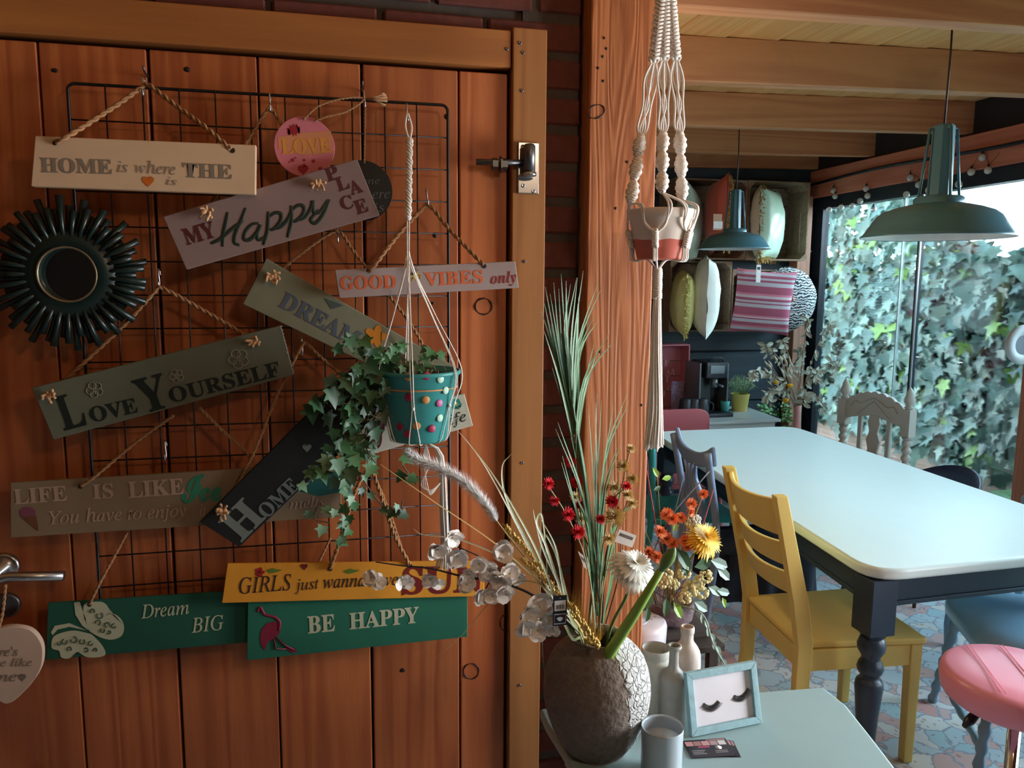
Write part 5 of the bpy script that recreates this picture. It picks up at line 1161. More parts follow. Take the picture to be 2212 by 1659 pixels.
YL = S(238, 232, 160, 'pale_yellow_fabric', rough=.8); WHC = S(242, 244, 238, 'off_white_linen', rough=.85, bmp=.1)
def rr_(a, b, c): return (radians(a), radians(b), radians(c))
o = cushion('grey-green satin cushion leaning in the upper left crate', V((2.50, 5.19, 2.05)), .44, .50, .17, rr_(0, 14, 52), SAT)
fringe(o, [(.2, 0, .2), (.2, 0, .0), (.2, 0, -.2)], S(120, 136, 110, 'moss_fringe', bmp=0), .02, 120)
o = cushion('coral velvet cushion with gold fringe standing edge-on', V((2.715, 5.16, 2.11)), .40, .52, .18, rr_(0, 2, 78), COR)
fringe(o, [(-.185, 0, .255), (-.19, -.02, .12), (-.19, 0, 0), (-.19, 0, -.1), (-.19, 0, -.25)], GOLDF, .028, 260)
o = cushion('mint satin cushion with gold fringe in the upper right crate', V((3.12, 5.19, 2.06)), .44, .52, .21, rr_(0, 0, 44), MNT, wr=.012)
fringe(o, [(-.205, 0, .25), (-.195, 0, .1), (-.195, 0, -.1), (-.205, 0, -.25), (-.1, 0, -.24), (.1, 0, -.24), (.2, 0, -.25)], GOLDF, .026, 300); fringe(o, [(-.2, 0, .25), (-.05, 0, .235), (.15, 0, .24)], S(150, 150, 110, 'olive_fringe', bmp=0), .02, 120)
o = cushion('pale yellow cushion with tufted fringe in the lower left crate', V((2.455, 5.15, 1.50)), .34, .44, .18, rr_(0, -8, 70), YL)
fringe(o, [(-.16, 0, .2), (-.155, 0, .1), (-.155, 0, -.1), (-.16, 0, -.21)], S(238, 228, 150, 'yellow_fringe', bmp=0), .026, 260)
o = cushion('off-white cushion with piped seam in the lower left crate', V((2.615, 5.12, 1.54)), .44, .56, .20, rr_(0, -5, 66), WHC, wr=.012)
mb = MB(); mb.tube(cr([(-.2, 0, .25), (-.19, 0, .1), (-.188, 0, -.05), (-.2, 0, -.25)], 8), .004, 6); mb.build('piping', S(188, 190, 178), o)
N = NT('striped_weave'); tcn = N.n('TexCoord'); sx = N.n('SeparateXYZ'); N.l(tcn.outputs['Object'], sx.inputs[0])
mr = N.n('MapRange'); N.l(sx.outputs['Z'], mr.inputs[0]); mr.inputs[1].default_value = -.235; mr.inputs[2].default_value = .235
crp = N.n('ValToRGB'); e = crp.color_ramp; e.interpolation = 'CONSTANT'; pk_, pk2, gy, wh = srgb(172, 88, 112), srgb(214, 130, 150), srgb(196, 190, 200), srgb(214, 196, 204)
st_ = [(0, pk_), (.07, gy), (.11, pk2), (.14, pk_), (.19, gy), (.235, pk_), (.255, wh), (.275, pk2), (.30, pk_), (.42, gy), (.47, pk_), (.49, gy), (.52, pk_), (.56, wh), (.60, pk2), (.63, pk_), (.74, gy), (.80, pk_), (.83, gy), (.86, pk_), (.90, gy), (.94, pk2)]
e.elements[0].color = st_[0][1]; e.elements[1].position = st_[1][0]; e.elements[1].color = st_[1][1]
for p_, c_ in st_[2:]: x_ = e.elements.new(p_); x_.color = c_
N.l(mr.outputs[0], crp.inputs[0]); N.l(crp.outputs[0], N.b.inputs['Base Color']); N.b.inputs['Roughness'].default_value = .95
wv_ = N.n('TexWave', Scale=60.0); N.l(tcn.outputs['Object'], wv_.inputs['Vector']); bump(N, wv_.outputs['Fac'], .3)
o = cushion('pink and grey striped square cushion in front of the lower right crate', V((3.03, 5.05, 1.50)), .43, .46, .13, rr_(4, 4, -14), N.m)
N = NT('zebra_print'); tcn = N.n('TexCoord'); wv_ = N.n('TexWave', bands_direction='Z', Scale=16.0, Distortion=9.0, Detail=2.0); wv_.inputs['Detail Scale'].default_value = 1.6; mpn = N.n('Mapping'); mpn.inputs['Scale'].default_value = (1, 1, 1)
N.l(tcn.outputs['Object'], mpn.inputs[0]); N.l(mpn.outputs[0], wv_.inputs['Vector']); cz = N.n('ValToRGB'); cz.color_ramp.elements[0].position = .40; cz.color_ramp.elements[1].position = .46; cz.color_ramp.elements[0].color = srgb(28, 34, 50); cz.color_ramp.elements[1].color = srgb(210, 214, 216)
N.l(wv_.outputs['Fac'], cz.inputs[0]); N.l(cz.outputs[0], N.b.inputs['Base Color']); N.b.inputs['Roughness'].default_value = .8
o = thing('cushion', 'round zebra-print cushion next to the striped one', 'cushion', (3.29, 5.17, 1.52), group='cushions in the fruit crates', world=False); o.rotation_euler = rr_(0, 0, -6)
mb = MB(); mb.lathe([(.001, -.10), (.06, -.097), (.13, -.085), (.19, -.06), (.225, -.025), (.235, .0), (.225, .025), (.19, .06), (.13, .085), (.06, .097), (.001, .10)], n=44, M=Matrix.Rotation(pi/2, 4, 'X'), dr=lambda a, z: .012*sin(a*9)*(1 if abs(z) > .0 else 1)); mb.build('cover', N.m, o)
mb = MB(); mb.ball((0, -.1, 0), .016, 10, 6); mb.build('button', S(206, 150, 140, bmp=0), o)
# tags
tg1 = MB(); a = PY(1632, 572, 5.0); b = PY(1640, 610, 5.0); tg1.box(a.x, b.x, 4.985, 4.987, b.z, a.z); o = thing('price_tag', 'white price tag dangling over the striped cushion', 'tag', (a.x, 4.986, b.z)); tg1.build('card', S(240, 236, 236, bmp=0), o)
mb = MB(); p = PY(1635, 555, 5.1); mb.tube([V(((a.x+b.x)/2, 4.986, a.z)), p], .001, 4); mb.build('string', COTTON, o); mb = MB(); mb.box(a.x+.006, b.x-.006, 4.984, 4.985, a.z-.035, a.z-.015); mb.build('print', S(40, 44, 54, bmp=0), o)
a = PY(1541, 478, 4.97); b = PY(1560, 494, 4.97); o = thing('price_tag', 'small white price label pinned on the coral cushion', 'tag', (a.x, 4.97, b.z)); mb = MB(); mb.box(a.x, b.x, 4.965, 4.967, b.z, a.z); mb.build('card', S(236, 232, 230, bmp=0), o)
a = PY(1541, 462, 4.97); mb = MB(); mb.box(a.x, b.x-.004, 4.969, 4.971, b.z-.01, a.z); mb.build('backing_card', S(196, 150, 120, bmp=0), o)

# ------------------------------------------------------------ pale table by the end wall and what stands on it
CT = S(190, 196, 196, 'light_grey_laminate', rough=.3, var=.02, bmp=.02)
ct = thing('side_table', 'light grey table against the blue-black end wall', 'table', (2.6, 5.1, 0))
mb = MB(); mb.slab([(2.04, 4.72), (3.035, 4.755), (3.09, 5.33), (2.1, 5.46)], .68, .70); mb.build('table_top', CT, ct, bevel=.003, seg=2)
for a, b in (((2.08, 4.76), (3.0, 4.79)), ((3.0, 4.79), (3.04, 5.30)), ((2.08, 4.76), (2.12, 5.42))):
    a, b = V(a+(0,)), V(b+(0,)); d = (b-a).normalized(); n_ = V((-d.y, d.x, 0))*.01; mb = MB(); mb.slab([(a-n_)[:2], (b-n_)[:2], (b+n_)[:2], (a+n_)[:2]], .60, .678); mb.build('apron', CT, ct)
for x, y in ((2.1, 4.78), (2.98, 4.81), (3.02, 5.27), (2.14, 5.4)): mb = MB(); mb.box(x-.02, x+.02, y-.02, y+.02, 0, .678); mb.build('leg', CT, ct)
# pink crate with letters
PKC = S(196, 120, 134, 'pink_crate_paint', rough=.6, var=.05, bmp=.1)
cx = thing('lettered_crate', 'raspberry pink upright crate with faint letters left of the coffee machine', 'crate', (2.38, 5.32, .70))
X0, X1, Z0, Z1, Y0, Y1 = 2.12, 2.56, .702, 1.19, 5.22, 5.36
for bx in ((X0, X1, Y0, Y1, Z0, Z0+.012), (X0, X1, Y0, Y1, Z1-.012, Z1), (X0, X0+.012, Y0, Y1, Z0+.012, Z1-.012), (X1-.012, X1, Y0, Y1, Z0+.012, Z1-.012)): mb = MB(); mb.box(*bx); mb.build('side_board', PKC, cx, bevel=.002, seg=1)
for k in range(4): z = Z0+.014+k*.115; mb = MB(); mb.box(X0+.012, X1-.012, Y1-.012, Y1, z, z+.110); mb.build('slat', PKC, cx)
LTR = S(232, 200, 208, 'faded_letters', bmp=0)
for s_, x, y, h in (('F', 1440, 791, 13), ('A', 1453, 809, 14), ('A', 1443, 808, 10), ('T', 1441, 825, 14), ('O', 1446, 845, 12), ('J', 1433, 856, 12)): wtext(cx, s_, 'B', (x-5, y), (x+5, y), h, Y1-.013, LTR)
# coffee machine
CMB = S(34, 42, 52, 'machine_black', rough=.3, bmp=0); CMG = plain('machine_grey', srgb(120, 130, 138), .3, .5, bmp=0)
cf = thing('coffee_machine', 'black and steel coffee machine on the pale table', 'coffee machine', (2.56, 5.05, .70))
for nm, bx, m, bv in (('body', (2.475, 2.60, 5.06, 5.21, .705, 1.07), CMB, .012), ('side_panel', (2.46, 2.475, 4.98, 5.21, .705, 1.075), CMG, .004), ('front_column', (2.50, 2.665, 5.10, 5.2, .705, .97), CMB, .01), ('head', (2.50, 2.67, 4.96, 5.2, .965, 1.085), CMB, .012), ('drip_tray', (2.50, 2.69, 4.90, 5.2, .702, .728), CMB, .004), ('side_rail', (2.675, 2.685, 4.98, 5.2, .728, 1.07), CMG, .002)):
    mb = MB(); mb.box(*bx); mb.build(nm, m, cf, bevel=bv, seg=2)
mb = MB(); mb.lathe([(.022, .90), (.026, .93), (.026, .965)], c=(2.585, 5.0, 0), n=16); mb.tube([(2.585, 5.0, .93), (2.61, 4.92, .915)], .008, 8); mb.build('spout', CMG, cf)
mb = MB(); mb.box(2.53, 2.64, 4.955, 4.962, 1.0, 1.06); mb.build('control_panel', CMG, cf, bevel=.006)
mb = MB(); mb.tube(cr([(2.53, 4.98, 1.085), (2.55, 4.97, 1.11), (2.62, 4.97, 1.11), (2.64, 4.98, 1.085)], 4), .005, 6); mb.build('handle', CMB, cf)
mb = MB(); mb.box(2.72, 2.81, 5.14, 5.30, .74, 1.02); mb.box(2.71, 2.82, 5.13, 5.31, .702, .742); o = thing('milk_frother', 'dark canister beside the coffee machine', 'kitchen appliance', (2.77, 5.22, .70)); mb.build('body', CMB, o, bevel=.012)
o = thing('cup', 'turquoise cup peeping out beside the yellow plant pot', 'cup', (2.735, 5.0, .70)); mb = MB(); mb.lathe([(.001, .7), (.024, .7), (.034, .80), (.030, .80), (.022, .71), (.001, .71)], c=(2.735, 5.0, 0), n=20); mb.build('body', S(70, 176, 176, bmp=0), o)
cf.location.x += .06
# mugs
MUG = S(44, 50, 60, 'mug_black', rough=.45, bmp=0)
def mug(px, label):
    p = PZ(px, 899, .70); x, y = p.x, p.y
    o = thing('mug', label, 'mug', (x, y, .70), group='black mugs standing upside down'); mb = MB(); mb.lathe([(.052, .7), (.050, .75), (.042, .815), (.035, .825), (.001, .823)], c=(x, y, 0), n=24); mb.build('body', MUG, o)
    mb = MB(); mb.tube(cr([(x+.045, y-.008, .80), (x+.074, y-.018, .79), (x+.076, y-.018, .745), (x+.05, y-.008, .73)], 5), .006, 6); mb.build('handle', MUG, o)
mug(1480, 'leftmost of the three upturned black mugs'); mug(1497, 'middle one of the three upturned black mugs'); mug(1515, 'rightmost of the three upturned black mugs')
o = thing('postcard', 'small colourful card leaning against the pink crate', 'card', (2.40, 5.16, .70)); mb = MB(); a = PY(1451, 824, 5.16); b = PY(1476, 868, 5.16); mb.box(a.x, b.x, 5.16, 5.163, .702, a.z); mb.build('card', plain('card_print', srgb(170, 150, 190), .5, var=.45, nscale=60, bmp=0), o)
# yellow pot with small leaved plant
pp_ = PZ(1597, 887, .70); o = thing('potted_plant', 'bushy small-leaved green plant in a yellow pot on the pale table', 'plant', pp_)
mb = MB(); mb.lathe([(.001, 0), (.052, 0), (.054, .004), (.070, .125), (.072, .127), (.068, .128), (.062, .11), (.001, .11)], c=pp_, n=30); mb.build('pot', S(226, 206, 112, 'butter_yellow', rough=.35, bmp=0), o)
TL = leafgreen('thyme_green', (140, 176, 112)); mb = MB()
for k in range(520):
    a = R.uniform(0, 6.283); r_ = .115*sqrt(R.random()); h = .17+.085*(1-(r_/.12)**2)*R.uniform(.5, 1.15); p = pp_+V((r_*cos(a), r_*sin(a), h)); s_ = .009; d = V((R.uniform(-1, 1), R.uniform(-1, 1), R.uniform(-.2, 1))).normalized(); e_ = d.orthogonal().normalized()
    mb.add([p, p+d*s_*.5+e_*s_*.35, p+d*s_, p+d*s_*.5-e_*s_*.35], [(0, 1, 2, 3)])
    if k % 6 == 0: mb.tube([pp_+V((r_*.3*cos(a), r_*.3*sin(a), .12)), p], .0008, 3)
mb.build('foliage', TL, o, kind='stuff')
o = thing('potted_plant', 'low leafy green plant behind the corner of the pale table', 'plant', (3.24, 5.12, 0)); mb = MB(); mb.lathe([(.001, 0), (.10, 0), (.13, .5), (.12, .5), (.001, .47)], c=(3.24, 5.12, 0), n=20); mb.build('pot', S(70, 76, 84, bmp=0), o); mb = MB()
for k in range(260):
    a = R.uniform(0, 6.283); r_ = .13*sqrt(R.random()); p = V((3.24+r_*cos(a), 5.12+r_*sin(a), .56+.17*R.random())); d = V((cos(a), sin(a), R.uniform(-.2, 1))).normalized(); e_ = d.orthogonal().normalized(); s_ = .035
    mb.add([p, p+d*s_*.5+e_*s_*.25, p+d*s_, p+d*s_*.5-e_*s_*.25], [(0, 1, 2, 3)])
mb.build('foliage', leafgreen('fresh_green', (96, 150, 74)), o, kind='stuff')

# tall pink vase with dried eucalyptus
vx = V((3.135, 4.72, 0)); o = thing('floor_vase', 'slim pink floor vase with dried eucalyptus and yellow craspedia', 'vase', vx)
mb = MB(); mb.lathe([(.001, 0), (.07, 0), (.085, .06), (.075, .25), (.05, .45), (.032, .6), (.024, .74), (.026, .80), (.022, .80), (.02, .7), (.001, .69)], c=vx, n=24); mb.build('body', S(206, 150, 146, 'blush_glaze', rough=.4, bmp=.05), o)
EUC = S(176, 178, 160, 'dried_eucalyptus', rough=.7, bmp=.05, var=.2); BST = S(120, 104, 84, 'dry_branch', bmp=0)
LFE = bpy.data.meshes.new('leaf'); LFE.from_pydata([(0, 0, 0), (.24, .35, .08), (.2, .75, .05), (0, 1, -.05), (-.2, .75, .05), (-.24, .35, .08), (0, .5, -.02)], [], [(0, 1, 6), (1, 2, 6), (2, 3, 6), (3, 4, 6), (4, 5, 6), (5, 0, 6)]); LFE.materials.append(EUC)
tv = vx+V((0, 0, .78))
for ends in ((1655, 745), (1630, 800), (1690, 735), (1745, 690), (1790, 700), (1765, 800), (1775, 870), (1740, 850), (1660, 850), (1800, 780), (1725, 760)):
    e_ = PY(*ends, R.uniform(4.4, 4.95)); C_ = cr([tv, tv.lerp(e_, .5)+V((0, 0, .08)), e_, e_+V((R.uniform(-.03, .03), 0, -.07))], 8); mb = MB(); mb.tube(C_, .003, 5); mb.build('branch', BST, o)
    for k in range(26):
        p = C_[6+int((len(C_)-7)*k/26)]; place_leaf(LFE, o, p, (R.uniform(-.6, .6), -1, R.uniform(-.4, .6)), (R.uniform(-1, 1), R.uniform(-.4, .2), R.uniform(-1, .3)), R.uniform(.035, .065))
for x, y in ((1675, 825), (1706, 833), (1697, 865)):
    p = PY(x, y, 4.62); mb = MB(); mb.tube(cr([tv, tv.lerp(p, .6)+V((0, 0, .02)), p], 4), .002, 4); mb.build('branch', BST, o); mb = MB(); mb.ball(p, .020, 12, 8, sq=(1, 1, .75)); mb.build('yellow_flower', S(240, 178, 30, 'craspedia_yellow', rough=.9, bmp=.6, nscale=300), o)
mb = MB()
for k in range(26):
    p = PY(R.uniform(1650, 1712), R.uniform(780, 850), 4.66); mb.tube([tv, tv.lerp(p, .7), p], .0012, 3); d = (p-tv).normalized(); mb.tube([p, p+d*.025, p+d*.06], [.002, .008, .001], 5)
mb.build('dried_grass', S(206, 192, 172, 'bunny_tail', bmp=0), o, kind='stuff')

# string lights on the header
BGL = glassy('bulb_glass', (.97, .98, .98, 1), 2.2); WIR = S(30, 22, 22, 'thin_wire', bmp=0)
sl = thing('string_lights', 'string of small clear round bulbs along the wooden window beam', 'string lights', (3.64, 4.5, 2.35))
bp = [(1800, 412), (1804, 424), (1791, 453), (1817, 448), (1841, 445), (1858, 434), (1874, 423), (1871, 408), (1887, 452), (1958, 420), (1984, 399), (1966, 384), (2006, 411), (2098, 372), (2134, 368), (2122, 340), (2071, 398)]
pts = [PX(x, y, 3.635) for x, y in bp]
order = sorted(range(len(bp)), key=lambda i: bp[i][0]); W_P = []
for i in order: W_P += [pts[i]+V((.012, .01, .045)), pts[i]+V((0, 0, .028))]
W_P.append(PX(2160, 330, 3.65)); mb = MB(); mb.tube(cr(W_P, 4), .0012, 4); mb.build('wire', WIR, sl)
bulbmat = plain('clear_bulb', (.95, .97, .97, 1), .12, 0, var=0, bmp=0); bulbmat.node_tree.nodes['Principled BSDF'].inputs['Transmission Weight'].default_value = .35
for p in pts:
    mb = MB(); mb.ball(p, .021, 14, 9); b_ = mb.build('bulb', bulbmat, sl); mb = MB(); mb.tube([p+V((0, 0, .017)), p+V((0, 0, .034))], .006, 8); mb.build('socket', WIR, sl)
# ring hanging on the window post
c = V((3.645, 3.47, 1.32)); o = thing('ring_ornament', 'grey ring ornament with dark centre hanging before the garden window', 'ornament', c)
c = PY(2208, 745, 3.0); RYm = Matrix.Rotation(pi/2, 4, 'X'); o.location = c
mb = MB(); mb.lathe([(.045, -.005), (.05, -.012), (.088, -.012), (.094, 0), (.088, .012), (.05, .012), (.045, .005)], c=c, n=36, M=RYm, cap=False); mb.build('ring', S(176, 184, 190, bmp=.3), o); mb = MB(); mb.lathe([(.001, .003), (.047, .003)], c=c, n=30, M=RYm, cap=False); mb.build('centre_disc', S(60, 76, 96, bmp=0), o)
mb = MB(); mb.tube([c+V((0, 0, .09)), V((c.x, c.y, 2.48))], .001, 4); mb.build('string', COTTON, o)

# ------------------------------------------------------------ garden: fence with ivy
fn = thing('garden_fence', 'weathered horizontal board fence beyond the window', 'fence', (4.95, 4.6, -.06))
z = -.02; k = 0
while z < 1.72:
    for a, b in ((2.42, 4.2), (4.22, 6.0), (6.02, 8.2)): mb = MB(); mb.box(4.95+.004*R.random(), 4.975, a, b, z, z+.088); mb.build('slat', FENCEW, fn)
    z += .094
for y in (2.41, 4.21, 6.01, 8.1): mb = MB(); mb.box(4.975, 5.05, y-.04, y+.04, -.06, 1.8); mb.build('fence_post', FENCEW, fn)
hedge = thing('ivy_hedge', 'wall of large blue-green ivy leaves covering the garden fence', 'ivy', (4.9, 5, -.06))
def ivytop(y):
    t = [(2.2, 1.62), (3.4, 1.72), (4.6, 1.80), (5.1, 1.93), (5.5, 2.2), (5.8, 2.45), (6.4, 2.6), (8.3, 2.6)]
    for (a, b), (c_, d_) in zip(t, t[1:]):
        if y <= c_: return b+(d_-b)*max(0, (y-a))/(c_-a)
    return 2.5
IM = [leafgreen('ivy_bluegreen', (84, 114, 106)), leafgreen('ivy_deep', (60, 86, 76)), leafgreen('ivy_pale', (124, 150, 136)), leafgreen('ivy_lime', (118, 158, 64))]
IML = [ivy_leaf_mesh('leaf', m, fold=.12, curl=.12) for m in IM]
def leafinst():
    y = R.uniform(2.2, 8.2); zt = ivytop(y); lo = (.95 if y < 4.0 else .5) ; lo = lo-.35*R.random(); z_ = R.uniform(max(.2, lo), zt+.05)
    return y, z_
cand = []
for k in range(5600):
    y, z_ = leafinst(); x = 4.93-.16*R.random()-.05*max(0, z_-1.7); s_ = R.uniform(.085, .16)
    nr = V((-1, R.uniform(-.6, .45), R.uniform(-.15, .75))); up = V((0, R.uniform(-.7, .7), -1)); m = R.choices([0, 1, 2, 3], [5, 4, 3, .9 if z_ > 1.2 else .5])[0]; cand.append((x, y, z_, s_, nr, up, m))
vis = [c_ for c_ in cand if 3.6 < c_[1] < 6.6 and c_[0] < 4.86 and c_[2] > .55]; R.shuffle(vis); vis = sorted(vis[:700], key=lambda c_: -c_[3])[:300]; ids = set(id(c_) for c_ in vis)
for c_ in vis: place_leaf(IML[c_[6]], hedge, c_[:3], c_[4], c_[5], c_[3])
mb = MB()
for c_ in cand:
    if id(c_) in ids: continue
    me = IML[c_[6]]; z3 = c_[4].normalized(); y3 = (c_[5]-z3*c_[5].dot(z3)).normalized(); x3 = y3.cross(z3); M = Matrix((x3, y3, z3)).transposed().to_4x4() @ Matrix.Scale(c_[3], 4); M.translation = V(c_[:3]); mb.cur = c_[6]
    mb.add([M @ v.co for v in me.vertices], [tuple(p.vertices) for p in me.polygons], True)
mb.build('leaf_mass', IM, hedge, kind='stuff')
mb = MB()
for k in range(90):
    y, z_ = leafinst(); p = V((4.86, y, z_)); mb.tube(cr([p, p+V((-.05, R.uniform(-.1, .1), .12)), p+V((-.07, R.uniform(-.2, .2), .24))], 3), .003, 3)
mb.build('tendrils', S(140, 116, 88, bmp=0), hedge, kind='stuff')
bu = thing('garden_bush', 'low leafy bush on the garden ground by the fence', 'bush', (4.55, 3.75, -.06)); mb = MB()
for k in range(500):
    a = R.uniform(0, 6.283); r_ = sqrt(R.random()); p = V((4.6+.22*r_*cos(a), 3.7+.8*r_*sin(a), -.06+.4*R.random()*(1-r_*.5))); d = V((cos(a)-.6, sin(a), R.uniform(0, 1.2))).normalized(); e_ = d.orthogonal().normalized(); s_ = .09
    mb.add([p, p+d*s_*.5+e_*s_*.3, p+d*s_, p+d*s_*.5-e_*s_*.3], [(0, 1, 2, 3)])
mb.build('foliage', leafgreen('bush_green', (110, 156, 96)), bu, kind='stuff')
# ------------------------------------------------------------ stems standing in the big vase
MOUTH = V((.472, 1.30, .968)); VB = V((.472, 1.30, .80))
def blade(mb, P, w, n=4, side=V((.4, -.9, .1)), vfold=.25):
    C_ = cr(P, n); m = len(C_); vs = []; fs = []
    for i, p in enumerate(C_):
        t = (C_[min(i+1, m-1)]-C_[max(i-1, 0)]).normalized(); s_ = t.cross(side).normalized(); ww = w*(1-(i/(m-1))**2.2)*(.55+.45*min(1, i/(m*.25)))+.0002; nn = t.cross(s_)
        vs += [p-s_*ww, p+nn*ww*vfold, p+s_*ww]
    for i in range(m-1): a = i*3; fs += [(a, a+1, a+4, a+3), (a+1, a+2, a+5, a+4)]
    mb.add(vs, fs, True)
def pom(mb, c, r, n=46, nr=V((.2, -.8, .6)), flat=.7, w=.10, cup=0):
    nr = nr.normalized(); a = nr.orthogonal().normalized(); b = nr.cross(a)
    for k in range(n):
        th, ph = 2.39996*k, (k+.5)/n; el = ph*1.45; d = (a*cos(th)+b*sin(th))*sin(el)+nr*cos(el)*flat; s_ = d.cross(nr); s_ = s_.normalized() if s_.length > 1e-3 else a
        L = r*(.75+.25*R.random()); mb.add([c+d*L*.15-s_*r*w*.5, c+d*L*.6-s_*r*w, c+d*L, c+d*L*.6+s_*r*w, c+d*L*.15+s_*r*w*.5], [(0, 1, 2, 3, 4)], False)
def petal(mb, c, d, n_, L, W_, curl=.2):
    s_ = d.cross(n_).normalized(); Q = [(0, .12), (.3, .7), (.65, 1), (.9, .7), (1.0, .15)]; vs = []
    for t, ww in Q: p = c+d*(L*t)+n_*(-curl*L*t*t); vs += [p-s_*W_*ww, p+n_*W_*.15, p+s_*W_*ww]
    fs = []
    for i in range(4): a = i*3; fs += [(a, a+1, a+4, a+3), (a+1, a+2, a+5, a+4)]
    mb.add(vs, fs, True)
def stem_thing(name, label, cat, grp='stems standing in the big vase'): return thing(name, label, cat, VB, group=grp)
SG = S(96, 116, 60, 'stem_green', bmp=0); GRS = leafgreen('grass_green', (92, 134, 86), rough=.45); GRB = leafgreen('blade_olive', (150, 152, 110), rough=.4); STRAW = S(206, 180, 112, 'straw', bmp=0, rough=.5)
# tall grass
o = stem_thing('tall_grass', 'tall green artificial grass rising in front of the brick strip', 'plant')
y0 = 1.36; Q = lambda x, y, Y=1.36: PY(x, y, Y)
mb = MB(); mb.tube(cr([VB, MOUTH+V((-.01, .02, 0)), Q(1280, 1250), Q(1265, 1060), Q(1240, 900), Q(1215, 720)], 5), .0032, 6); mb.build('stem', leafgreen('grass_stem_green', (70, 104, 62)), o)
BL = [((1230, 880), (1205, 760), (1178, 620)), ((1230, 880), (1195, 740), (1176, 655)), ((1232, 885), (1210, 750), (1196, 610)), ((1235, 890), (1240, 740), (1260, 585)), ((1235, 890), (1220, 700), (1212, 592)), ((1232, 870), (1226, 720), (1246, 600)), ((1238, 880), (1250, 740), (1292, 612)), ((1240, 890), (1252, 760), (1285, 680)), ((1238, 860), (1248, 720), (1250, 640)), ((1240, 960), (1262, 820), (1318, 718)), ((1240, 960), (1215, 820), (1190, 700)), ((1238, 950), (1235, 800), (1218, 690)), ((1245, 980), (1250, 830), (1248, 715)), ((1245, 980), (1258, 860), (1284, 740)), ((1245, 990), (1222, 880), (1198, 780)),
      ((1285, 1260), (1262, 1080), (1205, 912)), ((1285, 1260), (1250, 1120), (1215, 985)), ((1288, 1260), (1270, 1060), (1250, 930)), ((1290, 1250), (1285, 1080), (1290, 850)), ((1290, 1250), (1300, 1050), (1325, 875)), ((1290, 1260), (1305, 1000), (1354, 852)), ((1290, 1260), (1310, 1060), (1345, 950)), ((1295, 1250), (1292, 1080), (1286, 870)), ((1288, 1300), (1275, 1150), (1262, 1010)), ((1292, 1300), (1318, 1180), (1326, 1000)), ((1292, 1290), (1330, 1130), (1380, 1080)), ((1290, 1330), (1282, 1200), (1246, 1100)), ((1292, 1330), (1302, 1200), (1305, 1060)), ((1285, 1280), (1268, 1140), (1240, 1060)), ((1300, 1360), (1320, 1240), (1318, 1140)), ((1290, 1370), (1276, 1260), (1270, 1150)), ((1296, 1370), (1300, 1260), (1290, 1150))]
for b in BL:
    for e in (0, 1):
        mb = MB(); j = R.uniform(-7, 7)*e; yy = 1.36+R.uniform(-.03, .03); blade(mb, [Q(*b[0], 1.36), Q(b[1][0]+j, b[1][1], (yy+1.36)/2), Q(b[2][0]+j*2.2, b[2][1]+e*14, yy)], .0026); mb.build('leaf_blade', GRS, o)
# everlasting sprays
RDM = S(214, 22, 44, 'strawflower_red', rough=.8, bmp=0, var=.15); CRM2 = S(226, 196, 140, 'strawflower_cream', rough=.8, bmp=0, var=.12)
def spray(label, root, path, heads, mat, Y, r=.010, smat=None, par=None):
    o = par or stem_thing('strawflower_spray', label, 'flower'); C_ = cr([VB, MOUTH.lerp(PY(*root, Y), .35)]+[PY(*p, Y) for p in [root]+path], 5); mb = MB(); mb.tube(C_, .0014, 5); mb.build('stem', smat or SG, o)
    for h in heads:
        c = PY(h[0], h[1], Y); q = min(C_, key=lambda p: (p-c).length+max(0, p.z-c.z)*4); mb = MB(); mb.tube([q, c], .0009, 4); mb.build('stem', smat or SG, o); mb = MB(); pom(mb, c, r*1.3*(h[2] if len(h) > 2 else 1), 80, V((R.uniform(-.3, .5), -.8, R.uniform(.2, .9)))); pom(mb, c, r*1.1, 40, V((0, .3, -1))); mb.build('flower', mat, o)
    return o
TANS = S(170, 150, 100, 'dry_stem_tan', bmp=0)
spray('red strawflowers leaning furthest left beside the door frame', (1262, 1200), [(1225, 1115), (1183, 1048)], [(1183, 1045, 1.2), (1197, 1083), (1226, 1112, 1.35), (1247, 1150, 1.4)], RDM, 1.33, .0105, TANS)
spray('red strawflowers among the lower blades of the tall grass', (1265, 1200), [(1252, 1080), (1238, 950)], [(1238, 948, .9), (1232, 998, 1.1), (1246, 1042, 1.3), (1253, 1092, 1.3)], RDM, 1.38, .0105)
spray('red strawflowers right of the tall grass', (1300, 1200), [(1320, 1090), (1352, 1052)], [(1322, 1085, 1.3), (1328, 1100, .9), (1352, 1052, 1.0), (1296, 1122, 1)], RDM, 1.34, .0105)
spray('cream strawflowers topmost on the post side', (1305, 1230), [(1335, 1090), (1360, 975)], [(1362, 970, 1.0), (1346, 1008, 1.3), (1366, 1036, 1.2), (1327, 1055, 1.4)], CRM2, 1.36, .0105, TANS)
spray('cream strawflowers just above the white gerbera', (1308, 1240), [(1330, 1150), (1355, 1085)], [(1355, 1070, 1.2), (1366, 1088, 1), (1328, 1116, 1.8), (1315, 1165, 1.2)], CRM2, 1.33, .011, TANS)
spray('cream strawflowers half hidden left of the grass', (1270, 1220), [(1255, 1130), (1243, 1076)], [(1243, 1076, 1.2), (1254, 1122, 1.3), (1248, 1040, .8)], CRM2, 1.40, .011, TANS)
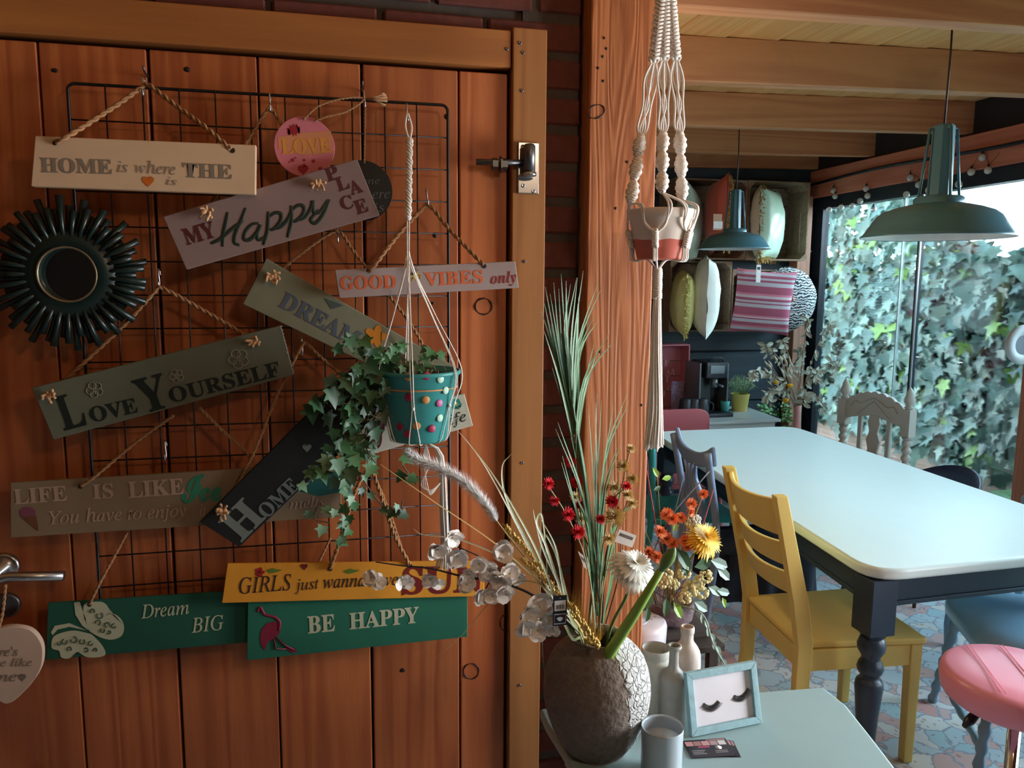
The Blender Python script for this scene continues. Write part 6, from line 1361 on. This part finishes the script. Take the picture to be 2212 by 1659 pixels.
for k, b in enumerate((((1300, 1370), (1310, 1200), (1345, 1040)), ((1305, 1370), (1335, 1250), (1342, 1150)), ((1300, 1370), (1290, 1250), (1292, 1060)))):
    o = stem_thing('dark_twig', ['dark thin twig ending beside the red heads', 'dark budded twig right of the grass stem', 'dark twig inside the grass'][k], 'twig'); mb = MB(); P = cr([VB]+[PY(*p, 1.35) for p in b], 5); mb.tube(P, [.0014]*(len(P)-4)+[.001]*4, 4); mb.build('stem', S(58, 36, 28, bmp=0), o)
# white gerbera
WG = S(238, 236, 228, 'gerbera_white', rough=.6, bmp=0, var=.04); gc = PY(1373, 1222, 1.22); gn = V((.15, -.55, .8)).normalized()
o = stem_thing('gerbera', 'large white double gerbera leaning over the bud stem', 'flower'); mb = MB(); mb.tube(cr([VB, MOUTH+V((.02, 0, .0)), PY(1352, 1290, 1.24), gc-gn*.01], 5), .003, 7); mb.build('stem', SG, o)
for ring, (n, L, W_, cu) in enumerate(((26, .046, .0052, .55), (24, .038, .0045, .3), (22, .026, .003, .0), (20, .016, .0018, -.4))):
    mb = MB(); a0 = gn.orthogonal().normalized(); b0 = gn.cross(a0)
    for k in range(n): th = 2*pi*k/n+ring*.12; petal(mb, gc+gn*(.002+.003*ring), (a0*cos(th)+b0*sin(th)+gn*(.1*ring)).normalized(), gn, L*R.uniform(.9, 1.05), W_, cu)
    mb.build('petals', WG, o)
mb = MB(); pom(mb, gc+gn*.008, .012, 60, gn); mb.build('centre', S(226, 222, 190, bmp=0), o)
# amaryllis bud
BG2 = plain('amaryllis_green', srgb(132, 168, 66), .4, var=.12, nscale=20, bmp=.03); A = PY(1310, 1420, 1.25); B = PY(1430, 1228, 1.16)
o = stem_thing('amaryllis_bud', 'thick light green flower stalk with closed pointed bud', 'flower'); mb = MB(); mb.tube([VB+V((.0, 0, .02)), A, A.lerp(B, .5)+V((.001, 0, -.001)), B], [.0105, .0108, .009, .0062], 14); mb.build('stalk', BG2, o)
d = (B-A).normalized(); mb = MB(); mb.tube([B-d*.004, B+d*.004, B+d*.012, B+d*.024, B+d*.036, B+d*.044, B+d*.047+V((0, 0, .002))], [.006, .0072, .0098, .0108, .0085, .004, .0006], 16); mb.build('bud', plain('bud_green', srgb(104, 136, 70), .45, var=.2, nscale=40, bmp=.05), o)
# silvery feather plume
PLM = S(240, 236, 232, 'plume_white', rough=.9, bmp=0, var=.1)
def plume(label, path, Y, t0, rad, mat, n=2600, thick=.0014):
    o = stem_thing('feather_grass', label, 'plant'); C_ = cr([VB, MOUTH+V((-.025, -.015, 0))]+[PY(x, y, Y_) for x, y, Y_ in path], 8); mb = MB(); mb.tube(C_, thick, 5); mb.build('stem', STRAW, o); mb = MB(); m = len(C_); i0 = int(m*t0)
    for k in range(n):
        u = R.random(); i = i0+u*(m-1-i0); p = C_[int(i)].lerp(C_[min(m-1, int(i)+1)], i-int(i)); t = (C_[min(m-1, int(i)+1)]-C_[int(i)-1]).normalized(); a = V((R.gauss(0, 1), R.gauss(0, 1), R.gauss(0, 1))); a = (a-t*a.dot(t)).normalized(); rr = rad*(sin(pi*min(1, u*.93+.07))**.5*.55+.45)*R.uniform(.35, 1.2); s_ = a.cross(t).normalized()*.0006
        q = p+(a*.8+t*.6).normalized()*rr; mb.add([p-s_, p+s_, q], [(0, 1, 2)])
    mb.build('plume', mat, o, kind='stuff'); return o
plume('fluffy silver-white plume arching left across the hanging tassel', [(1225, 1330, 1.28), (1150, 1225, 1.28), (1080, 1135, 1.3), (1045, 1085, 1.32), (1000, 1040, 1.34), (945, 1010, 1.36), (905, 995, 1.37), (878, 974, 1.37)], 1.3, .46, .0215, PLM, 5200)
# golden wheat spikes
GLD = plain('gold_wheat', srgb(236, 196, 110), .3, .45, var=.12, nscale=60, bmp=0)
def wheat(label, path, awn, t0=.35, up=V((.1, 0, 1)), n=60):
    o = stem_thing('wheat_ear', label, 'plant', 'golden wheat ears in the big vase'); C_ = cr([VB, MOUTH+V((-.03, -.02, -.004))]+[PY(x, y, Y_) for x, y, Y_ in path], 8); m = len(C_); mb = MB(); mb.tube(C_, .001, 4); mb.build('stem', GLD, o); mb = MB(); i0 = int(m*t0)
    for k in range(n):
        i = i0+(m-2-i0)*k/n; p = C_[int(i)].lerp(C_[int(i)+1], i-int(i)); t = (C_[int(i)+1]-C_[int(i)]).normalized(); a = t.cross(V((R.uniform(-1, 1), R.uniform(-1, 1), R.uniform(-1, 1)))).normalized(); mb.ball(p+a*.003, .0026, 6, 4, sq=(1, 1, 1.3)); s_ = t.orthogonal().normalized()*.00035; q = p+(up*.9+t*.35+a*.12).normalized()*awn*R.uniform(.7, 1.1)
        for w_ in (s_, t.cross(s_)): mb.add([p-w_, p+w_, q], [(0, 1, 2)])
    mb.build('ear', GLD, o, kind='stuff')
wheat('golden wheat ear with long upright awns just above the vase mouth', [(1292, 1395, 1.22), (1262, 1350, 1.21), (1232, 1300, 1.21)], .055, .30, V((.28, 0, 1)), 110)
wheat('golden wheat ear low in front, leaning left', [(1275, 1385, 1.23), (1240, 1325, 1.23), (1200, 1275, 1.24)], .045, .30, V((.2, 0, 1)), 70)
wheat('golden wheat ear reaching up to the silver plume', [(1230, 1320, 1.26), (1180, 1245, 1.27), (1130, 1180, 1.28), (1085, 1130, 1.29)], .03, .42, V((.5, 0, .8)), 90)
wheat('golden wheat ear between the plume and the blossom', [(1235, 1330, 1.26), (1195, 1270, 1.26), (1150, 1225, 1.27), (1125, 1205, 1.28)], .03, .45, V((-.9, 0, .25)), 60)
# long arching blades
CRB = S(196, 188, 156, 'dry_blade', rough=.4, bmp=0)
BLD = [([(1225, 1360), (1150, 1200), (1050, 1010), (985, 925)], 'long pale blade reaching up behind the teal pot', .0022, CRB), ([(1230, 1370), (1160, 1190), (1075, 1040), (1000, 940)], 'second long blade crossing the door frame', .003, GRB), ([(1225, 1350), (1150, 1190), (1095, 1080), (1085, 1010), (1105, 980)], 'olive blade with a hooked tip by the door frame', .0032, GRB), ([(1220, 1300), (1180, 1180), (1160, 1130), (1172, 1118), (1182, 1250), (1170, 1420)], 'looped olive blade drooping past the tag', .003, GRB), ([(1225, 1340), (1150, 1240), (1080, 1200), (990, 1165), (915, 1155), (893, 1142)], 'whitish blade running flat across the tassel', .0022, CRB), ([(1235, 1330), (1090, 1190), (940, 1085), (822, 1003)], 'thin straw line slanting up to the ivy', .0014, STRAW), ([(1200, 1290), (1130, 1255), (1060, 1300), (1000, 1370), (945, 1420)], 'thin drooping straw over the sea-green sign', .0014, TANS), ([(1220, 1290), (1175, 1190), (1157, 1125), (1152, 1100)], 'short pointed blade left of the vase', .0028, GRB), ([(1240, 1350), (1205, 1210), (1178, 1155), (1168, 1190), (1164, 1300), (1172, 1400), (1178, 1480)], 'long hanging blade in front of the white blossoms', .0022, GRB), ([(1235, 1340), (1215, 1260), (1200, 1180), (1165, 1115)], 'broad olive blade above the barcode tag', .0036, GRB)]
for pth, lab, w_, mt in BLD:
    o = stem_thing('long_grass', lab, 'dry grass', 'long dry blades in the big vase'); mb = MB(); Y_ = 1.25+R.uniform(-.02, .03); P = [PY(x, y, Y_+.03*i/len(pth)) for i, (x, y) in enumerate(pth)]; blade(mb, [VB, MOUTH+V((-.03+R.uniform(-.01, .01), -.015, 0))]+P, w_, 6); mb.build('blade', mt, o)
# cherry blossom branch
o = stem_thing('blossom_branch', 'artificial cherry blossom branch with white flowers reaching left', 'flower', 'stems standing in the big vase'); BRK = S(48, 36, 34, 'blossom_bark', rough=.8, bmp=.3); YB = 1.27
mb = MB(); main = cr([VB, MOUTH+V((-.04, -.01, -.002))]+[PY(*p, YB) for p in ((1215, 1335), (1150, 1285), (1080, 1258), (1000, 1245), (930, 1228), (870, 1222), (812, 1214))], 5); mb.tube(main, [.003-.002*i/len(main) for i in range(len(main))], 6)
for p in (((1120, 1270), (1060, 1215), (985, 1180)), ((1150, 1285), (1140, 1320), (1165, 1350)), ((1060, 1252), (1045, 1280)), ((1100, 1262), (1090, 1200))): mb.tube(cr([PY(*q_, YB) for q_ in p], 4), .0013, 5)
mb.build('branch', BRK, o)
PET = S(250, 242, 236, 'blossom_white', rough=.7, bmp=0, var=.06, trans=.1)
for x, y, s_ in ((803, 1248, .8), (816, 1258, .8), (866, 1250, .85), (878, 1258, .7), (930, 1250, .85), (945, 1258, .7), (975, 1160, 1.15), (945, 1185, 1), (988, 1200, 1.2), (1008, 1238, .9), (1035, 1218, .9), (1058, 1232, 1.2), (1042, 1282, 1.05), (1062, 1285, .9), (1085, 1192, 1.1), (1082, 1250, 1.3), (1100, 1240, 1), (1088, 1278, 1.05), (1122, 1245, .8), (1138, 1318, 1.2), (1165, 1310, 1.3), (1190, 1330, 1), (1135, 1352, 1.2), (1160, 1362, 1.1), (1195, 1355, .9), (1008, 1262, .9)):
    c = PY(x, y, YB-.012+R.uniform(-.01, .01)); q = min(main, key=lambda p: (p-c).length); nrm = V((R.uniform(-.6, .6), -1, R.uniform(-.6, .5))).normalized(); mb = MB(); a0 = nrm.orthogonal().normalized(); b0 = nrm.cross(a0)
    for ring in range(2):
        for k in range(5):
            th = 2*pi*k/5+ring*.6+R.uniform(-.2, .2); dd = (a0*cos(th)+b0*sin(th)+nrm*(.08+.35*ring+R.uniform(-.1, .25))).normalized(); petal(mb, c, dd, nrm, .018*s_*R.uniform(.85, 1.1)*(1-.25*ring), .0105*s_, -.25+R.uniform(-.4, .3))
    bl_ = mb.build('blossom', PET, o); mb = MB(); mb.tube([c-nrm*.001, c+nrm*.003], .0018, 6); mb.build('blossom_centre', S(196, 196, 120, bmp=0), bl_)
# tags
a, b = PY(1195, 1288, 1.215), PY(1224, 1350, 1.215); o = thing('plant_tag', 'small black hang tag with barcode sticker on the blossom branch', 'tag', ((a.x+b.x)/2, 1.215, b.z)); mb = MB(); mb.box(a.x, b.x, 1.215, 1.216, b.z, a.z); mb.build('card', S(24, 28, 42, 'tag_black', bmp=0, rough=.4), o)
w_, h_ = b.x-a.x, a.z-b.z
mb = MB(); mb.box(a.x+w_*.1, b.x-w_*.1, 1.2144, 1.215, b.z+h_*.5, b.z+h_*.84); mb.build('sticker', S(226, 222, 224, bmp=0), o); mb = MB()
for k in range(12):
    if k in (3, 8): continue
    mb.box(a.x+w_*(.24+.045*k), a.x+w_*(.24+.045*k+.022), 1.2140, 1.2144, b.z+h_*.56, b.z+h_*.70)
mb.build('barcode', S(30, 30, 40, bmp=0), o)
mb = MB(); mb.box(a.x+w_*.08, b.x-w_*.08, 1.2144, 1.215, b.z+h_*.06, b.z+h_*.40); mb.build('frame_line', S(190, 190, 200, bmp=0), o); mb = MB(); mb.box(a.x+w_*.12, b.x-w_*.12, 1.2140, 1.2144, b.z+h_*.09, b.z+h_*.37); mb.build('printed_panel', S(24, 28, 42, 'tag_black', bmp=0), o)
mb = MB(); cc = V(((a.x+b.x)/2, 1.2142, b.z+h_*.23)); mb.prism([(cc.x+w_*.2*cos(t)*(1+.3*sin(3*t)), cc.z+h_*.07*sin(t)) for t in [k*.5 for k in range(12)]], 1.2136, 1.2140); mb.build('printed_flower', S(220, 220, 224, bmp=0), o)
mb = MB(); mb.tube([V(((a.x+b.x)/2, 1.214, a.z-h_*.08)), PY(1192, 1276, 1.24)], .0009, 4); mb.build('tie', S(230, 230, 226, bmp=0), o)
def tag2(label, P4, Y, lines=2):
    c_ = [PY(*p, Y) for p in P4]; o = thing('plant_tag', label, 'tag', sum(c_, V())/4); mb = MB(); mb.add(c_+[p+V((0, .0006, 0)) for p in c_], [(0, 1, 2, 3), (7, 6, 5, 4), (0, 4, 5, 1), (1, 5, 6, 2), (2, 6, 7, 3), (3, 7, 4, 0)]); mb.build('card', S(226, 214, 206, 'tag_white', bmp=0), o)
    U, W_ = c_[1]-c_[0], c_[3]-c_[0]; mb = MB(); e = V((0, -.0004, 0))
    for k in range(14):
        u0, u1 = .12+.055*k, .12+.055*k+.035; mb.add([c_[0]+U*u0+W_*.22+e, c_[0]+U*u1+W_*.22+e, c_[0]+U*u1+W_*.45+e, c_[0]+U*u0+W_*.45+e], [(0, 1, 2, 3)])
    mb.build('print', S(50, 40, 40, bmp=0), o)
    return o
tag2('small white hang tag tilted above the white gerbera', ((1338, 1143), (1375, 1157), (1366, 1183), (1327, 1170)), 1.26)
tag2('brownish tag against the post left of the gerbera', ((1248, 1190), (1264, 1204), (1282, 1240), (1262, 1226)), 1.42)

# ------------------------------------------------------------ stand behind the post with appliance and flower bowl
sd = thing('plant_stand', 'dark wooden stand behind the post under the flower bowl', 'stand', (.84, 1.86, 0))
mb = MB(); mb.box(.70, .985, 1.745, 2.02, .672, .69); mb.build('stand_top', S(52, 40, 34, 'dark_walnut', rough=.6), sd, bevel=.002)
for x, y in ((.715, 1.76), (.955, 1.76), (.715, 2.0), (.955, 2.0)): mb = MB(); mb.box(x-.012, x+.012, y-.012, y+.012, 0, .672); mb.build('leg', S(52, 40, 34, 'dark_walnut'), sd)
dz = V((.775, 1.745+.07, .69)); o = thing('round_appliance', 'round white appliance with a raised button behind the post', 'appliance', dz)
mb = MB(); mb.lathe([(.001, 0), (.064, 0), (.068, .004), (.07, .045), (.067, .055), (.060, .059), (.001, .061)], c=dz, n=48); mb.build('body', S(214, 206, 214, 'white_plastic', rough=.35, bmp=0), o)
bq = dz+V((-.012, -.012, .06)); mb = MB(); mb.lathe([(.024, 0), (.025, .002), (.022, .003), (.014, .0025), (.013, .005), (.001, .006)], c=bq, n=30); mb.build('button', S(196, 190, 200, bmp=0), o)
for dx, dy in ((.03, -.008), (.045, .006)): mb = MB(); mb.lathe([(.003, .0), (.001, .001)], c=dz+V((dx, dy, .0605)), n=10); mb.build('indicator', S(170, 166, 180, bmp=0), o)
fa = V((.885, 1.875, .69)); o = thing('flower_arrangement', 'mixed arrangement with yellow mum and orange flowers in a bark bowl', 'flower arrangement', fa)
mb = MB(); mb.slab([(.80, 1.80), (.975, 1.80), (.975, 1.95), (.80, 1.95)], .6905, .706); mb.build('slab', S(60, 48, 44, 'slate_base', rough=.8, bmp=.4), o)
mb = MB(); mb.lathe([(.001, .016), (.045, .016), (.06, .03), (.068, .06), (.062, .078), (.05, .07), (.001, .06)], c=fa, n=30, dr=lambda a, z: .05*noise.noise(V((cos(a)*3, sin(a)*3, z*60)))); mb.build('bowl', plain('bark', srgb(122, 100, 104), .95, var=.35, nscale=120, bmp=1), o)
fm = fa+V((0, 0, .07)); FY = 1.82
def PQ(x, y, dy=0): return PY(x, y, FY+dy)
ORM = S(252, 150, 100, 'orange_flower', rough=.8, bmp=0, var=.12)
def fstem(c, mat=TANS, r=.0013): mb = MB(); mb.tube(cr([fm+V((R.uniform(-.02, .02), R.uniform(-.02, .02), 0)), fm.lerp(c, .5)+V((0, 0, .02)), c], 5), r, 5); mb.build('stem', mat, o)
for x, y, s_ in ((1519, 1067, .8), (1493, 1088, .9), (1490, 1105, .9), (1440, 1112, 1.1), (1452, 1122, 1.1), (1470, 1120, 1.0), (1425, 1150, 1.1), (1440, 1165, 1.2), (1452, 1175, 1.1), (1480, 1168, 1.0), (1484, 1182, .8), (1400, 1195, 1.2), (1418, 1205, 1.1)):
    c = PQ(x, y, R.uniform(-.03, 0)); fstem(c); mb = MB(); pom(mb, c, .021*s_, 110, V((R.uniform(-.5, .5), -.8, R.uniform(0, .9))), w=.13); mb.build('orange_flower', ORM, o)
yc = PQ(1522, 1166, -.04); fstem(yc, SG, .003); yn = V((.35, -.55, .75)).normalized(); a0 = yn.orthogonal().normalized(); b0 = yn.cross(a0)
for ring, (n, L, W_, cu, m_) in enumerate(((34, .050, .0034, .5, 0), (32, .050, .0032, .25, 0), (30, .046, .0028, .1, 1), (26, .034, .0024, -.2, 1), (22, .022, .002, -.5, 1))):
    mb = MB()
    for k in range(n): th = 2*pi*k/n+ring*.1; petal(mb, yc+yn*(.003*ring), (a0*cos(th)+b0*sin(th)+yn*(.16*ring)).normalized(), yn, L*R.uniform(.85, 1.08), W_, cu)
    mb.build('petals', (S(240, 196, 60, 'mum_gold', bmp=0), S(246, 214, 100, 'mum_yellow', bmp=0))[m_], o, label='shaggy yellow petals' if ring == 0 else None)
mb = MB(); pom(mb, yc+yn*.014, .014, 50, yn); mb.build('mum_centre', S(240, 150, 90, bmp=0), o)
HYD = S(226, 216, 166, 'hydrangea_cream', rough=.8, bmp=0, var=.12)
for x, y, s_ in ((1492, 1272, 1.1), (1480, 1290, .9), (1508, 1258, .9), (1525, 1245, .9), (1515, 1278, 1.0), (1440, 1245, 1), (1455, 1262, .8), (1430, 1258, .8), (1478, 1238, .9), (1375, 1105, .6), (1492, 1130, .8), (1505, 1122, .6)):
    c = PQ(x, y, R.uniform(-.04, 0)); fstem(c); mb = MB()
    for k in range(34):
        v_ = V((R.gauss(0, 1), R.gauss(0, 1), R.gauss(0, 1))).normalized(); mb.ball(c+v_*.017*s_, .0048*s_, 6, 4)
    fl = mb.build('cream_cluster', HYD if s_ > .75 else WG, o); 
for pth, m_, r_ in ((((1400, 1250), (1440, 1130), (1532, 1018)), S(110, 110, 122, 'grey_twig', bmp=0), .0018), (((1480, 1250), (1505, 1180), (1541, 1058)), S(196, 60, 84, 'red_twig', bmp=0), .0012), (((1440, 1260), (1420, 1150), (1397, 1015)), S(196, 60, 84, 'red_twig', bmp=0), .0014), (((1440, 1260), (1426, 1120), (1420, 1030)), SG, .0014), (((1450, 1260), (1395, 1180), (1385, 1090)), SG, .0012), (((1430, 1250), (1450, 1140), (1475, 1035)), S(110, 110, 122, 'grey_twig', bmp=0), .0012)):
    mb = MB(); mb.tube(cr([fm]+[PQ(*p) for p in pth], 5), r_, 5); mb.build('twig', m_, o)
LSV = leafgreen('silver_leaf', (150, 172, 160)); LDG = leafgreen('dark_leaf', (60, 92, 56)); LLM = leafgreen('lime_leaf', (140, 176, 70))
LM = {}
for nm, m_ in (('s', LSV), ('d', LDG), ('l', LLM)):
    me = LFE.copy(); me.materials.clear(); me.materials.append(m_); LM[nm] = me
for x, y, L, ax, ay, m_ in ((1535, 1210, .06, 1, -.35, 's'), (1548, 1225, .055, .8, -.7, 's'), (1530, 1268, .05, 1, -.5, 's'), (1548, 1275, .045, .9, -.2, 's'), (1560, 1290, .03, .3, -1, 'l'), (1462, 1185, .07, .5, -.8, 'd'), (1475, 1215, .05, .3, -1, 'd'), (1500, 1225, .06, .9, .2, 'd'), (1422, 1032, .03, -.3, .9, 'l'), (1430, 1035, .03, .9, .2, 'l'), (1412, 1060, .025, .8, .4, 'd'), (1392, 1115, .025, -.7, .5, 'd'), (1455, 1150, .03, .4, .8, 'l'), (1410, 1280, .05, -.5, -.6, 'd'), (1455, 1300, .05, .4, -.8, 'l'), (1440, 1290, .05, -.2, -.9, 'd'), (1500, 1300, .05, .8, -.5, 's'), (1388, 1170, .04, -.6, .6, 'd'), (1400, 1310, .04, -.2, -.8, 'd')):
    place_leaf(LM[m_], o, PQ(x, y, -.02), (.2, -1, .3), (ax, -.2, ay), L)
mb = MB(); mb.tube(cr([fm, PQ(1480, 1310, -.04), PQ(1520, 1330, -.08), PQ(1540, 1390, -.1), PQ(1568, 1440, -.1)], 6), .0022, 5); mb.build('twig', LSV, o)
for k in range(9): t = k/8; p = PQ(1515, 1325, -.08).lerp(PQ(1566, 1436, -.1), t); place_leaf(LM['s'], o, p, (.2, -1, .2), (.5 if k % 2 else .05, 0, -1), .028)
mb = MB()
for k in range(26): a = R.uniform(0, 6.28); q_ = fm+V((.04*cos(a), .04*sin(a), 0)); mb.tube([q_, q_+V((.03*cos(a), .03*sin(a), R.uniform(.02, .10)))], .0012, 4)
mb.build('dry_stems', S(166, 132, 84, bmp=0), o, kind='stuff')
